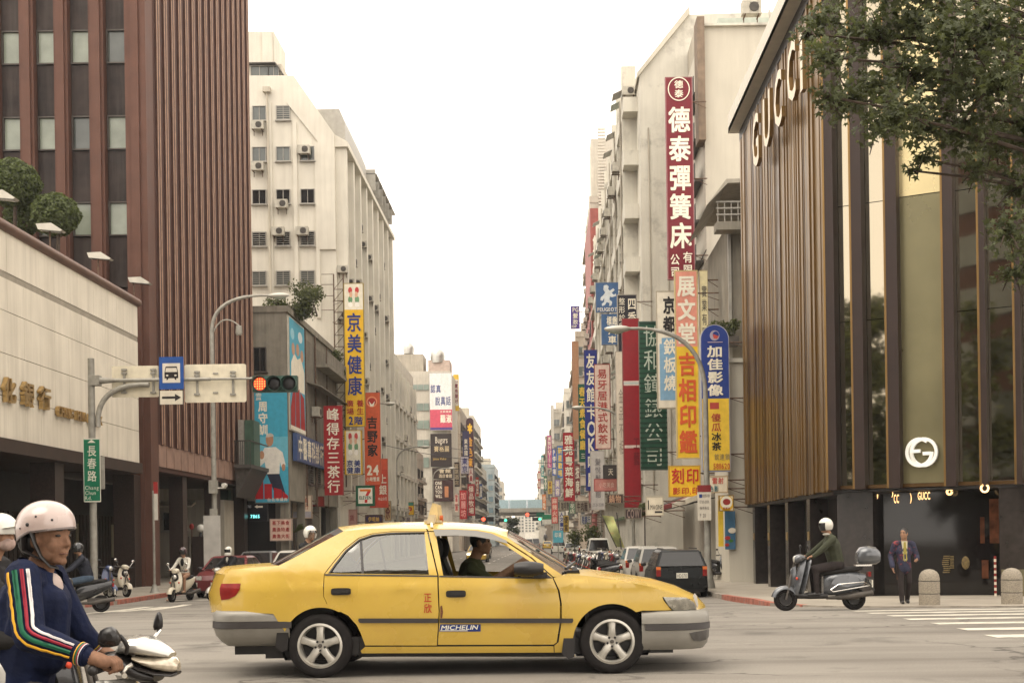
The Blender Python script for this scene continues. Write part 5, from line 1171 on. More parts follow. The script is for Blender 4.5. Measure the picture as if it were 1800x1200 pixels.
for u in (379,):
    for v in (656, 690): q = at(u, v, YS_-.03); mb = MB(); mb.box(q, (.16, .03, .05)); wbuild(mb, 'mounting_bracket', M_pole, t)
t, P, c, hw, hh = plate('bus_sign', 'blue road sign with a black bus in a white square', 280, 627, 323, 684, YP-.09, (34, 74, 140))
shape(t, [(.14, .2), (.86, .2), (.86, .8), (.14, .8)], P, (206, 198, 184), .003)
shape(t, [(.27, .3), (.73, .3), (.78, .5), (.78, .66), (.22, .66), (.22, .5)], P, BK, .006); shape(t, [(.29, .345), (.71, .345), (.745, .47), (.255, .47)], P, (206, 198, 184), .008)
shape(t, oval(.33, .575, .05, .025), P, (206, 198, 184), .009); shape(t, oval(.67, .575, .05, .025), P, (206, 198, 184), .009); shape(t, [(.3, .66), (.38, .66), (.36, .7), (.3, .72)], P, BK, .007); shape(t, [(.62, .66), (.7, .66), (.7, .72), (.64, .7)], P, BK, .007)
t, P, c, hw, hh = plate('arrow_sign', 'small white sign with black right arrow under the bus sign', 280, 686, 323, 711, YP-.09, (206, 198, 180), .02, (90, 86, 80))
shape(t, [(.12, .42), (.65, .42), (.65, .24), (.9, .5), (.65, .76), (.65, .58), (.12, .58)], P, BK, .008)
t, P, c, hw, hh = plate('street_sign', 'tall green street name plate with white characters on the signal mast', 147, 770, 177, 882, YP-.22, (24, 108, 78), .03, (206, 204, 190))
shape(t, [(.26, .07), (.5, .02), (.74, .07)], P, (214, 212, 196), .006)
mb = MB(); L0 = lambda a, b: (c.x-hw+a, YP-.22-.026, c.z+hh-b)
letters(mb, '長春路', hw*.4, hh*.2, hw*1.6, hh*1.38, True, L0, .012)
for i, s_ in enumerate(('Chang', 'Chun', 'Rd.')): letters(mb, s_, hw*.12, hh*(1.48+.16*i), hw*(1.8 if i == 0 else 1.45 if i == 1 else .95), hh*(1.62+.16*i), False, L0, .0)
wbuild(mb, 'lettering', pm(214, 212, 196), t)
mb = MB(); q = at(180, 830, YP-.1); mb.bb(q.x-.06, q.x+.08, YP-.16, YP-.1, at(0, 862, YP).z, at(0, 805, YP).z); wbuild(mb, 'back_plate', M_pole, t)
# slim parking pole with red and white plates
b2 = gpt(272, 1041, .13); t = thing('parking_pole', 'slim grey parking pole with narrow red and white plate on the left pavement', 'sign', b2)
mb = MB(); mb.cyl(b2, (b2.x, b2.y, at(266, 862, b2.y).z), .045, n=8); mb.lathe([(.2, 0), (.16, .05), (.07, .3)], 10, b2); wbuild(mb, 'post', M_pole, t, 40)
q = at(274, 877, b2.y); mb = MB(); mb.mat(0).bb(q.x-.07, q.x+.07, b2.y-.03, b2.y, q.z-.75, q.z+.2); mb.mat(1).bb(q.x-.071, q.x+.071, b2.y-.033, b2.y+.003, q.z+.2, q.z+.62); wbuild(mb, 'plate', [pm(205, 200, 188), pm(160, 50, 48)], t)
# street lamps
def lamp(label, u, vb, v_bend, uh, vh, Y, X=None, small=False):
    x = at(u, 900, Y).x; z0 = g(Y)+.13; s_ = 1 if uh > u else -1; head = at(uh, vh, Y); zt_ = at(u, v_bend, Y).z
    t = thing('street_lamp', label, 'street lamp', (x, Y, z0), group='curved street lamps')
    mb = MB(); mb.tube([(x, Y, z0), (x, Y, zt_)]+arc_path((x, Y, zt_), (x+s_*.05, Y, head.z+.12), (head.x-s_*.2, Y, head.z+.05), 12)[1:], [.12, .085]+[.075]*9+[.05]*3, 10); mb.lathe([(.24, 0), (.24, .06), (.14, .5), (.12, .9)], 12, (x, Y, z0)); wbuild(mb, 'post', M_pole, t, 40)
    mb = MB(); mb.ell((head.x+s_*.18, Y, head.z+.04), (.46, .17, .12), 12, 8); wbuild(mb, 'lamp_head', mat('lamp_shell', (.46, .44, .38), .4, .3, var=.1), t, 60)
    mb = MB(); mb.ell((head.x+s_*.22, Y, head.z-.0), (.3, .13, .13), 12, 8, lo=.5); wbuild(mb, 'lens', M_glasscurt, t, 60)
    return t, x, z0
t, x, z0 = lamp('tall street lamp rising in front of the ribbed brown wall', 377, 1040, 580, 482, 521, 52.6)
mb = MB(); mb.tube(arc_path((x, 52.6, at(374, 590, 52.6).z), (x+.4, 52.6, at(374, 545, 52.6).z), (at(420, 575, 52.6).x, 52.6, at(420, 572, 52.6).z), 8), .03, 6); q = at(420, 585, 52.6); mb.lathe([(.12, .3), (.15, 0), (.1, -.1)], 10, q); wbuild(mb, 'side_lamp', M_pole, t, 40)
for v, w_ in ((855, .35), (905, .3), (940, .26)): q = at(381, v, 52.4); mb = MB(); mb.box((x+.02, 52.42, q.z), (w_, .2, .55)); wbuild(mb, 'control_box', M_pole, t)
q = at(397, 853, 52.4); mb = MB(); mb.tube([(x, 52.4, q.z-.1), (q.x, 52.4, q.z-.1)], .03, 6); mb.lathe([(.09, -.2), (.1, 0), (.09, .14)], 10, (q.x, 52.2, q.z), 'y'); wbuild(mb, 'camera', mat('camera_white', (.6, .58, .52), .4, var=.05), t, 40)
mb = MB(); mb.bb(x-.34, x+.34, 52.1, 52.25, z0, z0+2.9); wbuild(mb, 'notice_board', mat('pale_board', (.48, .46, .42), .6, var=.1), t)
lamp('street lamp beside the orange restaurant sign', 628, 1000, 740, 680, 710, 92.7)
lamp('street lamp before the pilastered block', 698, 960, 815, 743, 786, 117)
lamp('street lamp near the brown club billboard', 762, 950, 842, 792, 823, 160)
lamp('street lamp left of the elevated road', 783, 950, 858, 812, 838, 188)
lamp('big street lamp curving in front of the pink and yellow sign', 1243, 1030, 690, 1095, 580, 42)
lamp('street lamp curving in front of the pale pink dim sum sign', 1113, 980, 790, 1022, 717, 81)
lamp('far street lamp curving over parked scooters on the right', 1056, 960, 830, 1000, 792, 125)
# parking board on the near right lamp
t, P, c, hw, hh = plate('parking_board', 'white parking notice with red top on the near right lamp post', 1226, 852, 1250, 914, 41.7, (214, 206, 190), .03)
shape(t, [(.0, .0), (1, .0), (1, .2), (0, .2)], P, (130, 44, 44), .004); shape(t, [(.12, .26), (.34, .26), (.34, .36), (.12, .36)], P, (40, 66, 130), .004)
mb = MB(); L1 = lambda a, b: (c.x-hw+a, 41.7-.026, c.z+hh-b)
letters(mb, '收費停車', hw*.7, hh*.5, hw*1.8, hh*.72, False, L1, 0); letters(mb, '07:00-20:00', hw*.3, hh*.85, hw*1.7, hh*1.05, False, L1, 0); letters(mb, '機車格位', hw*.3, hh*1.2, hw*1.7, hh*1.4, False, L1, 0); letters(mb, 'P 20', hw*.3, hh*1.6, hw*1.2, hh*1.85, False, L1, 0)
wbuild(mb, 'lettering', pm(96, 88, 80), t)
# bollards
M_gran = mat('speckled_granite', (.27, .235, .185), .8, var=.25, scale=45, bump=.3, bscale=120)
def bollard(label, u, v):
    b = gpt(u, v, .02); b.z = g(b.y)+hr(b.x, b.y)
    t = thing('bollard', label, 'bollard', b, group='granite bollards before the boutique')
    r_ = 18*b.y/F
    for z0_, z1_, nm in ((0, .235, 'base_drum'), (.25, .50, 'middle_drum')):
        mb = MB(); mb.lathe([(r_, z0_), (r_, z1_-.012), (r_-.012, z1_)], 22); mb.build(nm, M_gran, t, 40)
    mb = MB(); mb.lathe([(r_, .515), (r_*.985, .56), (r_*.9, .64), (r_*.72, .70), (r_*.4, .74), (.01, .755)], 22); mb.build('dome', M_gran, t, 50)
    mb = MB(); mb.lathe([(r_-.02, .2), (r_-.02, .53)], 22); mb.build('groove', M_black, t)
bollard('dome topped granite bollard next to the man in patterned jacket', 1634, 1063)
bollard('dome topped granite bollard at the right edge beside the striped post', 1779, 1061)
# utility cabinets and lamps by the left pavement
for u, lab in ((317, 'dark post with white globe lamp left of the red signal'), (353, 'dark post with white globe lamp beside the street lamp')):
    q = at(u, 928, 62); t = thing('globe_lamp', lab, 'lamp', (q.x, 62, -.53), group='globe lamps on gate posts')
    mb = MB(); mb.bb(q.x-.35, q.x+.35, 61.7, 62.3, -.53, q.z-.4); wbuild(mb, 'gate_post', MATS['brown_granite'], t)
    mb = MB(); mb.lathe([(.1, -.4), (.06, -.2)], 8, q); mb.mat(0); wbuild(mb, 'neck', M_black, t)
    mb = MB(); mb.ell(q, (.2, .2, .2), 14, 10); wbuild(mb, 'globe', mat('opal_globe', (.75, .72, .65), .3, var=0), t, 60)
q = at(337, 925, 62.2); t = thing('warning_lamp_pole', 'thin pole with small red lamp between the two globe lamps', 'pole', (q.x, 62.2, -.53))
mb = MB(); mb.cyl((q.x, 62.2, -.53), (q.x, 62.2, q.z), .05, n=7); wbuild(mb, 'post', M_rust, t); mb = MB(); mb.ell(q, (.12, .12, .16), 10, 8); wbuild(mb, 'lamp', pm(150, 50, 44), t)
t = thing('kiosk', 'small grey guard hut with awning in the shade of the arcade', 'hut', (at(315, 960, 66).x, 66, -.53))
xk = at(315, 960, 66).x
mb = MB(); mb.bb(xk-1.7, xk+2.4, 66, 68, -.53, 3.5); wbuild(mb, 'wall', M_g1, t)
mb = MB(); mb.prism([(66, 3.45), (65.2, 3.2), (65.2, 3.12), (66, 3.3)], lambda a, b, d: (d, a, b), xk-.9, xk+.9); wbuild(mb, 'awning', M_beige, t)
win(t, (xk-.2, 66, 2.4), 1.3, 1.0, 'S', '', M_alu, M_glassd)
t = thing('green_pillar', 'dark green pillar at the foot of the poster building', 'pillar', (at(395, 960, 70.5).x, 70.5, -.53))
xk = at(395, 960, 70.5).x; mb = MB(); mb.bb(xk-.32, xk+.32, 70.2, 70.8, -.53, 4.2); wbuild(mb, 'shaft', mat('dark_green_paint', (.03, .06, .045), .5, var=.15), t)
# overhead cables
for i, (a, b, sag) in enumerate((((-14.4, 150, 12.8), (6.4, 150, 12.6), 1.1), ((-14.3, 108, 9.6), (6.3, 116, 8.6), 1.0), ((6.3, 90, 13.0), (7.4, 56, 14.0), .6))):
    a, b = Vector(a), Vector(b); t = thing('cable', ['black overhead cable crossing the street near the billboard block', 'overhead cable crossing beyond the orange restaurant sign', 'slack cable along the right facades above the signs'][i], 'cable', a)
    mb = MB(); mb.tube([a+(b-a)*s_-Vector((0, 0, sag*4*s_*(1-s_))) for s_ in [j/16 for j in range(17)]], .025, 5); wbuild(mb, 'wire', M_black, t)
# far signals and road signs
def far_signal(label, u, v, Y, lit_, pole_u):
    c = at(u, v, Y); t = thing('far_signal', label, 'traffic light', (at(pole_u, v, Y).x, Y, g(Y)), group='signals farther down the street')
    xp = at(pole_u, v, Y).x
    mb = MB(); mb.cyl((xp, Y, g(Y)), (xp, Y, c.z+.3), .1, n=8); mb.cyl((xp, Y, c.z), (c.x, Y, c.z), .06, n=7); wbuild(mb, 'post', M_pole, t)
    mb = MB(); mb.bb(c.x-.75, c.x+.75, Y-.15, Y+.1, c.z-.28, c.z+.28); o = wbuild(mb, 'signal_head', M_black, t)
    em = {'r': (1, .12, .06), 'g': (.1, 1, .5)}[lit_]
    mb = MB(); mb.lathe([(0, -.2), (.24, -.17)], 14, (c.x+(-.48 if lit_ == 'r' else .48), Y, c.z), 'y', caps=False); wbuild(mb, 'lens', mat('far_lens_'+lit_, em, .4, var=0, emit=em, estr=1.4), o)
far_signal('red far signal hanging left of centre under the elevated road', 857, 912, 150, 'r', 826)
far_signal('red far signal over the right lanes under the elevated road', 934, 904, 152, 'r', 985)
far_signal('green far signal near the tree beyond the bridge', 884, 914, 215, 'g', 850)
far_signal('green far signal between the road sign and right parked cars', 944, 912, 205, 'g', 975)
t, P, c, hw, hh = plate('guide_sign', 'green and white overhead guide sign by the far right signals', 953, 904, 971, 921, 150, (40, 122, 84), .02)
shape(t, [(0, .5), (1, .5), (1, 1), (0, 1)], P, (206, 204, 192), .006); mb = MB(); mb.cyl((at(985, 910, 150.2).x, 150.2, g(150)), (at(985, 910, 150.2).x, 150.2, c.z+1), .1, n=7); mb.cyl((at(985, 910, 150.2).x, 150.2, c.z), (c.x, 150.2, c.z), .06, n=6); wbuild(mb, 'post', M_pole, t)
t, P, c, hw, hh = plate('guide_sign', 'small dark green street plate beside the red far signal', 943, 900, 957, 908, 151, (30, 92, 72), .02)
mb = MB(); mb.cyl((c.x-hw-1.5, 151.2, c.z), (c.x+hw+1, 151.2, c.z), .05, n=6); wbuild(mb, 'arm', M_pole, t)
t, P, c, hw, hh = plate('shop_board', 'cyan notice board with white characters above the parked truck', 972, 932, 990, 953, 88, (90, 168, 186), .02)
mb = MB(); letters(mb, '印易', hw*.3, hh*.25, hw*1.7, hh*1.2, False, lambda a, b: (c.x-hw+a, 88-.026, c.z+hh-b), .02); wbuild(mb, 'lettering', pm(*W_), t)
mb = MB(); mb.cyl((c.x, 88.03, g(88)), (c.x, 88.03, c.z), .04, n=6); wbuild(mb, 'post', M_pole, t)

# ================================================================== trees
M_bark = MATS['bark']
LM_tree = leafmats('tree_leaf', (.076, .088, .040))
def star_leaf(mb, p, nn, s_):
    x, y = frame_from(nn); a = random.uniform(0, 6.28); x, y = x*math.cos(a)+y*math.sin(a), y*math.cos(a)-x*math.sin(a)
    pts = []
    for i in range(10):
        ang = math.pi*2*i/10; r_ = s_*(.62 if i % 2 == 0 else .27); pts.append(p+(x*math.cos(ang)+y*math.sin(ang))*r_-nn*(.12*s_ if i % 2 == 0 else 0))
    mb.k = random.choice((0, 1, 1, 2)); mb.add([p]+pts, [(0, 1+i, 1+(i+1) % 10) for i in range(10)] if False else [(0, 10, 1, 2), (0, 2, 3, 4), (0, 4, 5, 6), (0, 6, 7, 8), (0, 8, 9, 10)])
def big_tree(label, base, h, clusters, leaves, size, star=False, name='street_tree'):
    t = thing(name, label, 'tree', base, group=None)
    base = Vector(base); top = base+Vector((0, 0, h*.75)); fork = base+Vector((0, 0, h*.34))
    mb = MB(); mb.tube([base, base+Vector((.05, 0, h*.18)), fork, top], [.26, .2, .17, .06], 10); wbuild(mb, 'trunk', M_bark, t, 50)
    mb = MB(); mc = MB()
    for c, r_, n in clusters:
        c = Vector(c); st = base+Vector((0, 0, min(max(c.z-base.z-1.0, h*.3), h*.7)))
        mid = st.lerp(c, .55)+Vector((random.uniform(-.25, .25), random.uniform(-.2, .2), random.uniform(.1, .5)))
        mb.tube(arc_path(st, mid, c, 6), [.05, .045, .038, .03, .024, .018, .012], 6)
        for _ in range(4):
            d = Vector((random.gauss(0, 1), random.gauss(0, 1), random.gauss(0, .8))).normalized()*r_; mb.tube([c-d*.2, c+d*.4, c+d*.9-Vector((0, 0, .1))], [.018, .012, .006], 5)
        for _ in range(int(n*leaves)):
            d = Vector((random.gauss(0, 1), random.gauss(0, 1), random.gauss(0, .8))); d = d/max(d.length, .6)*r_*random.uniform(.15, 1.05)
            p = c+d; nn = (Vector((0, 0, .55))+Vector((random.gauss(0, .55), random.gauss(0, .55)-.25, random.gauss(0, .35)))).normalized()
            s_ = size*random.uniform(.65, 1.3)
            if star: star_leaf(mc, p, nn, s_)
            else:
                x, y = frame_from(nn); mc.k = random.choice((0, 1, 2)); mc.add([p-x*s_*.5, p+y*s_*.35, p+x*s_*.55, p-y*s_*.35], [(0, 1, 2, 3)])
    wbuild(mb, 'branches', M_bark, t, 50); wbuild(mc, 'crown', LM_tree, t)
    return t
random.seed(21)
YT = 15.5
cl_ = []
for u, v, r_, n in ((1455, 100, .34, 90), (1440, 35, .3, 60), (1500, 60, .36, 90), (1490, 175, .36, 110), (1455, 170, .22, 40), (1540, 150, .36, 110), (1545, 220, .32, 90), (1545, 60, .4, 110), (1600, 40, .5, 190), (1600, 130, .45, 170), (1580, 200, .38, 120), (1625, 220, .36, 120), (1625, 280, .17, 26), (1680, 60, .55, 240), (1680, 150, .5, 220), (1690, 230, .42, 150), (1740, 50, .55, 240), (1750, 150, .5, 240), (1750, 250, .42, 170), (1790, 330, .42, 160), (1800, 100, .6, 260), (1810, 220, .5, 220), (1770, 410, .3, 70), (1830, 440, .42, 150), (1780, 480, .26, 50), (1850, 320, .5, 200), (1860, 60, .6, 200), (1640, -30, .6, 240), (1560, -30, .5, 160), (1740, -40, .6, 240), (1840, -40, .6, 220), (1480, -25, .4, 90), (1420, 60, .2, 26), (1600, 300, .12, 12), (1720, 300, .22, 40)):
    cl_.append((at(u, v, YT+random.uniform(-1.0, 1.0)), r_, n))
for i in range(26): a = random.uniform(0, 6.28); cl_.append((Vector((9.6+2.2*math.cos(a), 16.5+2.0*math.sin(a), random.uniform(6.5, 11.5))), .75, 130))
big_tree('broad leafed street tree reaching in over the boutique from the right edge', (9.2, 16.4, g(16.4)), 9.5, cl_, 2.3, .088, True)
ob = thing('mirrored_office_block', 'unseen dark office block added to be mirrored in the right bays of the boutique glass', 'building', (-15, -28, 0))  # unseen block added behind the camera so the right bays reflect dark
mb = MB(); mb.bb(-27, -3, -42, -16.4, 0, 30); wbuild(mb, 'wall', M_brickd, ob)
for fl in range(8):
    mb = MB(); mb.bb(-27.05, -2.95, -16.4, -16.25, 1.2+3.7*fl, 3.3+3.7*fl); wbuild(mb, 'window_band', M_glassg, ob)
random.seed(5)
for i, (x, y, h) in enumerate(((-17, -6, 15), (-23, -2, 15.5), (-28, -9, 18), (-12, -11, 15), (-34, 2, 17), (-33, -14, 20))):
    cl2 = []
    for j in range(30):
        a = random.uniform(0, 6.28); rr2 = random.uniform(.3, 3.8); cl2.append((Vector((x+rr2*math.cos(a), y+rr2*math.sin(a), h*random.uniform(.25, .98)-rr2*.5)), random.uniform(1.0, 1.7), 90))
    big_tree('leafy street tree behind the viewer, mirrored in the dark boutique glass, number %d from the crossing' % (i+1) if False else ['leafy tree mirrored at the foot of the first glass bay', 'leafy tree mirrored in the second glass bay', 'tall leafy tree mirrored beside the brass panel', 'leafy tree mirrored low in the dark glass', 'tallest leafy tree mirrored in the glass', 'leafy tree mirrored at the right of the glass front'][i], (x, y, 0), h, cl2, 1.0, .5)
# far tree under the bridge and greenery by the right pavement
random.seed(9)
q = at(899, 925, 320); t = thing('far_tree', 'round far tree standing under the elevated road', 'tree', (q.x, 320, -.66))
mb = MB(); mb.tube([(q.x, 320, -.66), (q.x, 320, q.z)], [.3, .15], 7); wbuild(mb, 'trunk', M_bark, t); mb = MB()
for _ in range(9): leafmesh(mb, q+Vector((random.uniform(-1.3, 1.3), random.uniform(-1, 1), random.uniform(-1.8, 2.4))), 1.2, 160, .5, 1, .2)
wbuild(mb, 'crown', LM_wild, t)
for u, v, Y, r_, lab in ((1040, 938, 90, .8, 'bright green potted shrub by the grey shop wall'), (1010, 945, 100, .7, 'dark low shrub behind the parked scooters'), (1133, 895, 62, .3, 'dark potted plant beside the red shop awning')):
    q = at(u, v, Y); t = thing('potted_shrub', lab, 'plant', (q.x, Y, g(Y)+.13), group='potted shrubs on the right pavement')
    mb = MB(); mb.lathe([(.3, 0), (.4, .5), (.36, .52)], 12, (q.x, Y, g(Y)+.13)); wbuild(mb, 'pot', M_conc, t); mb = MB(); mb.tube([(q.x, Y, g(Y)+.4), (q.x, Y, q.z)], .04, 6); wbuild(mb, 'stem', M_bark, t)
    mb = MB(); leafmesh(mb, q, r_, 420, .2, 1.1, .3); wbuild(mb, 'crown', LM_wild, t)
q = at(1273, 580, 50.5); t = thing('balcony_plant', 'leafy plants on the wall top beside the round topped blue sign', 'plant', (q.x, 50.5, q.z-1.0)); mb = MB()
for i in range(7): leafmesh(mb, at(1255+i*6, random.uniform(570, 590), 50.5), .28, 130, .12, 1, .3)
wbuild(mb, 'crown', LM_wild, t); mb = MB(); mb.bb(at(1250, 600, 50.5).x, at(1298, 600, 50.5).x, 50.3, 50.9, at(1270, 608, 50.5).z, at(1270, 592, 50.5).z); wbuild(mb, 'planter', M_dsteel, t)
q = at(517, 935, 75); t = thing('palm_plant', 'small spiky palm by the pinkish menu board', 'plant', (q.x, 75, -.53)); mb = MB()
for i in range(14):
    a = i*.9; d = Vector((math.cos(a), .3*math.sin(a), .5+.4*math.sin(i))).normalized(); s_ = Vector((-d.z, 0, d.x))*.07; p0 = q; p1 = q+d*.55; p2 = q+d*.95-Vector((0, 0, .25)); mb.k = 0
    mb.add([p0-s_*.3, p1-s_, p2, p1+s_, p0+s_*.3], [(0, 1, 2, 3, 4)])
wbuild(mb, 'fronds', LM_wild[1], t); mb = MB(); mb.tube([(q.x, 75, -.53), q], [.08, .05], 6); wbuild(mb, 'stem', M_bark, t)
# ================================================================== the yellow taxi
TYN = 11.1     # depth of the near flank
def hw_(z):
    ks = ((.15, .78), (.25, .815), (.38, .838), (.55, .85), (.70, .848), (.82, .838), (.93, .805), (1.05, .745), (1.2, .665), (1.30, .612), (1.38, .57), (1.5, .5))
    if z <= ks[0][0]: return ks[0][1]
    for i in range(len(ks)-1):
        (a, p), (b, q) = ks[i], ks[i+1]
        if z <= b:
            t = (z-a)/(b-a); a0, p0 = ks[max(i-1, 0)]; b0, q0 = ks[min(i+2, len(ks)-1)]
            m0, m1 = (q-p0)/(b-a0)*(b-a), (q0-p)/(b0-a)*(b-a)
            return (2*t**3-3*t*t+1)*p+(t**3-2*t*t+t)*m0+(-2*t**3+3*t*t)*q+(t**3-t*t)*m1
    return ks[-1][1]
TX0 = at(820, 1100, TYN+.85).x
def TP(u, v):
    Y = TYN
    for _ in range(4): p = at(u, v, Y); Y = TYN+.85-hw_(p.z)
    return (p.x-TX0, p.z)
taper_x = (TP(366, 1080)[0], TP(1250, 1085)[0])
def plan(x):      # narrowing towards the ends
    e = 0.0
    if x < taper_x[0]+.75: t = (taper_x[0]+.75-x)/.75; e = .16*t**2.6
    if x > taper_x[1]-.85: t = (x-taper_x[1]+.85)/.85; e = .24*t**2.4
    return e
def crease(z): return .010*math.exp(-((z-.80)/.028)**2)-.006*math.exp(-((z-.845)/.03)**2)
def S(x, z, off=0.0): return (x, -(hw_(z)+crease(z)-plan(x)+off), z)
M_taxi = mat('taxi_yellow', (.52, .345, .055), .28, var=.05, scale=2.2, coat=.5, dirt=(.42, .23, .05), dirt_amt=.35, dirt_scale=1.6)
M_bump = mat('bumper_silver', (.25, .235, .205), .45, .3, var=.08, scale=5)
M_trim = mat('black_trim', (.035, .030, .028), .5, var=.1, scale=9)
def film(name, tint, fac, rough=.03):
    m = bpy.data.materials.new(name); m.use_nodes = True; n = m.node_tree; n.nodes.clear(); L = n.links
    o = n.nodes.new('ShaderNodeOutputMaterial'); a = n.nodes.new('ShaderNodeBsdfTransparent'); a.inputs[0].default_value = (*tint, 1)
    b = n.nodes.new('ShaderNodeBsdfGlossy'); b.inputs['Roughness'].default_value = rough; b.inputs[0].default_value = (.95, .95, .92, 1)
    lw = n.nodes.new('ShaderNodeLayerWeight'); lw.inputs[0].default_value = .2
    mr = n.nodes.new('ShaderNodeMapRange'); mr.inputs[3].default_value = fac; mr.inputs[4].default_value = 1.0
    L.new(lw.outputs['Fresnel'], mr.inputs[0]); mxx = n.nodes.new('ShaderNodeMixShader'); L.new(mr.outputs[0], mxx.inputs[0])
    L.new(a.outputs[0], mxx.inputs[1]); L.new(b.outputs[0], mxx.inputs[2]); L.new(mxx.outputs[0], o.inputs[0]); return m
M_film = film('filmed_window', (.58, .62, .57), .17); M_wshield = film('windscreen_glass', (.40, .42, .39), .05); M_lens = film('clear_lens', (.75, .74, .70), .10)
taxi = thing('taxi', 'yellow taxi sedan crossing the street with silver bumpers', 'taxi', (TX0, TYN+.85, 0))
def panel(name, outline, holes=(), m=None, parent=None, off=0.0, step=.05, px=True, both=True, surf=None, smooth=35, inner=True):
    """Curved body panel from a traced side outline; the far flank is its mirror."""
    bm = bmesh.new(); allE = []
    for loop in [outline]+list(holes):
        pts = [TP(*p) if px else p for p in loop]; vs_ = [bm.verts.new((p[0], 0, p[1])) for p in pts]
        allE += [bm.edges.new((vs_[i], vs_[(i+1) % len(vs_)])) for i in range(len(vs_))]
    bmesh.ops.triangle_fill(bm, use_beauty=True, use_dissolve=False, edges=allE)
    xs = [v.co.x for v in bm.verts]; zs = [v.co.z for v in bm.verts]
    for ax, lo, hi, n in ((0, min(xs), max(xs), (1, 0, 0)), (2, min(zs), max(zs), (0, 0, 1))):
        k = lo+step
        while k < hi:
            co = (k, 0, 0) if ax == 0 else (0, 0, k)
            bmesh.ops.bisect_plane(bm, geom=bm.verts[:]+bm.edges[:]+bm.faces[:], plane_co=co, plane_no=n); k += step
    f_ = surf or S
    bnd = [e for e in bm.edges if len(e.link_faces) == 1]
    for v in bm.verts: v.co = f_(v.co.x, v.co.z, off)
    if inner:
        ret = bmesh.ops.extrude_edge_only(bm, edges=bnd)
        for q in ret['geom']:
            if isinstance(q, bmesh.types.BMVert): q.co.y += .022
    bmesh.ops.recalc_face_normals(bm, faces=bm.faces[:])
    s_ = sum(f.normal.y*f.calc_area() for f in bm.faces)
    if s_ > 0: bmesh.ops.reverse_faces(bm, faces=bm.faces[:])
    me = bpy.data.meshes.new(name); bm.to_mesh(me); bm.free()
    me.materials.append(m or M_taxi)
    me.polygons.foreach_set('use_smooth', [True]*len(me.polygons)); me.set_sharp_from_angle(angle=R(smooth)); me.update()
    o = link(name, me, parent or taxi)
    if both:
        m2 = me.copy(); 
        for v in m2.vertices: v.co.y = -v.co.y
        m2.flip_normals(); link(name, m2, parent or taxi)
    return o
RC, FC = (563.7, 1135.0), (1075.7, 1129.5)     # wheel centres
def archpts(c, r, a0, a1, n=16): return [(c[0]+r*math.cos(R(a0+(a1-a0)*i/n)), c[1]-r*math.sin(R(a0+(a1-a0)*i/n))) for i in range(n+1)]
# rear quarter: trunk flank, C pillar, wheel arch
rq = [(384, 1072), (382, 1055), (381, 1040), (385, 1025), (391, 1010), (400, 1002), (440, 997), (490, 993.5), (520, 978), (560, 956), (604, 933), (640, 929.5), (690, 928), (748, 929),
      (751, 933), (690, 933), (655, 936.5), (630, 944.5), (604, 965), (584, 989), (569.5, 1008), (568, 1030), (568.5, 1048), (574, 1060.5), (600, 1074)]
rq += archpts(RC, 68, 62, 158, 18)+[(480, 1078), (384, 1075)]
rq = [p for p in rq]
panel('rear_quarter', rq)
# doors with window openings
rwin = [(577, 1007), (588, 992), (608, 967), (632, 947.5), (655, 939.5), (690, 935.8), (746, 935), (754, 1009.5)]
rdoor = [(570.5, 1008.5), (585.5, 989.5), (605, 966), (631, 945.5), (655.5, 937.5), (690, 934), (750.5, 934), (759, 970), (768.5, 1010), (771, 1075), (768, 1133.5), (642, 1133.5), (634, 1112), (627, 1098), (612, 1081), (600, 1075.3), (575.5, 1061.5), (569.5, 1048)]
d_r = panel('rear_door', rdoor, [rwin])
fwin = [(766, 939), (800, 938), (835, 940), (860, 945), (887, 957), (930, 985), (938, 1000), (941, 1014), (779, 1011)]
fdoor = [(753.5, 934.5), (800, 933.5), (838, 935.5), (864, 940.5), (889, 952), (933, 980.5), (970.5, 1013.5), (980.5, 1037), (984.5, 1060), (984.5, 1090), (978.5, 1128), (973, 1132), (770, 1132.5), (773, 1075), (771, 1010)]
d_f = panel('front_door', fdoor, [fwin])
# roof rail, A pillar, front fender, sill
panel('roof_rail', [(751, 929.2), (800, 928.8), (840, 930.5), (868, 935), (892, 944), (935, 974), (987, 1009), (986, 1013.5), (972.5, 1013), (935, 979), (891, 950.5), (865, 939), (838, 934.2), (800, 932.3), (753, 932.6)])
ff = [(973, 1015), (988, 1010), (1030, 1011), (1087, 1019), (1142, 1030), (1180, 1041), (1215, 1053), (1209, 1054), (1165, 1049), (1168, 1056), (1182, 1072.5), (1130, 1072.5)]+archpts(FC, 69, 52, 200, 20)+[(1003, 1146), (975, 1146), (974.5, 1134), (982, 1128), (987.5, 1090), (987.5, 1060), (983.5, 1037)]
panel('front_fender', ff)
panel('sill', [(641.5, 1136), (973, 1135), (973.5, 1146), (636, 1147.5), (634, 1143)])
panel('sill_trim', [(632, 1148), (1003, 1146.5), (1003, 1154), (640, 1154)], m=M_black, off=-.03)
# windows
def pan_glass(nm, poly, m, off=-.012, par=None): return panel(nm, poly, m=m, off=off, parent=par, inner=False)
pan_glass('rear_window_glass', rwin, M_film)
pan_glass('window_divider', [(632, 946), (636, 944), (640, 1009), (635.5, 1009)], M_trim, -.006)
pan_glass('quarter_blind', [(936, 990), (969, 1014), (940, 1014)], M_trim, .004)
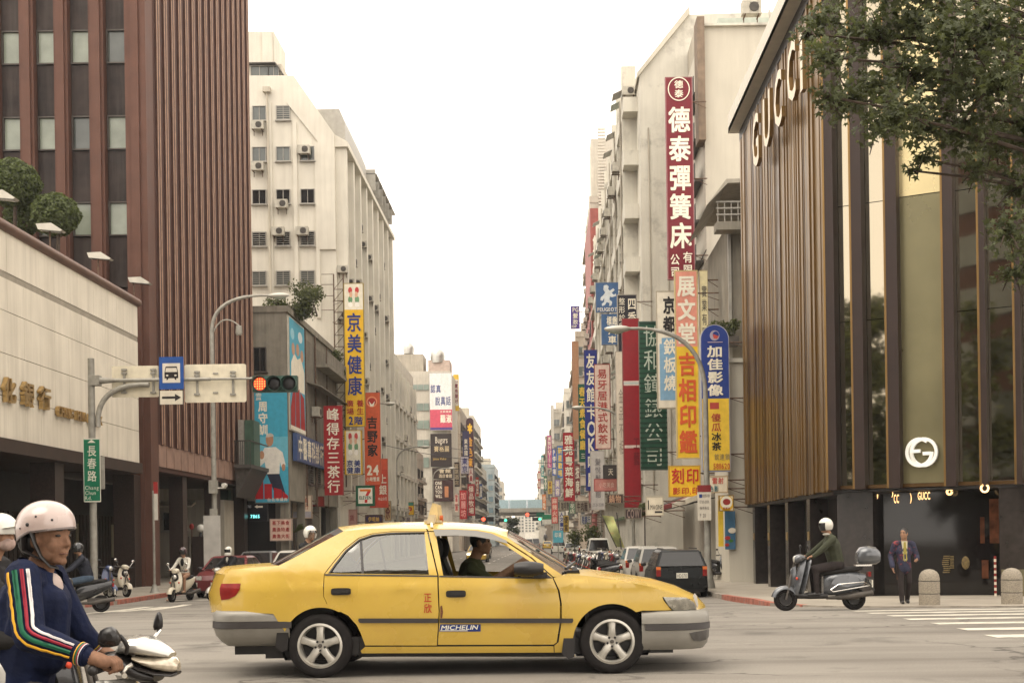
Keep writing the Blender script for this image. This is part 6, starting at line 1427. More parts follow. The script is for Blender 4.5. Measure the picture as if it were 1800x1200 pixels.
# dark lines: window rubbers, door seams
for nm, a in (('belt_rubber', [(571, 1008), (769, 1010.5), (769, 1013), (571, 1011)]), ('belt_rubber', [(772, 1011), (970, 1014), (971, 1017), (772, 1013.6)])): pan_glass(nm, a, M_trim, .003)
pan_glass('window_seal', [(577, 1007), (588, 991), (607, 966.5), (631, 946.8), (655, 938.7), (690, 935), (747, 934.3), (747, 935.8), (690, 936.8), (655.5, 940.3), (632.5, 948.4), (609, 967.8), (590, 992.5), (580, 1007)], M_trim, .004)
# rain visor over the open front window
pan_glass('rain_visor', [(762, 930), (800, 929.8), (838, 932), (864, 937), (890, 949), (893, 955), (862, 947), (836, 942.5), (800, 940.5), (766, 941.5)], mat('smoked_visor', (.22, .21, .19), .35, var=.05), .03)
# mouldings, handles, stickers
pan_glass('side_moulding', [(631, 1086), (770.5, 1086), (770.5, 1094), (633, 1094), (630, 1090)], M_trim, .016); pan_glass('side_moulding', [(773, 1086), (1007, 1086), (1008, 1090), (1006, 1094), (773, 1094)], M_trim, .016)
for u, par in ((599.5, d_r), (801.5, d_f)):
    for sgn in (-1, 1):
        x, z = TP(u, 1039 if u < 700 else 1043); y0 = S(x, z)[1]
        mb = MB(); pr = [(x+.088*math.copysign(abs(math.cos(a))**.35, math.cos(a)), z+.031*math.copysign(abs(math.sin(a))**.45, math.sin(a))) for a in [2*math.pi*i/24 for i in range(24)]]
        mb.prism(pr, lambda a, b, d: (a, sgn*-d, b), y0-.008, y0+.02); mb.prism([(x+(a-x)*.86, z+(b-z)*.55+.006) for a, b in pr], lambda a, b, d: (a, sgn*-d, b), y0-.026, y0-.009); mb.build('handle', M_black, par if sgn < 0 else taxi, 40)
def side_text(mb, txt, u0, v0, u1, v1, vert, bold=.02, shear=0, off=.004):
    (x0, z0), (x1, z1) = TP(u0, v0), TP(u1, v1)
    letters(mb, txt, x0, -z0, x1, -z1, vert, lambda a, b: S(a, -b, off), bold, shear)
mb = MB(); side_text(mb, '正欣', 744, 1040, 760, 1078, True, .02); mb.build('red_characters', pm(176, 58, 36), taxi)
pan_glass('tyre_sticker', [(774, 1096.5), (845, 1096.5), (845, 1109), (772, 1109)], pm(38, 56, 118), .003)
mb = MB(); side_text(mb, 'MICHELIN', 774, 1098, 840, 1106, False, .03, .25, .007); mb.build('sticker_lettering', pm(226, 222, 210), taxi)
pan_glass('sticker_line', [(774, 1107), (822, 1107), (822, 1108.2), (774, 1108.2)], pm(226, 222, 210), .006)
pan_glass('rust_patch', [(774, 1065), (777, 1063), (779, 1075), (777, 1086), (774, 1085)], mat('rust_brown', (.14, .06, .03), .9, var=.3, scale=40), .002)
# roof, windscreen, rear glass, bonnet, boot lid
def loft(nm, edge, mid, m, n=10, pw=2.0, parent=None, bow=.0):
    mb = MB(); rows = []
    for (ue, ve), (um, vm) in zip(edge, mid):
        xe, ze = TP(ue, ve); ye = abs(S(xe, ze)[1])
        p = at(um, vm, TYN+.85); xm, zm = p.x-TX0, p.z
        row = []
        for j in range(-n, n+1):
            t = j/n; w_ = 1-abs(t)**pw; row.append((xe+(xm-xe)*w_, t*ye, ze+(zm-ze)*w_))
        rows.append(row)
    mb.grid(rows); bmo = mb.build(nm, m, parent or taxi, 50); return bmo
redge = [(604, 933), (640, 929.3), (690, 928), (751, 929), (800, 928.6), (840, 930.3), (868, 935), (892, 944)]
rmid = [(600, 925.5), (640, 920.5), (690, 917.5), (751, 916.5), (800, 917.5), (840, 920), (868, 924), (894, 931)]
loft('roof', redge, rmid, M_taxi, 12, 2.6)
loft('windscreen', [(892, 944), (912, 958), (935, 974), (960, 991), (987, 1009)], [(896, 932.5), (921, 945), (948, 961), (977, 979), (1009, 1000)], M_wshield, 10, 2.2)
loft('rear_screen', [(490, 993.5), (520, 978), (560, 956), (604, 933)], [(481, 990), (513, 973), (556, 950), (599, 926)], M_wshield, 10, 2.2)
loft('rear_screen_band', [(588, 941), (604, 933)], [(584, 934.5), (600, 925.5)], M_trim, 10, 2.2)
loft('bonnet', [(988, 1010), (1030, 1011), (1087, 1019), (1142, 1030), (1180, 1041), (1215, 1053)], [(1012, 1001), (1040, 1000.5), (1090, 1007), (1145, 1016), (1184, 1027), (1222, 1045)], M_taxi, 10, 2.4)
loft('boot_lid', [(391, 1010), (400, 1002), (440, 997), (490, 993.5)], [(388, 1003), (402, 994), (440, 990.5), (484, 988)], M_taxi, 10, 2.4)
loft('tail_panel', [(384, 1074), (381, 1040), (391, 1010)], [(379, 1074), (374, 1040), (388, 1003)], M_taxi, 8, 2.2)
loft('nose_panel', [(1215, 1053), (1224, 1062), (1228, 1074)], [(1222, 1045), (1236, 1060), (1240, 1074)], M_taxi, 8, 2.2)
# wipers
mb = MB(); xa, za = TP(985, 1006); mb.tube([(xa+.05, -.66, za+.03), (xa+.14, -.3, za+.08)], .014, 6); mb.tube([(xa+.12, -.1, za+.06), (xa+.1, .4, za+.07)], .014, 6); mb.build('wiper', M_black, taxi)
# bumpers: section swept round the corner in plan
def bumper(nm, sec, m, xa, xend, sgn, rnd, width=.842, parent=None):
    """sec: list of (outset, z); path runs from xa along the flank, round the end and back."""
    path = []
    for i in range(4): path.append((xa+(xend-sgn*rnd-xa)*i/3, -width))
    for i in range(1, 11):
        a = R(90*i/10); path.append((xend-sgn*rnd+sgn*rnd*math.sin(a), -width+.30-.30*math.cos(a)))
    half = path+[(xend+sgn*.03, -.25), (xend+sgn*.035, 0)]
    full = half+[(x, -y) for x, y in half[-2::-1]]
    mb = MB(); rows = []
    for i, (x, y) in enumerate(full):
        a = full[max(i-1, 0)]; b = full[min(i+1, len(full)-1)]; d = Vector((b[0]-a[0], b[1]-a[1])).normalized(); n = Vector((d.y, -d.x)) if sgn > 0 else Vector((d.y, -d.x))
        if n.dot(Vector((x-(xa+xend)/2*0-(xend-sgn*1.2), y))) < 0: n = -n
        rows.append([(x+n.x*o_, y+n.y*o_, z) for o_, z in sec])
    mb.grid(rows); return mb.build(nm, m, parent or taxi, 45)
z_ = lambda v, u=400: TP(u, v)[1]
xr = TP(361, 1088)[0]; xar = TP(508, 1080)[0]
zr = [z_(1074), z_(1078), z_(1084), z_(1092.5), z_(1105), z_(1118), z_(1130), z_(1137)]
rb_ = bumper('rear_bumper', [(-.09, zr[0]), (-.03, zr[0]), (-.005, zr[1]), (.0, zr[2]), (.0, zr[3]), (-.012, zr[3]-.002), (-.012, zr[4]+.002), (.0, zr[4]), (-.02, zr[5]), (-.07, zr[6]), (-.12, zr[7]), (-.2, zr[7])], M_bump, xar, xr, -1, .26)
bumper('rear_bumper_strip', [(-.02, zr[3]-.003), (.006, zr[3]-.003), (.008, zr[4]+.003), (-.02, zr[4]+.003)], M_trim, xar+.02, xr, -1, .26, parent=rb_)
xf = TP(1254, 1095)[0]; xaf = TP(1128, 1080)[0]; z2 = lambda v: TP(1200, v)[1]
zf_ = [z2(1073.5), z2(1078), z2(1086), z2(1095), z2(1107), z2(1118), z2(1132), z2(1141)]
fb_ = bumper('front_bumper', [(-.09, zf_[0]), (-.03, zf_[0]), (-.006, zf_[1]), (.0, zf_[2]), (.0, zf_[3]), (-.012, zf_[3]-.002), (-.012, zf_[4]+.002), (.0, zf_[4]), (-.004, zf_[5]), (-.02, zf_[6]), (-.06, zf_[7]), (-.2, zf_[7])], M_bump, xaf, xf, 1, .34)
bumper('front_bumper_strip', [(-.02, zf_[3]-.003), (.006, zf_[3]-.003), (.008, zf_[4]+.003), (-.02, zf_[4]+.003)], M_trim, xaf+.03, xf, 1, .34, parent=fb_)
# fog lamp recess at the corner of the front bumper
def bump_y(x): q = min(1, max(0, (x-(xf-.34))/.34)); return .842-.30+.30*math.sqrt(max(0, 1-q*q))
for sgn in (-1, 1):
    mb = MB(); up = [(1210, 1111), (1222, 1109), (1234, 1108), (1244, 1107), (1250, 1107)]; lo = [(1212, 1113), (1218, 1124), (1230, 1126), (1243, 1124), (1249, 1120)]; rows = []
    for row in (up, lo): rows.append([(p.x-TX0, sgn*(bump_y(p.x-TX0)+.004), p.z) for p in [at(u, v, TYN+.1) for u, v in row]])
    mb.grid(rows, flip=sgn > 0); mb.build('fog_lamp', mat('fog_grey', (.05, .045, .04), .3, .2, var=.2), fb_ if sgn < 0 else taxi)
# lamps
tl = [(383, 1026), (421, 1025), (419, 1036), (411, 1047), (398, 1053), (383, 1055), (380.5, 1045), (380.5, 1034)]
panel('tail_lamp', tl, m=mat('tail_red', (.20, .010, .008), .35, var=.15, scale=12, spec=.2), off=.006)
hl = [(1167, 1049), (1209, 1050.5), (1224, 1060), (1229, 1072), (1186, 1073), (1176, 1064)]
panel('head_lamp', hl, m=mat('lamp_reflector', (.46, .44, .40), .25, .5, var=.3, scale=14), off=.002)
pan_glass('head_lamp_glass', hl, M_lens, .012)
panel('indicator_lamp', [(1225, 1043), (1229, 1048), (1232, 1064), (1230, 1070), (1226, 1060), (1222, 1049)], m=mat('lamp_clear', (.5, .47, .42), .2, .3, var=.2), off=.008)
# door mirror
for sgn in (-1, 1):
    xm_, zm_ = TP(930, 1001); ym = abs(S(xm_, zm_)[1]); mb = MB()
    rows = []
    for i in range(9):
        t = i/8; a = math.sin(math.pi*min(1, t*.9+.1)); rows.append([(xm_-.13+.26*t+.0*k_, sgn*(ym+.02+.10+.09*math.cos(k_*math.pi/6)*(.5+.5*a)), zm_+.012+.068*math.sin(k_*math.pi/6)*(.65+.35*a)) for k_ in range(12)])
    mb.grid(rows, close=True); mb.add(rows[0], [tuple(range(12))]); mb.add(rows[-1], [tuple(range(11, -1, -1))]); mb.box((xm_+.1, sgn*(ym+.03), zm_-.045), (.12, .1, .05)); mb.build('door_mirror', M_black, taxi, 50)
# wheels
def wheel(par, x, y, z, sgn, R_=.287, rim=.197, wd=.19, spokes=5, name='wheel', alloy=None):
    alloy = alloy or M_alloy
    w_ = link(name, None, par, (x, y, z)); w_.empty_display_size = .1
    mb = MB(); prof = [(rim*.97, -wd*.46), (rim+.012, -wd*.5), (R_-.045, -wd*.53), (R_-.014, -wd*.47), (R_, -wd*.36), (R_, wd*.36), (R_-.014, wd*.47), (R_-.045, wd*.5), (rim, wd*.5)]
    mb.lathe(prof, 36, (0, 0, 0), 'y', caps=False)
    mb.build('tyre', M_rubber, w_, 50)
    f_ = lambda a: a*sgn     # outer face towards sgn
    o = -wd*.44
    mb = MB(); mb.lathe([(rim*1.02, o-.012), (rim*.92, o-.018), (rim*.86, o+.012), (rim*.88, wd*.4)], 36, (0, 0, 0), 'y', caps=False)
    mb.lathe([(.0, o+.005), (.062, o+.008), (.068, o+.03)], 20, (0, 0, 0), 'y', caps=False)
    for i in range(spokes):
        a = R(90+360*i/spokes); ca, sa = math.cos(a), math.sin(a)
        q = [(.03, .042, o+.006), (.075, .037, o-.006), (.12, .034, o-.004), (rim*.93, .046, o+.004)]
        rows = []
        for r_, hw2, yy in q:
            rows.append([(ca*r_-sa*s_*hw2, yy+dy, sa*r_+ca*s_*hw2) for s_, dy in ((-1, .03), (-.75, .004), (0, -.006), (.75, .004), (1, .03))])
        mb.grid(rows)
    rm = mb.build('rim', alloy, w_, 50)
    mb = MB(); mb.lathe([(.0, o-.012), (.017, o-.010), (.019, o+.01)], 12, (0, 0, 0), 'y', caps=False)
    mb.build('hub_cap', M_dsteel, w_)
    if spokes == 5 and R_ > .25:
        for i in range(5):
            a = R(54+72*i); mb = MB(); mb.lathe([(0, o-.008), (.010, o-.006), (.011, o+.012)], 8, (.043*math.cos(a), 0, .043*math.sin(a)), 'y', caps=False); mb.build('wheel_nut', M_black, w_)
    mb = MB(); mb.lathe([(0, wd*.1), (rim*.88, wd*.12)], 24, (0, 0, 0), 'y', caps=False); mb.build('brake_disc', M_black, w_)
    if sgn > 0: w_.rotation_euler = (0, 0, math.pi)
    return w_
for c in (RC, FC):
    p = at(c[0], c[1], TYN+.06); 
    for sgn in (-1, 1): wheel(taxi, p.x-TX0, sgn*.735, .287, sgn)
    # dark wheel housing and mud flap
    mb = MB(); mb.lathe([(.348, -.80), (.348, .80)], 30, (p.x-TX0, 0, .287), 'y', caps=False); mb.v = [(a, b, max(c_, .16)) for a, b, c_ in mb.v]; mb.build('wheel_housing', M_black, taxi)
for (u, v) in ((495, 1118), (999, 1130)):
    xq, zq = TP(u, v); mb = MB(); mb.prism([(xq-.03, zq+.13), (xq+.07, zq+.18), (xq+.05, zq-.12), (xq-.0, zq-.14), (xq-.06, zq-.09)], lambda a, b, d: (a, d, b), -.83, -.62); mb.build('mud_flap', M_black, taxi)
# floor, interior
mb = MB(); xA, xB = TP(400, 1100)[0], TP(1225, 1100)[0]
mb.bb(xA, TP(515, 1)[0] if False else xA+.55, -.6, .6, .2, .55); mb.bb(xA+.3, xB-.2, -.70, .70, .17, .32); mb.bb(xA+.6+.35, xB-1.2, -.78, .78, .2, .36); mb.build('floor_pan', M_black, taxi)
mb = MB(); mb.bb(xB-.95, xB-.02, -.5, .5, .35, .66); mb.build('engine_bay', M_black, taxi)
mb = MB(); mb.bb(xA-.02, xA+.9, -.62, .62, .4, .8); mb.build('boot_box', M_black, taxi)
M_seat = mat('dark_seat', (.022, .020, .019), .8, var=.2, scale=20)
xs_ = TP(775, 1000)[0]
for sgn in (-1, 1):
    mb = MB()
    mb.prism([(xs_-.16, 1.02), (xs_-.06, 1.03), (xs_+.16, .5), (xs_+.55, .55), (xs_+.58, .42), (xs_+.0, .34), (xs_-.02, .5)], lambda a, b, d: (a, sgn*d, b), .14, .60); st = mb.build('front_seat', M_seat, taxi)
    mb = MB(); mb.ell((xs_-.075, sgn*.37, 1.13), (.065, .14, .105), 14, 10); mb.tube([(xs_-.09, sgn*.32, 1.0), (xs_-.08, sgn*.32, 1.1)], .012, 6); mb.build('headrest', M_seat, st, 60)
xq = TP(575, 1000)[0]; mb = MB(); mb.prism([(xq-.05, .98), (xq+.08, .98), (xq+.28, .52), (xq+.75, .54), (xq+.75, .36), (xq+.1, .36)], lambda a, b, d: (a, d, b), -.62, .62); mb.build('rear_seat', M_seat, taxi)
xd = TP(950, 1012)[0]; mb = MB(); mb.prism([(xd-.05, .90), (xd+.35, .92), (xd+.4, .6), (xd, .6)], lambda a, b, d: (a, d, b), -.66, .66); mb.build('dashboard', M_seat, taxi)
mb = MB(); cx_, cz_ = xd-.16, .93
ax = Vector((-.86, 0, .5)).normalized(); e1 = Vector((0, 1, 0)); e2 = ax.cross(e1)
mb.tube([Vector((cx_, .37, cz_))+e1*.18*math.cos(a)+e2*.18*math.sin(a) for a in [2*math.pi*i/24 for i in range(25)]], .015, 8, caps=False); mb.tube([(cx_, .37, cz_), (cx_+.25, .37, cz_-.14)], .03, 8); mb.box((cx_, .37, cz_), (.03, .3, .03)); mb.build('steering_wheel', M_black, taxi, 60)
mb = MB(); mb.ell((xd+.05, 0, 1.22), (.02, .11, .035), 12, 8); mb.build('rear_view_mirror', M_black, taxi, 60)
# roof lamp with its bracket
q = at(766, 905, TYN+.85); xl, zl = q.x-TX0, at(766, 917, TYN+.85).z
mb = MB(); mb.prism([(-.055, 0), (.05, 0), (.03, .165), (-.006, .175), (-.03, .11)], lambda a, b, d: (xl+a, d, zl+b), -.26, .26); rl = mb.build('roof_lamp', mat('roof_lamp_yellow', (.55, .42, .20), .45, var=.15, scale=12), taxi)
mb = MB(); mb.box((xl-.0, 0, zl+.0), (.16, .66, .022)); mb.prism([(-.05, -.02), (.02, -.02), (.03, .06), (-.03, .06)], lambda a, b, d: (xl+a, d, zl+b), -.42, -.28); mb.build('lamp_bracket', mat('yellowed_plastic', (.5, .42, .28), .5, var=.2), rl)
mb = MB(); xs2, zs2 = TP(759, 926); mb.tube([(xl-.01, -.36, zl+.0), (xs2, S(xs2, zs2)[1]-.004, zs2)], .013, 5, flat=.4); mb.build('strap', pm(226, 220, 200), rl)
mb = MB(); mb.cyl((xl+.055, -.2, zl+.03), (xl+.085, -.2, zl+.03), .03, n=10); mb.build('amber_lamp', pm(176, 84, 36), rl)
# ================================================================== generic cars
WHC = {}
def wheel_c(par, x, y, z, sgn, R_=.30, rim=.2, wd=.19, spokes=5, alloy=None):
    k = (R_, rim, wd, spokes, alloy.name if alloy else '')
    if k not in WHC:
        w_ = wheel(par, x, y, z, -1, R_, rim, wd, spokes, alloy=alloy); WHC[k] = w_
    else:
        src = WHC[k]; w_ = src.copy(); C.objects.link(w_); w_.parent = par; w_.location = (x, y, z)
        for ch in list(src.children):
            c = ch.copy(); C.objects.link(c); c.parent = w_
    w_.rotation_euler = (0, 0, math.pi if sgn > 0 else 0)
    return w_
def carpaint(name, col, rough=.3): return mat('car_'+name, col, rough, var=.05, scale=2, coat=.12, spec=.35)
M_plate = pm(220, 215, 200)
def car(label, loc, rz, paint, kind='sedan', L=4.4, W=1.7, zr=1.42, plate=None, group=None, name='parked_car', cat='car', lit=False, glass=None, roofrack=False):
    t = thing(name, label, cat, loc, rz, group)
    G = glass or M_glassd; h = L/2; w = W/2
    if kind == 'sedan': deck = [(-h, .62), (-h+.05, .9), (-h+.5, .98), (-.9, .97), (.9, .95), (1.5, .88), (h-.12, .76), (h, .6)]; gb = (-1.55, 1.15); gr = (-.75, .35)
    elif kind == 'wagon': deck = [(-h, .60), (-h+.04, .92), (-h+.4, .98), (-.9, .97), (.9, .95), (1.5, .88), (h-.12, .76), (h, .6)]; gb = (-h+.06, 1.15); gr = (-h+.42, .35)
    elif kind == 'van': deck = [(-h, .5), (-h+.03, .98), (0, 1.0), (1.2, 1.0), (h-.35, .98), (h-.05, .8), (h, .5)]; gb = (-h+.04, h-.35); gr = (-h+.12, h-.95)
    else: deck = [(-h, .6), (-h+.04, .95), (-.9, .97), (.9, .95), (1.35, .88), (h-.1, .76), (h, .6)]; gb = (-h+.1, 1.05); gr = (-h+.6, .3)
    mb = MB(); rows = []
    for i, (x, zt) in enumerate(deck):
        e = abs(x)/h; ww = w*(1-.10*max(0, (e-.72)/.28)**2); zb_ = .2+.06*max(0, (e-.8)/.2)
        sec = [(ww*.86, zb_), (ww*.97, zb_+.1), (ww, (zb_+zt)/2), (ww*.985, zt-.12), (ww*.93, zt-.03), (ww*.80, zt), (0, zt+.025)]
        rows.append([(x, y, z) for y, z in sec]+[(x, -y, z) for y, z in sec[-2::-1]])
    mb.grid(rows, flip=True, close=False); n = len(rows[0]); mb.add(rows[0], [tuple(range(n))]); mb.add(rows[-1], [tuple(range(n-1, -1, -1))])
    body = mb.build('body', paint, t, 35)
    # greenhouse
    zb_ = .95; wb, wr = w*.93, w*.72
    def ringp(f):
        x0 = gb[0]+(gr[0]-gb[0])*f; x1 = gb[1]+(gr[1]-gb[1])*f; ww = wb+(wr-wb)*f; z = zb_+(zr-zb_)*f; return x0, x1, ww, z
    mb = MB(); rows = []
    for f, sh in ((0, 0), (.5, 0), (.86, 0), (.97, .05), (1.0, .16)):
        x0, x1, ww, z = ringp(f); x0 += sh; x1 -= sh; ww -= sh*.8
        rows.append([(x0, -ww, z), (x0, -ww*.5, z+0), (x0, ww*.5, z), (x0, ww, z), ((x0+x1)/2, ww, z), (x1, ww, z), (x1+.0, ww*.5, z), (x1+.0, -ww*.5, z), (x1, -ww, z), ((x0+x1)/2, -ww, z)])
    mb.grid(rows, close=True, flip=False); mb.add(rows[-1], [tuple(range(10))]); mb.build('cabin', paint, t, 30)
    def q3(f, x, y): return x, y, zb_+(zr-zb_)*f
    lo, hi = .06, .84
    for sgn in (-1, 1):
        X0a, X1a, wA, zA_ = ringp(lo); X0b, X1b, wB, zB_ = ringp(hi)
        cuts = [0.03, .36, .66, .97] if kind in ('wagon', 'van') else [.06, .5, .95]
        for a, b in zip(cuts, cuts[1:]):
            mb = MB(); f0 = lambda s_: X0a+(X1a-X0a)*s_; f1 = lambda s_: X0b+(X1b-X0b)*s_
            d = .012; mb.add([(f0(a+.012), sgn*(wA+d), zA_), (f0(b-.012), sgn*(wA+d), zA_), (f1(b-.012), sgn*(wB+d), zB_), (f1(a+.012), sgn*(wB+d), zB_)], [(0, 1, 2, 3) if sgn < 0 else (3, 2, 1, 0)]); mb.build('side_window', G, t)
    for end in (0, 1):
        X0a, X1a, wA, zA_ = ringp(.04); X0b, X1b, wB, zB_ = ringp(.86); d = .014*(1 if end else -1)
        xa, xb = (X1a, X1b) if end else (X0a, X0b); mb = MB()
        mb.add([(xa+d, -wA*.9, zA_), (xa+d, wA*.9, zA_), (xb+d, wB*.88, zB_), (xb+d, -wB*.88, zB_)], [(0, 1, 2, 3) if end else (3, 2, 1, 0)]); mb.build('windscreen' if end else 'rear_window', G, t)
    Rw = .30; xw = (-h+.82, h-.86)
    for x in xw:
        for sgn in (-1, 1):
            mb = MB(); mb.lathe([(0, .0), (Rw+.055, .0)], 24, (x, sgn*(w+.004), Rw+.01), 'y', caps=False); mb.v = [(a, b, max(c_, .21)) for a, b, c_ in mb.v]; mb.build('wheel_arch', M_black, t)
            wheel_c(t, x, sgn*(w-.075), Rw, sgn, Rw, .2, .18)
    mb = MB(); mb.bb(-h+.25, h-.25, -w+.12, w-.12, .16, .3); mb.build('underbody', M_black, t)
    for end in (-1, 1):
        mb = MB(); x = end*(h+.02); mb.prism([(-w*.93, .34), (w*.93, .34), (w*.93, .56), (-w*.93, .56)], lambda a, b, d: (x+end*d*.1-end*.12*(abs(a)/w)**3, a, b), -.9, .25); mb.build('bumper', M_trim if kind == 'van' else paint, t)
        for sgn in (-1, 1):
            mb = MB(); mb.bb(end*(h-.05)-.05, end*(h-.05)+.055, sgn*w*(.60 if end > 0 else .76), sgn*w*.92, .62 if end > 0 else .66, .76 if end > 0 else .86)
            if end > 0: mb.build('head_lamp', mat('lamp_on', (.8, .75, .6), .3, var=0, emit=(1, .92, .75), estr=2.0) if lit else mat('lamp_off', (.5, .48, .43), .15, .3, var=.2, scale=15), t)
            else:
                mb.build('tail_lamp', MATS.get('tail_red') or mat('tail_red', (.30, .030, .022), .18, var=.1), t)
                mb = MB(); mb.bb(-(h-.05)-.058, -(h-.05)+.056, sgn*w*.761, sgn*w*.921, .861, .95); mb.build('indicator_lamp', pm(206, 110, 50), t)
        mb = MB(); mb.bb(end*(h+.07)-.02, end*(h+.07)+.02, -.17, .17, .60 if end < 0 else .40, .76 if end < 0 else .54); pl = mb.build('number_plate', M_plate, t)
        if plate and end < 0:
            mb = MB(); letters(mb, plate, -.155, -.745, .155, -.615, False, lambda a, b: (-(h+.095), -a, -b), .0); mb.build('plate_lettering', pm(60, 70, 60), pl)
    for sgn in (-1, 1): mb = MB(); mb.ell((gb[1]-.35, sgn*(w+.09), .98), (.06, .10, .07), 10, 8); mb.build('door_mirror', M_black, t, 60)
    for sgn in (-1, 1):
        for x in (-.45, .45): mb = MB(); mb.bb(x-.09, x+.09, sgn*(w+.002), sgn*(w+.02), .80, .83); mb.build('handle', M_black, t)
    if roofrack:
        mb = MB()
        for sgn in (-1, 1): mb.bb(gr[0]+.1, gr[1]-.1, sgn*wr*.85-.015, sgn*wr*.85+.015, zr+.02, zr+.05)
        mb.build('roof_rail', M_black, t)
    return t
def on_road(u, v, h=0.0): p = gpt(u, v, h); return (p.x, p.y, g(p.y)+h)
P_black = mat('car_black', (.005, .006, .006), .3, var=.05, scale=2, spec=.22); P_silver = carpaint('silver', (.30, .285, .25)); P_sil2 = carpaint('pale_silver', (.42, .40, .35))
P_red = carpaint('dark_red', (.13, .022, .024)); P_white = carpaint('white', (.62, .60, .53)); P_yel = carpaint('taxi_yellow', (.55, .365, .055)); P_grey = carpaint('grey', (.12, .12, .115)); P_blue = carpaint('navy', (.02, .03, .06))
# right row, seen from behind (nose away from us)
W90 = R(90)
car('black station wagon parked at the right kerb, number plate facing us', (4.15, 40.3, g(38.5)), W90, P_black, 'wagon', 4.4, 1.68, 1.46, 'HD0710', roofrack=True)
car('silver hatchback parked just ahead of the black station wagon', (4.1, 46.4, g(46)), W90, P_silver, 'hatch', 4.1, 1.68, 1.52, '8A2217')
car('pale silver sedan parked ahead of the silver hatchback', (4.0, 52.4, g(52)), W90, P_sil2, 'sedan', 4.4, 1.7, 1.5)
car('dark pickup with black box parked behind the scooter row', (3.7, 88, g(88)), W90, P_white, 'van', 4.2, 1.7, 1.85, name='parked_van', cat='van')
car('white hatchback parked near the cyan notice board', (2.6, 122, g(99)), W90, P_white, 'hatch', 4.0, 1.65, 1.45)
# moving and waiting cars along the street
car('white van driving away in the middle distance', (1.6, 150, g(150)), W90, P_white, 'van', 4.6, 1.75, 1.95, name='van', cat='van', lit=False)
car('oncoming yellow taxi seen through the front window of the near taxi', (-5.6, 104, g(104)), -W90, P_yel, 'sedan', lit=True, name='far_taxi', cat='taxi')
car('oncoming white car behind the far yellow taxi', (-6.2, 122, g(120)), -W90, P_white, 'sedan', name='far_car', lit=True)
for i, (x, y, p, k, lab) in enumerate(((-2.5, 190, P_white, 'van', 'far white van in the middle lane'), (.4, 215, P_yel, 'sedan', 'far yellow cab near the right lane'), (-5.0, 205, P_silver, 'sedan', 'far silver car in the oncoming lane'), (-1.8, 240, P_silver, 'van', 'far silver van before the far signals'), (1.8, 185, P_red, 'hatch', 'far red hatchback by the right row'), (-8.2, 170, P_yel, 'sedan', 'far yellow cab by the left lane'), (2.4, 235, P_white, 'sedan', 'farthest white car on the right'))):
    car(lab, (x, y, g(y)), W90 if x > -4 else -W90, p, k, name='far_car', group='traffic far down the street', zr=1.45 if k != 'van' else 1.95)
# left queue waiting at the crossing (noses towards us)
b = on_road(352, 1052); car('dark red sedan waiting behind the white scooter', (b[0]+.45, b[1]+2.6, b[2]), -W90, P_red, 'sedan', 4.4, 1.7, 1.42, plate=None, lit=False, name='waiting_car')
car('dark grey sedan waiting behind the rider in full face helmet', (at(437, 980, 54).x, 56, g(56)), -W90, P_grey, 'sedan', 4.5, 1.74, 1.5, name='waiting_car')
car('silver grey car waiting right above the taxi boot', (at(508, 980, 47).x-.1, 49, g(49)), -W90, P_sil2, 'hatch', 4.3, 1.74, 1.55, name='waiting_car')

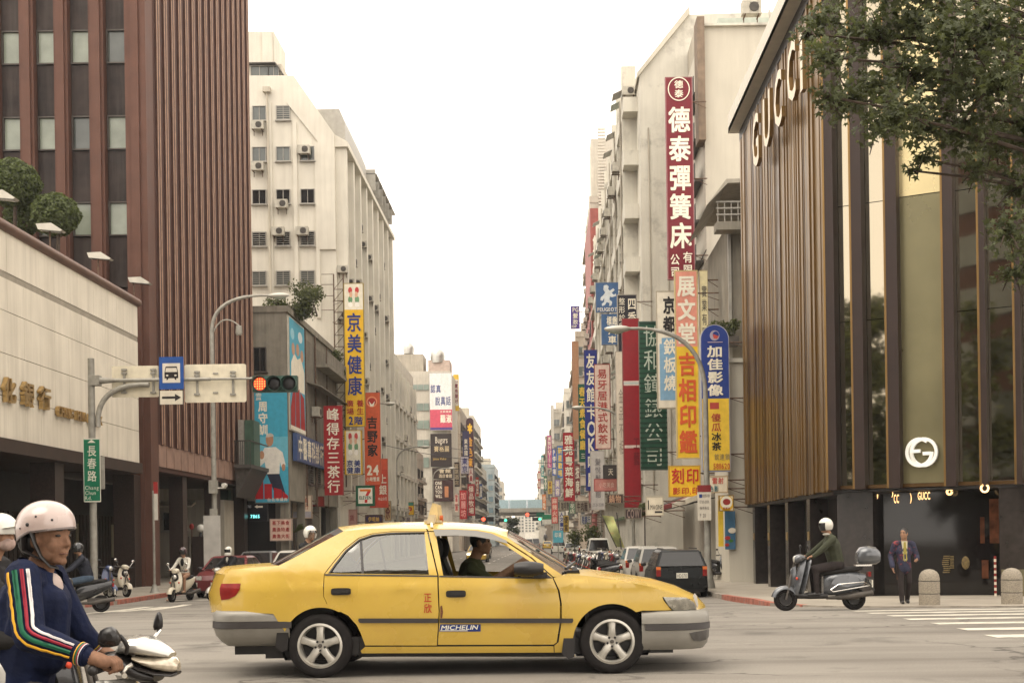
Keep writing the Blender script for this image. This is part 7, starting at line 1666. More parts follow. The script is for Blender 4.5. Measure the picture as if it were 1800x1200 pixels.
# ================================================================== scooters
def secloft(mb, secs, n=14, pw=2.6, cap=True):
    """secs: (x, zc, half width, half height); super-ellipse sections along x."""
    rows = []
    for x, zc, a, b in secs:
        rows.append([(x, a*math.copysign(abs(math.cos(t))**(2/pw), math.cos(t)), zc+b*math.copysign(abs(math.sin(t))**(2/pw), math.sin(t))) for t in [2*math.pi*i/n for i in range(n)]])
    mb.grid(rows, close=True)
    if cap: mb.add(rows[0], [tuple(range(n))]); mb.add(rows[-1], [tuple(range(n-1, -1, -1))])
def scooter(label, loc, rz, paint, style='city', trim=None, seatm=None, group=None, topcase=False, name='scooter', lean=0.0, full=True, cat='scooter'):
    t = thing(name, label, cat, loc, rz, group); t.rotation_euler = (lean, 0, rz)
    trim = trim or M_black; seatm = seatm or M_seat; Rw = .215; WB = 1.28
    for x, nm in ((WB/2, 1), (-WB/2, 0)):
        k = ('sc', Rw)
        w_ = wheel_c(t, x, 0, Rw, -1, Rw, .135, .105, 5)
    # fork and front mudguard
    mb = MB(); mb.tube([(WB/2, -.075, Rw), (WB/2-.08, -.05, .55), (WB/2-.2, 0, .98)], .022, 8); mb.tube([(WB/2, .075, Rw), (WB/2-.08, .05, .55), (WB/2-.12, 0, .7)], .022, 8); mb.build('fork', M_dsteel, t, 50)
    mb = MB(); rows = []
    for i in range(11):
        a = R(12+150*i/10); r_ = Rw+.035; rows.append([(WB/2+(r_+dz)*math.cos(a), y, Rw+(r_+dz)*math.sin(a)) for y, dz in ((-.085, -.05), (-.07, .0), (0, .025), (.07, .0), (.085, -.05))])
    mb.grid(rows); mb.build('front_mudguard', paint if style != 'city_dark' else trim, t, 60)
    # apron (leg shield)
    mb = MB(); rows = []
    ap = [(.52, .30, .10), (.50, .42, .17), (.47, .58, .21), (.43, .74, .20), (.385, .88, .15), (.36, .97, .10)]
    for x, z, hw2 in ap: rows.append([(x-.10*(abs(s_))**2.2, s_*hw2, z) for s_ in (-1, -.75, -.4, 0, .4, .75, 1)])
    th_ = .10 if style == 'vespa' else .05
    for x, z, hw2 in ap[::-1]: rows.append([(x-th_-.10*(abs(s_))**2.2, s_*hw2*.96, z) for s_ in (-1, -.75, -.4, 0, .4, .75, 1)])
    mb.grid(rows+[rows[0]]); mb.build('leg_shield', paint, t, 60)
    # floor and rear body
    mb = MB(); secloft(mb, [(.46, .30, .10, .07), (.2, .27, .17, .05), (-.12, .28, .17, .06)]); mb.build('floorboard', trim, t, 50)
    mb = MB()
    if style == 'vespa': secloft(mb, [(-.06, .48, .10, .20), (-.16, .50, .17, .22), (-.35, .51, .205, .23), (-.55, .53, .20, .21), (-.74, .56, .15, .16), (-.86, .60, .07, .09)], 18, 2.4)
    else: secloft(mb, [(-.04, .46, .12, .18), (-.15, .50, .15, .22), (-.4, .56, .17, .19), (-.68, .64, .14, .14), (-.9, .70, .07, .08)], 16, 2.6)
    mb.build('body', paint, t, 50)
    mb = MB(); secloft(mb, [(.0, .70, .12, .05), (-.2, .73, .155, .065), (-.45, .755, .15, .065), (-.72, .79, .11, .055), (-.80, .80, .06, .03)], 14, 2.4); mb.build('seat', seatm, t, 50)
    mb = MB(); mb.tube([(-.1, .10, .24), (-.45, .14, .25), (-.62, .17, .28), (-.95, .19, .33)], [.03, .045, .06, .055], 10); mb.box((-.52, 0, .28), (.4, .2, .16)); mb.build('engine', M_dsteel, t, 50)
    # handlebar, headlight, mirrors
    mb = MB(); mb.tube([(.24, -.33, .99), (.30, -.18, 1.0), (.33, 0, 1.0), (.30, .18, 1.0), (.24, .33, .99)], .016, 8); hb = mb.build('handlebar', M_dsteel, t, 50)
    for sgn in (-1, 1):
        mb = MB(); mb.cyl((.235, sgn*.34, .988), (.275, sgn*.23, .995), .021, n=10); mb.build('grip', M_black, hb)
        mb = MB(); mb.tube([(.29, sgn*.2, 1.01), (.30, sgn*.26, 1.10), (.29, sgn*.31, 1.19)], .007, 6); mb.ell((.285, sgn*.32, 1.22), (.02, .055, .04), 12, 8); mb.build('mirror', M_black if style != 'retro' else M_chrome, hb, 50)
    mb = MB(); secloft(mb, [(.28, 1.0, .10, .06), (.36, 1.0, .13, .085), (.43, .985, .12, .08), (.47, .975, .07, .055)], 14, 2.3); mb.build('headset', paint, t, 60)
    mb = MB(); lz = .98 if style != 'retro' else .80; lx = .455 if style != 'retro' else .47
    mb.lathe([(.0, .035), (.05, .028), (.072, .0), (.078, -.02)], 16, (lx, 0, lz), 'x', caps=False); mb.build('headlight', mat('scooter_lamp', (.62, .60, .54), .12, .4, var=.05), t, 60)
    if style == 'retro': mb = MB(); secloft(mb, [(.40, .78, .12, .15), (.455, .78, .10, .12)], 14, 2.2); mb.build('lamp_mask', M_black, t, 50)
    for sgn in (-1, 1): mb = MB(); mb.ell((.45, sgn*.15, .62), (.022, .03, .028), 10, 8); mb.build('indicator_lamp', pm(200, 70, 44), t, 60)
    mb = MB(); mb.box((-.93, 0, .68), (.05, .14, .09)); mb.build('tail_lamp', MATS['tail_red'], t)
    mb = MB(); mb.box((-.97, 0, .50), (.02, .2, .14)); mb.build('number_plate', M_plate, t)
    mb = MB(); mb.prism([(-.86, .62), (-.84, .6), (-1.0, .36), (-1.02, .38)], lambda a, b, d: (a, d, b), -.09, .09); mb.build('rear_mudguard', M_black, t)
    if style == 'vespa':
        for sgn in (-1, 1):
            mb = MB(); rows = []
            for i in range(9):
                a = math.pi*i/8; rows.append([(-.48+.30*math.cos(a)*k_, sgn*(.19+.035*(1-k_)), .50+.17*math.sin(a)*k_*1.0-.06*(1-k_)) for k_ in (1, .8, .5, .0)])
            mb.grid(rows); mb.build('side_cowl', paint, t, 60)
            mb = MB(); mb.tube([(-.16, sgn*.23, .40), (-.3, sgn*.25, .50), (-.78, sgn*.24, .54), (-.9, sgn*.2, .47), (-.2, sgn*.24, .36), (-.16, sgn*.23, .40)], .011, 6); mb.build('guard_rail', M_chrome, t, 50)
        mb = MB(); secloft(mb, [(.44, .66, .03, .20), (.50, .64, .035, .2), (.54, .62, .02, .16)], 10); mb.build('horn_cover', paint, t, 50)
    if topcase:
        mb = MB(); secloft(mb, [(-.70, 1.0, .12, .10), (-.76, 1.03, .18, .165), (-.90, 1.04, .20, .185), (-1.05, 1.03, .19, .165), (-1.12, 1.01, .14, .11)], 18, 2.4); tc = mb.build('top_case', paint, t, 60)
        mb = MB(); secloft(mb, [(-.745, 1.02, .176, .008), (-.90, 1.02, .207, .008), (-1.08, 1.02, .185, .008)], 18, 2.4); mb.build('case_trim', M_chrome, tc, 50); mb = MB(); mb.box((-.82, 0, .85), (.3, .16, .03)); mb.build('case_rack', M_chrome, t)
    return t
S_grey = mat('scooter_grey', (.10, .105, .115), .25, .3, var=.05, coat=.6); S_cream = mat('scooter_cream', (.56, .50, .38), .35, var=.05, coat=.4); S_blk = mat('scooter_black', (.02, .02, .022), .25, var=.05, coat=.5)
S_silv = mat('scooter_silver', (.40, .385, .35), .3, .4, var=.06, coat=.3); S_white = mat('scooter_white', (.60, .575, .50), .3, var=.05, coat=.4); S_red = mat('scooter_red', (.32, .035, .035), .3, var=.05, coat=.4); S_blue = mat('scooter_blue', (.05, .07, .15), .3, var=.05, coat=.4)
vb = on_road(1441, 1072)
vespa = scooter('grey classic scooter with round top case riding past the boutique', vb, R(180), S_grey, 'vespa', topcase=True)
vespa.scale = (1.02, 1.0, 1.0)
pl = .13
b1 = on_road(193, 1052, pl); b2 = on_road(207, 1050, pl)
sc_blue = scooter('dark blue and white scooter parked behind the signal mast', (b1[0]-.5, b1[1]+.5, b1[2]), R(-38), S_blue, 'city', lean=-.12)
sc_crm = scooter('cream scooter with round lamp parked behind the signal mast', (b2[0]-.35, b2[1]+.9, b2[2]), R(-42), S_cream, 'retro', lean=-.12)
b3 = on_road(137, 1079); sc_blk = scooter('black scooter with rider waiting behind the striped jacket', (b3[0]-.3, b3[1]+.55, b3[2]), R(205), S_blk, 'city')
b4 = on_road(302, 1058); sc_wht = scooter('cream white scooter ridden by the woman in white jacket', (b4[0]+.1, b4[1]+.7, b4[2]), R(-100), S_cream, 'retro')
b5 = on_road(372, 1056); sc_sil = scooter('silver scooter under the rider in white full face helmet', (b5[0]+.25, b5[1]+.8, b5[2]), R(-118), S_silv, 'city')
b6 = (at(550, 940, 24).x+.1, 24.0, g(24)); sc_hid = scooter('dark scooter behind the taxi roof under the open face helmet rider', b6, R(-12), S_blk, 'city')
bm_ = on_road(1264, 1020, .12); scooter('black motor scooter parked on the pavement beside the black wagon', (bm_[0]+.1, bm_[1]+.6, bm_[2]), R(-60), S_blk, 'city')
# long row of scooters parked nose out along the right kerb
random.seed(31); cols = [(S_blk, 'black'), (S_silv, 'silver'), (S_white, 'white'), (S_red, 'red'), (S_blue, 'blue'), (S_cream, 'cream'), (S_grey, 'grey')]
protos = {}
place = ['nearest the pale silver sedan', 'second from the pale silver sedan', 'third from the pale silver sedan', 'fourth from the pale silver sedan', 'fifth from the pale silver sedan', 'sixth from the pale silver sedan', 'seventh from the pale silver sedan', 'eighth from the pale silver sedan', 'ninth in the row', 'tenth in the row', 'eleventh in the row', 'twelfth in the row', 'thirteenth in the row', 'fourteenth in the row', 'fifteenth in the row', 'sixteenth in the row', 'seventeenth in the row', 'eighteenth in the row', 'nineteenth in the row', 'twentieth in the row', 'twenty first in the row', 'twenty second in the row', 'twenty third in the row', 'last in the row']
for i in range(24):
    m_, cn = cols[(i*5+i//3) % 7]; y = 50.5+1.05*i; x = 2.35+random.uniform(-.15, .15)-.03*i
    loc = (x, y, g(y)); rz = R(180+random.uniform(-12, 6)-22); lab = '%s scooter parked in the long right row, %s' % (cn, place[i])
    if cn not in protos: protos[cn] = scooter(lab, loc, rz, m_, ('city', 'retro')[i % 2], group='scooters parked along the right kerb', name='parked_scooter', lean=.1)
    else: o = dup(protos[cn], loc, rz, lab, 'scooters parked along the right kerb'); o.rotation_euler = (.1, 0, rz)
for i in range(14):
    m_, cn = cols[(i*3+1) % 7]; y = 59+1.25*i; loc = (3.75+random.uniform(-.1, .1)-.02*i, y, g(y)); rz = R(165+random.uniform(-10, 10))
    o = dup(protos[cn], loc, rz, '%s scooter in the inner kerb rank, %s' % (cn, place[i].replace('the pale silver sedan', 'the front of that rank').replace('in the row', 'of that rank')), 'scooters in the inner rank by the right kerb'); o.rotation_euler = (.1, 0, rz)
for i in range(9):
    m_, cn = cols[(i*3+2) % 7]; y = 58+2.9*i; loc = (6.0+random.uniform(-.1, .2), y, g(y)+.13); rz = R(180+random.uniform(-20, 20))
    o = dup(protos[cn], loc, rz, '%s scooter parked up on the right pavement, %s' % (cn, ['first past the shop awning', 'second along', 'third along', 'fourth along', 'fifth along', 'sixth along', 'seventh along', 'eighth along', 'last one along'][i]), 'scooters parked on the right pavement'); o.rotation_euler = (.1, 0, rz)
# ================================================================== people
V = Vector
def cap_mesh(mb, p0, p1, r0, r1, n=10):
    p0, p1 = V(p0), V(p1); d = p1-p0; L_ = d.length
    d = d.normalized() if L_ > 1e-6 else V((0, 0, 1)); x, y = frame_from(d); rows = []
    for k in range(4): a = R(-80+80*k/3.0) if k < 3 else 0.0; rows.append([p0+d*(r0*math.sin(a))+(x*math.cos(t)+y*math.sin(t))*r0*math.cos(a) for t in [2*math.pi*i/n for i in range(n)]])
    for k in range(4): a = R(80*k/3.0); rows.append([p1+d*(r1*math.sin(a))+(x*math.cos(t)+y*math.sin(t))*r1*math.cos(a) for t in [2*math.pi*i/n for i in range(n)]])
    rows = [r_ for r_ in rows]; mb.grid(rows, close=True); mb.add(rows[0], [tuple(range(n-1, -1, -1))]); mb.add(rows[-1], [tuple(range(n))])
def body_mesh(name, prims, mats, voxel, smooth=5):
    mb = MB()
    for p in prims:
        if p[0] == 'c': cap_mesh(mb, p[1], p[2], p[3], p[4])
        else: mb.ell(p[1], p[2], 14, 10, rot=p[3])
    me = mb.mesh(name, mats[0]); o = bpy.data.objects.new(name, me)
    r_ = o.modifiers.new('r', 'REMESH'); r_.mode = 'VOXEL'; r_.voxel_size = voxel
    s_ = o.modifiers.new('s', 'SMOOTH'); s_.factor = .5; s_.iterations = smooth
    out = bake(o); bpy.data.objects.remove(o)
    n = len(out.polygons); cen = np.empty(n*3, np.float32); out.polygons.foreach_get('center', cen); cen = cen.reshape(-1, 3)
    best = np.full(n, 1e9); idx = np.zeros(n, np.int32)
    for p in prims:
        if p[0] == 'c':
            a, b = np.array(p[1]), np.array(p[2]); ab = b-a; L2 = max(float(ab@ab), 1e-9); t = np.clip((cen-a)@ab/L2, 0, 1)
            d = np.linalg.norm(cen-a-t[:, None]*ab, axis=1)-(p[3]+(p[4]-p[3])*t)
        else:
            q = cen-np.array(p[1])
            if p[3]: q = q@np.array(p[3])
            r3 = np.array(p[2]); k = np.linalg.norm(q/r3, axis=1); d = (k-1)*r3.min()
        d = d-(.004 if p[5-(p[0] == 'e')] else 0)*0
        m_ = p[5] if p[0] == 'c' else p[4]
        w_ = d < best; best[w_] = d[w_]; idx[w_] = m_
    out.materials.clear()
    for m_ in mats: out.materials.append(m_)
    out.polygons.foreach_set('material_index', idx); out.polygons.foreach_set('use_smooth', [True]*n); out.update(); out.name = name
    return out
def C_(p0, p1, r0, r1, m): return ('c', tuple(p0), tuple(p1), r0, r1, m)
def E_(c, r_, m, rot=None): return ('e', tuple(c), tuple(r_), rot, m)
def head_prims(c, fwd, up=(0, 0, 1), s=1.0, skin=0, hair=1, neck=None):
    f = V(fwd).normalized(); u = V(up); u = (u-f*u.dot(f)).normalized(); l = u.cross(f); M = Matrix((f, l, u)).transposed()
    P = lambda a, b, d: V(c)+M @ V((a, b, d))*s
    r_ = lambda a, b, d: (a*s, b*s, d*s)
    pr = [E_(P(-.008, 0, .022), r_(.098, .078, .10), hair, M), E_(P(.022, 0, -.03), r_(.076, .066, .095), skin, M), E_(P(.055, 0, .015), r_(.044, .058, .06), skin, M), E_(P(.048, 0, -.098), r_(.036, .036, .028), skin, M),
          E_(P(.075, 0, -.11), r_(.018, .022, .018), skin, M), C_(P(.088, 0, .004), P(.106, 0, -.036), .009*s, .0135*s, skin), E_(P(.094, .011, -.040), r_(.012, .010, .010), skin, M), E_(P(.094, -.011, -.040), r_(.012, .010, .010), skin, M),
          E_(P(.088, 0, -.070), r_(.014, .024, .009), skin, M), E_(P(.085, 0, -.083), r_(.014, .021, .008), skin, M), E_(P(.082, 0, .026), r_(.016, .048, .010), skin, M)]
    for sg in (-1, 1): pr += [E_(P(.052, sg*.036, -.035), r_(.034, .028, .042), skin, M), E_(P(-.006, sg*.078, -.02), r_(.022, .010, .034), skin, M), E_(P(.012, sg*.046, -.07), r_(.05, .02, .04), skin, M)]
    if neck is not None: pr.append(C_(P(-.02, 0, -.07), neck, .056*s, .06*s, skin))
    return pr, P, M
def hand_prims(wrist, dirn, palm_n, s=1.0, m=0, curl=1.0, thumb=1):
    """dirn: along the hand; palm_n: way the palm faces (fingers curl towards it)."""
    d = V(dirn).normalized(); n = V(palm_n); n = (n-d*n.dot(d)).normalized(); a = d.cross(n)*thumb
    w = V(wrist); M = Matrix((d, a, n)).transposed()
    pr = [E_(w+d*.048*s, (.05*s, .042*s, .019*s), m, M), C_(w, w+d*.03*s, .027*s, .03*s, m)]
    for i, (o_, L_) in enumerate(((.030, .078), (.011, .086), (-.010, .080), (-.029, .064))):
        k0 = w+d*.088*s+a*o_*s; c1 = math.cos(.5*curl); s1 = math.sin(.5*curl)
        k1 = k0+(d*c1+n*s1)*L_*.45*s; k2 = k1+(d*math.cos(1.5*curl)+n*math.sin(1.5*curl))*L_*.33*s; k3 = k2+(d*math.cos(2.5*curl)+n*math.sin(2.5*curl))*L_*.26*s
        pr += [C_(k0-d*.02*s, k1, .0105*s, .0095*s, m), C_(k1, k2, .0095*s, .0085*s, m), C_(k2, k3, .0085*s, .0075*s, m)]
    t0 = w+d*.028*s+a*.034*s; t1 = t0+(d*.75+a*.5+n*.3)*.04*s; t2 = t1+(d*.6*1+n*.9-a*.2)*.032*s
    pr += [C_(w+d*.02*s+a*.015*s, t1, .016*s, .012*s, m), C_(t1, t2, .0115*s, .009*s, m)]
    return pr
def eyes(par, P, M, s=1.0):
    mb = MB()
    for sg in (-1, 1): mb.ell(P(.084, sg*.032, .002), (.010*s, .017*s, .0065*s), 10, 6, rot=M)
    mb.build('eyes', mat('eye_dark', (.02, .016, .014), .2, var=0), par, 60)
    mb = MB()
    for sg in (-1, 1): mb.ell(P(.093, sg*.034, .027), (.008*s, .025*s, .0055*s), 10, 6, rot=M)
    mb.build('eyebrows', M_hair, par, 60)
def helmet(par, P, M, kind, m, s=1.0, visor=None):
    mb = MB(); k = 1.28*s; rows = []; nn, mm = 24, 12
    c = P(-.005, 0, .02)
    for i in range(mm+1):
        row = []
        for j in range(nn):
            a = 2*math.pi*j/nn; aa = abs(math.degrees(math.atan2(math.sin(a), math.cos(a))))
            if kind == 'half': tm = .545
            else: k2 = min(1, max(0, (aa-48)/26)); k2 = k2*k2*(3-2*k2); tm = .40+(.735-.40)*k2
            t = math.pi*(i/mm)*tm; d = V((math.sin(t)*math.cos(a), math.sin(t)*math.sin(a), math.cos(t)))
            if kind == 'half': d = V((d.x, d.y, d.z-(.10*max(0, -d.x)*(i/mm)**3)))
            row.append(c+M @ V((d.x*.140*s, d.y*.122*s, d.z*.142*s)))
        rows.append(row)
    mb.grid(rows, close=True, flip=True)
    hm_ = mb.build('helmet', m, par, 60)
    if kind == 'full':
        mb = MB(); rows = []
        for i in range(6):
            z = -.050-.018*i; k2 = 1+.06*math.sin(math.pi*i/5); rows.append([P(.136*k2*math.cos(a), .116*k2*math.sin(a), z) for a in [R(-92+184*j/16) for j in range(17)]])
        mb.grid(rows); mb.build('chin_guard', m, hm_, 60)
    if kind in ('open', 'full'):
        mb = MB(); rows = []
        for i in range(7):
            f = i/6; z = (.062-.105*f) if kind == 'full' else (.065-.15*f); k2 = 1.0-.10*f*f if kind == 'open' else 1.0
            rows.append([P(.139*k2*math.cos(a)*(.9+.1*math.sin(math.pi*min(1, f+.2))), .121*k2*math.sin(a), z) for a in [R(-70+140*j/16) for j in range(17)]])
        mb.grid(rows); mb.build('visor', visor or M_glassd, hm_, 60)
    if kind == 'peak':
        pass
    return hm_
def person(label, prims, mats, loc, rz=0.0, voxel=.012, smooth=5, group=None):
    t = thing('person', label, 'person', loc, rz, group); me = body_mesh('body', prims, mats, voxel, smooth); link('body', me, t); return t
def rider_prims(top=1, pants=2, shoe=3, skin=0, hair=4, lean=0.0, look=(1, 0, 0), hands=True, arm=((.05, .27, 1.12), (.22, .29, 1.03)), leg=((.10, .17, .78), (.08, .15, .36)), build=1.0, foot_down=None):
    build *= 1.12
    hip = V((-.32, 0, .86)); neck = V((-.22+lean, 0, 1.42)); sh = .19*build
    chest = hip.lerp(neck, .68)
    pr = [E_(hip, (.15*build, .17*build, .13), pants), C_(hip+V((0, 0, .08)), chest, .14*build, .15*build, top), E_(chest+V((.01, 0, .0)), (.13*build, .185*build, .16), top), C_(neck+V((-.02, -sh+.03, -.06)), neck+V((-.02, sh-.03, -.06)), .075*build, .075*build, top), C_(neck+V((-.02, 0, -.06)), neck+V((-.01, 0, .015)), .075, .06, top)]
    for sg in (-1, 1):
        S_ = neck+V((-.02, sg*sh, -.07)); el = V((arm[0][0], sg*arm[0][1], arm[0][2])); wr_ = V((arm[1][0]-.05, sg*arm[1][1], arm[1][2]+.01))
        pr += [C_(S_, el, .062*build, .052*build, top), C_(el, wr_, .05*build, .038*build, top)]
        pr += hand_prims(wr_, (V((arm[1][0]+.06, sg*arm[1][1], arm[1][2]-.005))-wr_), (0.2, 0, -1), .95, skin, .9, -sg)
        kn = V((leg[0][0], sg*leg[0][1], leg[0][2])); an = V((leg[1][0], sg*leg[1][1], leg[1][2]))
        if foot_down and foot_down == sg: kn = V((.02, sg*.30, .52)); an = V((.0, sg*.42, .10))
        pr += [C_(hip+V((.03, sg*.09, -.01)), kn, .088*build, .066*build, pants), C_(kn, an, .062*build, .045, pants), C_(an+V((-.03, 0, -.045)), an+V((.15, 0, -.055)), .042, .035, shoe)]
    hc = neck+V((.06+lean*.15, 0, .185)); hp, P, M = head_prims(hc, look, skin=skin, hair=hair, neck=neck+V((-.015, 0, -.02)))
    return pr+hp, P, M
J_green = mat('olive_jacket', (.045, .048, .030), .8, var=.2, scale=12); J_black = mat('black_cloth', (.018, .017, .018), .8, var=.2, scale=14); J_white = mat('white_jacket', (.55, .52, .45), .8, var=.08, scale=10)
T_dark = mat('dark_trousers', (.028, .022, .021), .85, var=.2, scale=12); T_jean = mat('jeans', (.06, .085, .12), .85, var=.2, scale=18); SH = mat('black_shoe', (.015, .013, .012), .4, var=.1)
H_white = mat('helmet_white', (.62, .60, .53), .25, var=.04, coat=.5)
def sit(label, sco, prims, mats, voxel=.012):
    t = person(label, prims, mats, sco.location, sco.rotation_euler.z, voxel); return t
# rider of the grey scooter
pr, P, M = rider_prims(lean=.02, look=(1, .08, -.02)); t = sit('rider in olive jacket and white open helmet on the grey scooter', vespa, pr, [M_skin, J_green, T_dark, SH, M_hair])
helmet(t, P, M, 'open', H_white); mb = MB(); mb.ell((-.15, 0, 1.45), (.075, .08, .03), 14, 8); mb.build('shirt_collar', J_white, t, 60)
# woman on the cream white scooter
pr, P, M = rider_prims(build=.86, look=(1, -.2, 0), foot_down=-1, arm=((-.02, .26, 1.10), (.2, .28, 1.02)), pants=2); 
t = sit('woman in white jacket and dark helmet astride the cream white scooter', sc_wht, pr, [M_skin, J_white, M_skin, mat('tan_shoe', (.35, .22, .14), .5, var=.1), M_hair])
helmet(t, P, M, 'open', mat('helmet_maroon', (.06, .03, .035), .25, var=.2, scale=20, coat=.5)); mb = MB(); mb.ell((-.105, 0, 1.27), (.06, .055, .13), 12, 8); mb.build('dark_blouse', J_black, t, 60)
# full face helmet rider on the silver scooter
pr, P, M = rider_prims(build=1.05, look=(1, .1, 0)); t = sit('rider in dark jacket and white full face helmet on the silver scooter', sc_sil, pr, [M_skin, J_black, T_dark, SH, M_hair])
helmet(t, P, M, 'full', H_white); mb = MB(); mb.ell((-.10, 0, 1.33), (.05, .035, .09), 12, 8); mb.build('white_shirt', J_white, t, 60)
# open face rider above the taxi boot
pr, P, M = rider_prims(look=(1, -.45, 0), build=1.0); t = sit('rider in dark clothes and shiny white open helmet behind the taxi boot', sc_hid, pr, [M_skin, J_black, T_dark, SH, M_hair]); helmet(t, P, M, 'open', H_white, visor=M_lens); eyes(t, P, M)
# rider of the black scooter behind the striped jacket
pr, P, M = rider_prims(look=(1, .2, 0), lean=.05); t = sit('person in black jacket and jeans on the black scooter behind the striped jacket', sc_blk, pr, [M_skin, mat('dark_blue_jacket', (.022, .024, .034), .6, var=.2, scale=12), T_jean, SH, M_hair]); helmet(t, P, M, 'open', S_blk)
# pedestrian in patterned jacket
pb = gpt(1590, 1061, .03)
J_pat = mat('patterned_jacket', (.030, .032, .055), .8, var=.2, scale=14, dirt=(.30, .05, .04), dirt_amt=.9, dirt_scale=9)
hip = V((0, 0, .86)); neck = V((.02, 0, 1.37)); pr = [E_(hip, (.12, .16, .12), 1), C_((0, 0, .78), (.0, 0, 1.05), .155, .15, 1), E_((.01, 0, 1.14), (.125, .18, .19), 1), C_((.0, -.15, 1.31), (.0, .15, 1.31), .068, .068, 1)]
for sg, kx, ax_ in ((-1, .10, .02), (1, .06, -.02)):
    S_ = V((0, sg*.19, 1.29)); el = V((-.03+.03*sg, sg*.27, 1.03)); wr_ = V((.06 if sg > 0 else .14, sg*.27, .82 if sg < 0 else .98))
    pr += [C_(S_, el, .068, .064, 1), C_(el, wr_, .06, .058, 1)]+hand_prims(wr_+V((.01, 0, -.02)), (.25, -sg*.1, -1) if sg < 0 else (.9, -.4, -.2), (0, -sg, 0), .9, 0, .45, sg)
    kn = V((kx if sg < 0 else .04, sg*.09, .46)); an = V((ax_+(.12 if sg < 0 else -.1), sg*.08, .09)); pr += [C_((0, sg*.085, .84), kn, .088, .068, 2), C_(kn, an, .066, .055, 2), C_(an+V((-.04, 0, -.04)), an+V((.14, 0, -.05)), .042, .034, 3)]
hp, P, M = head_prims(neck+V((.035, 0, .16)), (.8, -.55, .03), hair=4, neck=neck+V((0, 0, -.03)))
t = person('man in patterned dark jacket and yellow tie walking by the boutique entrance', pr+hp, [M_skin, J_pat, T_dark, SH, M_hair], (pb.x, pb.y, g(pb.y)+hr(pb.x, pb.y)), R(-95), .011); eyes(t, P, M)
mb = MB(); mb.prism([(-.06, 1.36), (.06, 1.36), (.04, .95), (-.04, .95)], lambda a, b, d: (d-.9*(b-1.10)**2, a, b), .12, .166); mb.build('shirt', mat('cream_shirt', (.55, .49, .34), .8, var=.05), t)
mb = MB(); mb.prism([(-.02, 1.34), (.02, 1.34), (.045, .96), (.0, .90), (-.045, .96)], lambda a, b, d: (d-.9*(b-1.10)**2, a, b), .167, .178); mb.build('tie', mat('olive_tie', (.30, .25, .06), .6, var=.1), t)
# taxi driver and back seat bag
xdv = TP(815, 1000)[0]; hp, P, M = head_prims((xdv+.09, .37, 1.185), (1, 0, .03), hair=4, neck=(xdv+.03, .37, 1.0))
pr = [E_((xdv-.02, .37, .62), (.16, .18, .14), 2), C_((xdv-.02, .37, .66), (xdv+.01, .37, .90), .14, .14, 1), E_((xdv+.0, .37, .86), (.13, .19, .13), 1), C_((xdv+.01, .20, .945), (xdv+.01, .54, .945), .06, .06, 1)]
for sg in (-1, 1):
    S_ = V((xdv+.01, .37+sg*.19, .93)); el = V((xdv+.22, .37+sg*.24, .76 if sg > 0 else .80)); wr_ = V((xd-.20, .37+sg*.15, .98 if sg < 0 else .92)); pr += [C_(S_, el, .058, .05, 1), C_(el, wr_, .045, .032, 0)]+hand_prims(wr_, V((xd-.12, .37+sg*.14, 1.05))-wr_, (.7, -sg*.5, -.4), .95, 0, .9, sg)
    pr += [C_((xdv+.02, .37+sg*.1, .6), (xdv+.5, .37+sg*.12, .62), .08, .06, 2), C_((xdv+.5, .37+sg*.12, .62), (xdv+.7, .37+sg*.12, .30), .055, .045, 2)]
t = person('taxi driver in green shirt holding the steering wheel', pr+hp, [M_skin, mat('green_shirt', (.06, .065, .03), .8, var=.15, scale=12), T_dark, SH, M_hair], taxi.location, 0, .011); eyes(t, P, M)
mb = MB(); xb = TP(592, 1000)[0]; mb.ell((xb, -.35, 1.0), (.11, .10, .09), 14, 10); mb.v = [(a+.012*math.sin(40*c_), b+.012*math.sin(37*a), c_+.012*math.sin(45*b)) for a, b, c_ in mb.v]
o = mb.build('cushion', mat('green_cushion', (.10, .13, .10), .8, var=.3, scale=14), None, 60); o.location = taxi.location; tag(o, 'rumpled green cushion behind the rear side window of the taxi', 'cushion')

# ================================================================== foreground rider, his scooter and the masked rider
YF = 5.9
def FP(u, v, dy=0.0): return at(u, v, YF+dy)
kF = YF/F
fs = thing('scooter', 'silver scooter front with clear headlamp under the rider in striped blue jacket', 'scooter', (FP(230, 1180).x, YF, g(YF)))
X0 = FP(230, 1180).x
M_smoke = mat('smoked_plastic', (.018, .016, .016), .3, var=.1, spec=.5)
def fsec(nm, secs, m, n=18, pw=2.3, par=None, sm=60):   # (u, v centre, half height px, half width m)
    mb = MB(); rows = []
    for u, v, hh, hw2 in secs:
        c = FP(u, v); rows.append([(c.x, YF+hw2*math.copysign(abs(math.cos(t))**(2/pw), math.cos(t)), c.z+hh*kF*math.copysign(abs(math.sin(t))**(2/pw), math.sin(t))) for t in [2*math.pi*i/n for i in range(n)]])
    mb.grid(rows, close=True); mb.add(rows[0], [tuple(range(n))]); mb.add(rows[-1], [tuple(range(n-1, -1, -1))]); return wbuild(mb, nm, m, par or fs, sm)
S_sil2 = mat('metallic_silver', (.52, .50, .45), .22, .55, var=.05, coat=.6)
fsec('headset_cover', [(212, 1142, 6, .07), (222, 1135, 14, .11), (240, 1132, 17, .145), (258, 1134, 17, .15), (276, 1139, 14, .135), (292, 1145, 9, .10), (304, 1150, 4, .06)], S_sil2, 20, 2.2)
fsec('headlamp', [(246, 1153, 5, .125), (262, 1158, 9, .138), (280, 1163, 13, .125), (297, 1165, 15, .10), (309, 1168, 13, .065), (315, 1171, 7, .03)], mat('lamp_lens_clear', (.52, .45, .34), .12, .25, var=.25, scale=30, coat=1.0), 20, 2.2)
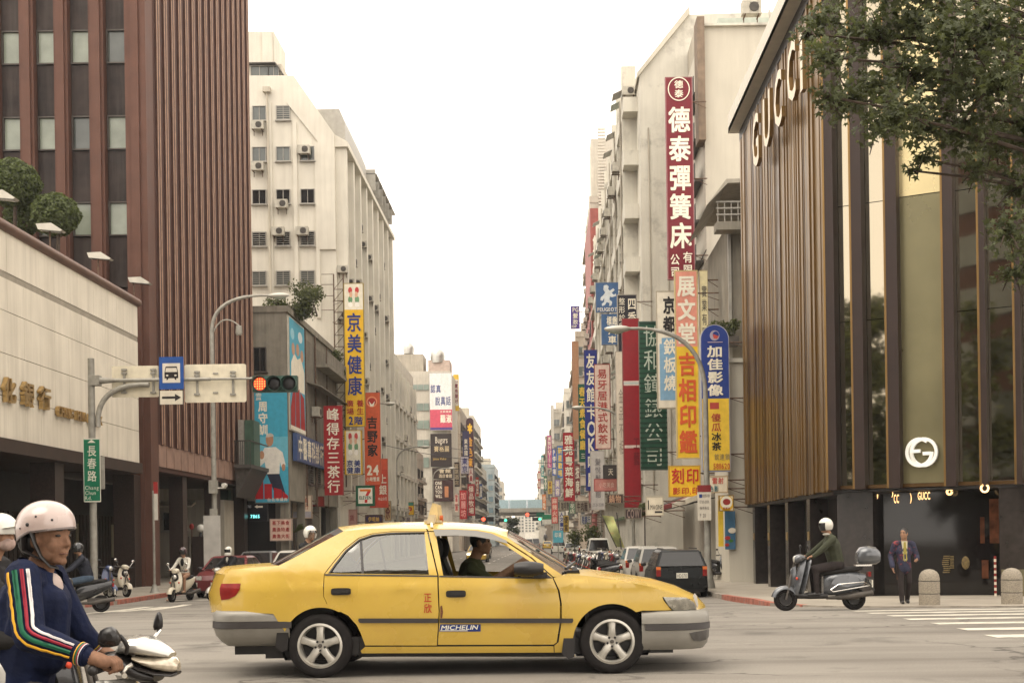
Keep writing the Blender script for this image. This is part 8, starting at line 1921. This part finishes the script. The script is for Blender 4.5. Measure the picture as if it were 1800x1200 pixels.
fsec('lamp_rim', [(236, 1163, 5, .12), (260, 1172, 6, .14), (285, 1180, 5, .125), (308, 1184, 3.5, .08), (315, 1181, 3, .04)], M_smoke, 18, 2.2)
fsec('under_cowl', [(208, 1158, 10, .10), (225, 1166, 18, .13), (245, 1176, 19, .13), (268, 1184, 13, .12), (280, 1188, 8, .09)], M_smoke, 18, 2.4)
fsec('handlebar_cover', [(196, 1152, 5, .17), (205, 1152, 8, .20), (215, 1155, 10, .17), (226, 1160, 12, .12)], M_smoke, 16, 2.4)
# apron, floor, body and wheels below the frame
mb = MB(); rows = []
zt_ = FP(235, 1190).z
for z, x, hw2 in ((zt_, .02, .13), (zt_-.12, .06, .19), (zt_-.3, .13, .22), (zt_-.48, .2, .18), (zt_-.58, .22, .1)): rows.append([(X0+x-.1*abs(s_)**2, YF+s_*hw2, z) for s_ in (-1, -.6, -.2, .2, .6, 1)])
mb.grid(rows); mb.grid([[(p[0]-.04, p[1], p[2]) for p in r_] for r_ in rows], flip=True); wbuild(mb, 'leg_shield', S_sil2, fs, 60)
mb = MB(); mb.bb(X0-.5, X0+.2, YF-.16, YF+.16, .24, .32); wbuild(mb, 'floorboard', M_black, fs)
mb = MB(); secloft(mb, [(-.45, .5, .13, .2), (-.6, .54, .16, .2), (-.9, .6, .17, .17), (-1.2, .66, .12, .12)], 14); mb.v = [(a+X0, b+YF, c_) for a, b, c_ in mb.v]; wbuild(mb, 'body', S_sil2, fs, 60)
mb = MB(); secloft(mb, [(-.4, .75, .12, .05), (-.65, .78, .16, .055), (-1.15, .82, .1, .05)], 14); mb.v = [(a+X0, b+YF, c_) for a, b, c_ in mb.v]; wbuild(mb, 'seat', M_seat, fs, 60)
for x in (.28, -.98): wheel_c(fs, x, 0, .215, -1, .215, .135, .105, 5)
mb = MB(); mb.tube([(X0+.28, YF-.075, .215), (X0+.2, YF-.06, .5), (X0+.05, YF, zt_)], .024, 8); wbuild(mb, 'fork', M_dsteel, fs)
# grips, brake lever, mirrors
gR0, gR1 = at(163, 1178, YF-.36), at(207, 1163, YF-.19)
mb = MB(); mb.tube([gR0, gR0.lerp(gR1, .08), gR1], [.021, .021, .019], 14); wbuild(mb, 'grip', M_rubber, fs, 50)
mb = MB(); mb.ell(gR0, (.024, .024, .024), 12, 8); wbuild(mb, 'bar_end', M_black, fs, 60)
gL0, gL1 = at(178, 1153, YF+.36), at(205, 1150, YF+.19); mb = MB(); mb.tube([gL0, gL1], .02, 12); wbuild(mb, 'grip', M_rubber, fs, 50)
mb = MB(); mb.tube([at(233, 1167, YF-.19), at(222, 1173, YF-.20), at(216, 1183, YF-.24), at(219, 1187, YF-.30)], [.011, .010, .008, .012], 8); wbuild(mb, 'brake_lever', mat('lever_alloy', (.55, .52, .46), .3, .8, var=.05), fs, 60)
def mirror_(nm, pts, stem, Y, th, m):
    mb = MB(); n = len(pts); rows = []
    cu_, cv_ = sum(p[0] for p in pts)/n, sum(p[1] for p in pts)/n
    for k_, dy in ((.3, -th), (.75, -th*.8), (1.0, -th*.2), (1.0, th*.3), (.85, th*.6), (.0, th*.6)):
        rows.append([tuple(at(cu_+(p[0]-cu_)*k_, cv_+(p[1]-cv_)*k_, Y+dy)) for p in pts])
    mb.grid(rows, close=True, flip=True); mb.add(rows[0], [tuple(range(n))]); o = wbuild(mb, nm, m, fs, 50)
    mb = MB(); mb.tube([at(*s_) for s_ in stem], [.011]*(len(stem)-1)+[.013], 8); mb.build('mirror_stem', M_black, None); q = C.objects[-1]; bpy.data.objects.remove(q)
    mb = MB(); mb.tube([at(*s_) for s_ in stem], [.010]*len(stem), 8); wbuild(mb, 'mirror_stem', M_black if nm == 'near_mirror' else M_chrome, fs, 50)
mirror_('near_mirror', [(172, 1118), (176, 1108), (186, 1102), (196, 1100), (205, 1105), (211, 1114), (213, 1125), (208, 1134), (194, 1137), (178, 1137), (171, 1129)], [(210, 1116, YF-.24), (219, 1126, YF-.23), (224, 1136, YF-.22), (222, 1148, YF-.2)], YF-.25, .035, M_smoke)
mirror_('far_mirror', [(276, 1076), (280, 1074), (284, 1078), (286.5, 1088), (286.5, 1100), (283, 1107), (271, 1107), (269, 1101), (270, 1092), (273, 1083)], [(281, 1107, YF+.24), (277, 1112, YF+.22), (271, 1120, YF+.18)], YF+.25, .02, M_smoke)
# --- the rider
J_blue = mat('blue_track_jacket', (.007, .011, .034), .8, var=.15, scale=14, bump=.9, bscale=13)
T_khaki = mat('grey_trousers', (.05, .042, .038), .85, var=.2, scale=14)
hc = FP(84, 942, .0)
hp, P, M = head_prims(hc, (.93, -.33, .0), (-.05, 0, 1), 1.08, 0, 0, neck=FP(66, 1018, .0))
sh_n, sh_f = FP(40, 1012, -.20), FP(88, 1010, .18)
hipF = FP(28, 1240, .0); chest = FP(66, 1075, .0)
elN, wrN = FP(52, 1118, -.30), FP(150, 1151, -.34)
elF, wrF = FP(140, 1108, .26), FP(172, 1136, .33)
pr = hp+[C_(FP(52, 1014, 0), FP(60, 1030, 0), .07, .085, 1), C_(sh_n.lerp(sh_f, .1)+V((0, 0, -.03)), sh_n.lerp(sh_f, .9)+V((0, 0, -.03)), .078, .078, 1), E_(FP(70, 1062, .0), (.135, .195, .15), 1), C_(chest, hipF, .135, .15, 1), C_(FP(38, 1055, .03), FP(10, 1200, .03), .11, .14, 1), C_(FP(92, 1062, -.06), FP(82, 1150, -.04), .085, .10, 1), E_(hipF, (.19, .21, .17), 2),
    C_(sh_n, elN, .080, .072, 1), C_(elN, elN.lerp(wrN, .45), .071, .063, 1), C_(elN.lerp(wrN, .45), wrN, .063, .044, 1), C_(sh_f, elF, .074, .064, 1), C_(elF, wrF, .064, .044, 1)]
pr += [C_(FP(60, 1235, -.12), FP(175, 1255, -.22), .10, .08, 2), C_(FP(60, 1235, .12), FP(175, 1255, .22), .10, .08, 2), C_(FP(175, 1255, -.22), FP(165, 1390, -.2), .075, .055, 2), C_(FP(175, 1255, .22), FP(165, 1390, .2), .075, .055, 2), C_(FP(160, 1402, -.2), FP(215, 1404, -.2), .05, .04, 3), C_(FP(160, 1402, .2), FP(215, 1404, .2), .05, .04, 3)]
hN = wrN+V((.02, 0, -.008)); dN = (at(193, 1166, YF-.32)-hN)
# near hand: back of the hand up, fingers wrapped over the grip
pr += [E_(hN+dN*.45, (.060, .046, .034), 0, Matrix.Rotation(.35, 3, 'Y')), C_(hN-dN*.15, hN+dN*.4, .034, .036, 0)]
gd = (gR1-gR0).normalized()
for i in range(4):
    k0 = at(190+i*4.2, 1157.5-i*1.2+abs(i-1)*.6, YF-.335+.030*i); k1 = k0+V((.022, .004, -.018)); k2 = k1+V((.004, .004, -.030)); k3 = k2+V((-.024, .002, -.014))
    pr += [C_(hN+dN*.5+gd*(.016*i-.02), k0, .016, .0125, 0), C_(k0, k1, .0128, .0118, 0), C_(k1, k2, .0118, .0108, 0), C_(k2, k3, .0108, .0095, 0)]
pr += [C_(hN+dN*.25+V((0, .01, -.02)), at(186, 1174, YF-.31), .018, .014, 0), C_(at(186, 1174, YF-.31), at(197, 1179, YF-.28), .014, .011, 0)]
pr += hand_prims(wrF, at(200, 1150, YF+.31)-wrF, (.3, 0, -1), 1.0, 0, .9, 1)
base_f = V((FP(60, 1240).x, YF, g(YF)))
def shift(prims, o): return [(p[0], tuple(V(p[1])-o), tuple(V(p[2])-o), *p[3:]) if p[0] == 'c' else (p[0], tuple(V(p[1])-o), *p[2:]) for p in prims]
M_skin2 = mat('shaded_skin', (.215, .116, .072), .65, var=.16, scale=38, bump=.12, bscale=220)  # skin colour darkened to put the shade on the rider's face into it
fr = person('rider in blue striped track jacket and pale pink half helmet, closest on the left', shift(pr, base_f), [M_skin2, J_blue, T_khaki, SH, M_hair], base_f, 0, .0055, 6)
Pl = lambda a, b, d: P(a, b, d)-base_f
eyes(fr, Pl, M, 1.08)
mb = MB(); mb.ell(P(.088, -.006, -.0765)-base_f, (.0165, .026, .0032), 12, 6, rot=M); mb.build('lips', mat('lip', (.16, .075, .06), .5, var=.05), fr, 60)
# half helmet: pale pink shell, dark rim, liner with strap
M_hpink = mat('helmet_pale_pink', (.47, .37, .335), .28, var=.05, scale=6, coat=.7, dirt=(.36, .21, .20), dirt_amt=.7, dirt_scale=4)
mb = MB(); rows = []; cH = P(-.012, 0, .048)-base_f; nn, mm = 36, 14
Mh = Matrix.Rotation(-.10, 3, 'Y') @ M
def hshell(t, a, k_=1.0, dz=0.0):
    d = V((math.sin(t)*math.cos(a), math.sin(t)*math.sin(a), math.cos(t))); q = V((d.x*.145*k_, d.y*.122*k_, d.z*(.118 if d.z > 0 else .15)*k_+dz-.03*max(0, -d.x)*max(0, 1-d.z)**2)); return cH+Mh @ q
for i in range(mm+1): rows.append([hshell(R(1+99*i/mm), 2*math.pi*j/nn) for j in range(nn)])
mb.grid(rows, close=True, flip=True); hm_ = mb.build('helmet', M_hpink, fr, 60)
mb = MB(); rows = [[hshell(R(t_), 2*math.pi*j/nn, k_) for j in range(nn)] for t_, k_ in ((98.5, 1.004), (99.5, 1.02), (102.5, 1.018), (103, .97), (99, .93))]; mb.grid(rows, close=True, flip=True); mb.build('helmet_rim', mat('rim_grey', (.16, .13, .12), .3, .4, var=.1), hm_, 60)
mb = MB(); rows = [[hshell(R(t_), 2*math.pi*j/nn, .93) for j in range(nn)] for t_ in (70, 90, 102)]; mb.grid(rows, close=True, flip=False); mb.build('helmet_liner', M_black, hm_, 60)
for a, t_, r_ in ((-88, 86, .009), (-70, 70, .0055), (-108, 88, .0045), (-40, 82, .006)): mb = MB(); q = hshell(R(t_), R(a), 1.0); mb.ell(q, (r_, r_, r_), 10, 8); mb.build('snap_button', M_black, hm_, 60)
mb = MB(); mb.ell(P(-.065, -.0, -.02)-base_f, (.075, .088, .085), 16, 10, rot=M); mb.ell(P(-.02, -.0, .02)-base_f, (.10, .088, .075), 16, 10, rot=M); mb.build('hair', M_hair, fr, 60)
mb = MB(); mb.tube([P(.0, -.098, .02)-base_f, P(.012, -.093, -.03)-base_f, P(.028, -.078, -.085)-base_f, P(.045, -.045, -.128)-base_f, P(.05, 0, -.138)-base_f], [.021, .018, .015, .012, .011], 8, flat=.45); mb.tube([P(-.045, -.092, .0)-base_f, P(-.05, -.088, -.06)-base_f, P(-.0, -.085, -.085)-base_f, P(.028, -.07, -.1)-base_f], [.036, .026, .016, .01], 8, flat=.35); mb.build('chin_strap', M_black, hm_, 60)
# collar and shirt
mb = MB(); rows = []
for i, (du_, dv_, rx, ry) in enumerate(((0, 10, .118, .125), (0, -2, .105, .108), (2, -14, .098, .098))):
    c = FP(66+du_, 1008+dv_)-base_f; rows.append([c+V((rx*math.cos(a)+.01, ry*math.sin(a), (.03*math.cos(a)*-1.4))) for a in [R(35+290*j/20) for j in range(21)]])
mb.grid(rows); mb.grid([[p*1.0+V((0, 0, .001)) for p in r_] for r_ in rows], flip=True); mb.build('collar', J_blue, fr, 60)
mb = MB(); c = FP(92, 1032, -.02)-base_f; mb.ell(c, (.05, .05, .07), 12, 8); mb.build('undershirt', mat('pale_undershirt', (.45, .36, .32), .8, var=.05), fr, 60)
# sleeve stripes: bands laid along the sleeve surface
def sleeve_path(n=26):
    out = []
    for i in range(n+1):
        s_ = i/n
        if s_ < .5: f = s_/.5; p = sh_n.lerp(elN, f); r_ = .080+(.072-.080)*f
        else: f = (s_-.5)/.5; p = elN.lerp(wrN, f); r_ = .071+(.045-.071)*f
        out.append([p, r_])
    for _ in range(7):
        q = [o_[0].copy() for o_ in out]
        for i in range(1, n): out[i][0] = (q[i-1]+q[i]*2+q[i+1])/4
    return out
sp = sleeve_path()
def stripe(nm, a0, a1, m, s0=.0, s1=.93, parent=None, lift=.006):
    mb = MB(); rows = []; n = len(sp)-1
    for i in range(int(s0*n), int(s1*n)+1):
        p, r_ = sp[i]; d = (sp[min(i+1, n)][0]-sp[max(i-1, 0)][0]).normalized()
        view = V((0, -1, 0)); view = (view-d*view.dot(d)).normalized(); side = d.cross(view)   # side: +90 deg
        wob = .0025*math.sin(i*2.3+a0)
        rows.append([p+(view*math.cos(R(a))+side*math.sin(R(a)))*(r_+lift+wob+(.0035 if 0 < k_ < 3 else 0))-base_f for k_, a in enumerate((a0, a0+(a1-a0)*.33, a0+(a1-a0)*.67, a1))])
    mb.grid(rows, flip=False); mb.grid(rows, flip=True); o = mb.build(nm, m, fr, 60); return o
st_y, st_g, st_r, st_w = pm(222, 168, 48), pm(28, 98, 70), pm(150, 34, 52), pm(222, 216, 214)
for m_, a0, a1 in ((st_y, 17, 29), (st_g, -10, 7), (st_r, -28, -17), (st_w, -46, -35)): stripe('sleeve_stripe', a0, a1, m_)
# cuff bands
for i, (m_, f0, f1) in enumerate(((st_y, .90, .915), (st_g, .925, .95), (st_r, .95, .972), (st_w, .972, .985), (J_blue, .985, 1.02))):
    p0, p1 = elN.lerp(wrN, f0)-base_f, elN.lerp(wrN, f1)-base_f; rr0 = .071+(.045-.071)*f0+.007; mb = MB(); mb.tube([p0, p1], [rr0, rr0-.001], 20, caps=(i == 4)); mb.build('cuff_band', m_, fr, 50)
for i, (m_, f0, f1) in enumerate(((st_y, .80, .83), (st_g, .84, .88), (st_r, .88, .92), (st_w, .93, .97))):
    p0, p1 = elF.lerp(wrF, f0)-base_f, elF.lerp(wrF, f1)-base_f; mb = MB(); mb.tube([p0, p1], .054, 16, caps=False); mb.build('cuff_band', m_, fr, 50)
pts = [FP(104, 1018, -.12), FP(110, 1045, -.145), FP(108, 1080, -.155), FP(104, 1130, -.16)]
# masked rider at the frame edge
YM = 7.6
pr, P2, M2 = rider_prims(look=(.9, -.42, 0), lean=.05)
kM = .80; off = at(3, 945, YM)-P2(0, 0, 0)*kM
t = person('masked rider in white peaked cap helmet at the left edge of the picture', pr, [M_skin, J_black, T_dark, SH, M_hair], (off.x, YM, g(YM)), 0, .010); t.scale = (kM, kM, kM); eyes(t, P2, M2)
mb = MB(); mb.ell(P2(.052, 0, -.07), (.066, .062, .058), 16, 10, rot=M2); mb.build('face_mask', mat('mask_cloth', (.40, .29, .25), .85, var=.15, scale=30), t, 60)
h2 = helmet(t, P2, M2, 'half', H_white); mb = MB(); mb.grid([[P2(.10+.10*k_, s_*(.095-.03*k_*abs(s_)), .062+.012*k_-.02*abs(s_)) for s_ in (-1, -.5, 0, .5, 1)] for k_ in (0, .5, 1)]); mb.grid([[P2(.10+.10*k_, s_*(.095-.03*k_*abs(s_)), .058+.012*k_-.02*abs(s_)) for s_ in (-1, -.5, 0, .5, 1)] for k_ in (0, .5, 1)], flip=True); mb.build('peak', H_white, h2, 60)
s2 = scooter('dark scooter carrying the masked rider, mostly outside the left edge', (off.x, YM, g(YM)), 0, S_blk, 'city'); s2.scale = (kM, kM, kM)
bpy.data.scenes.remove(TMP)
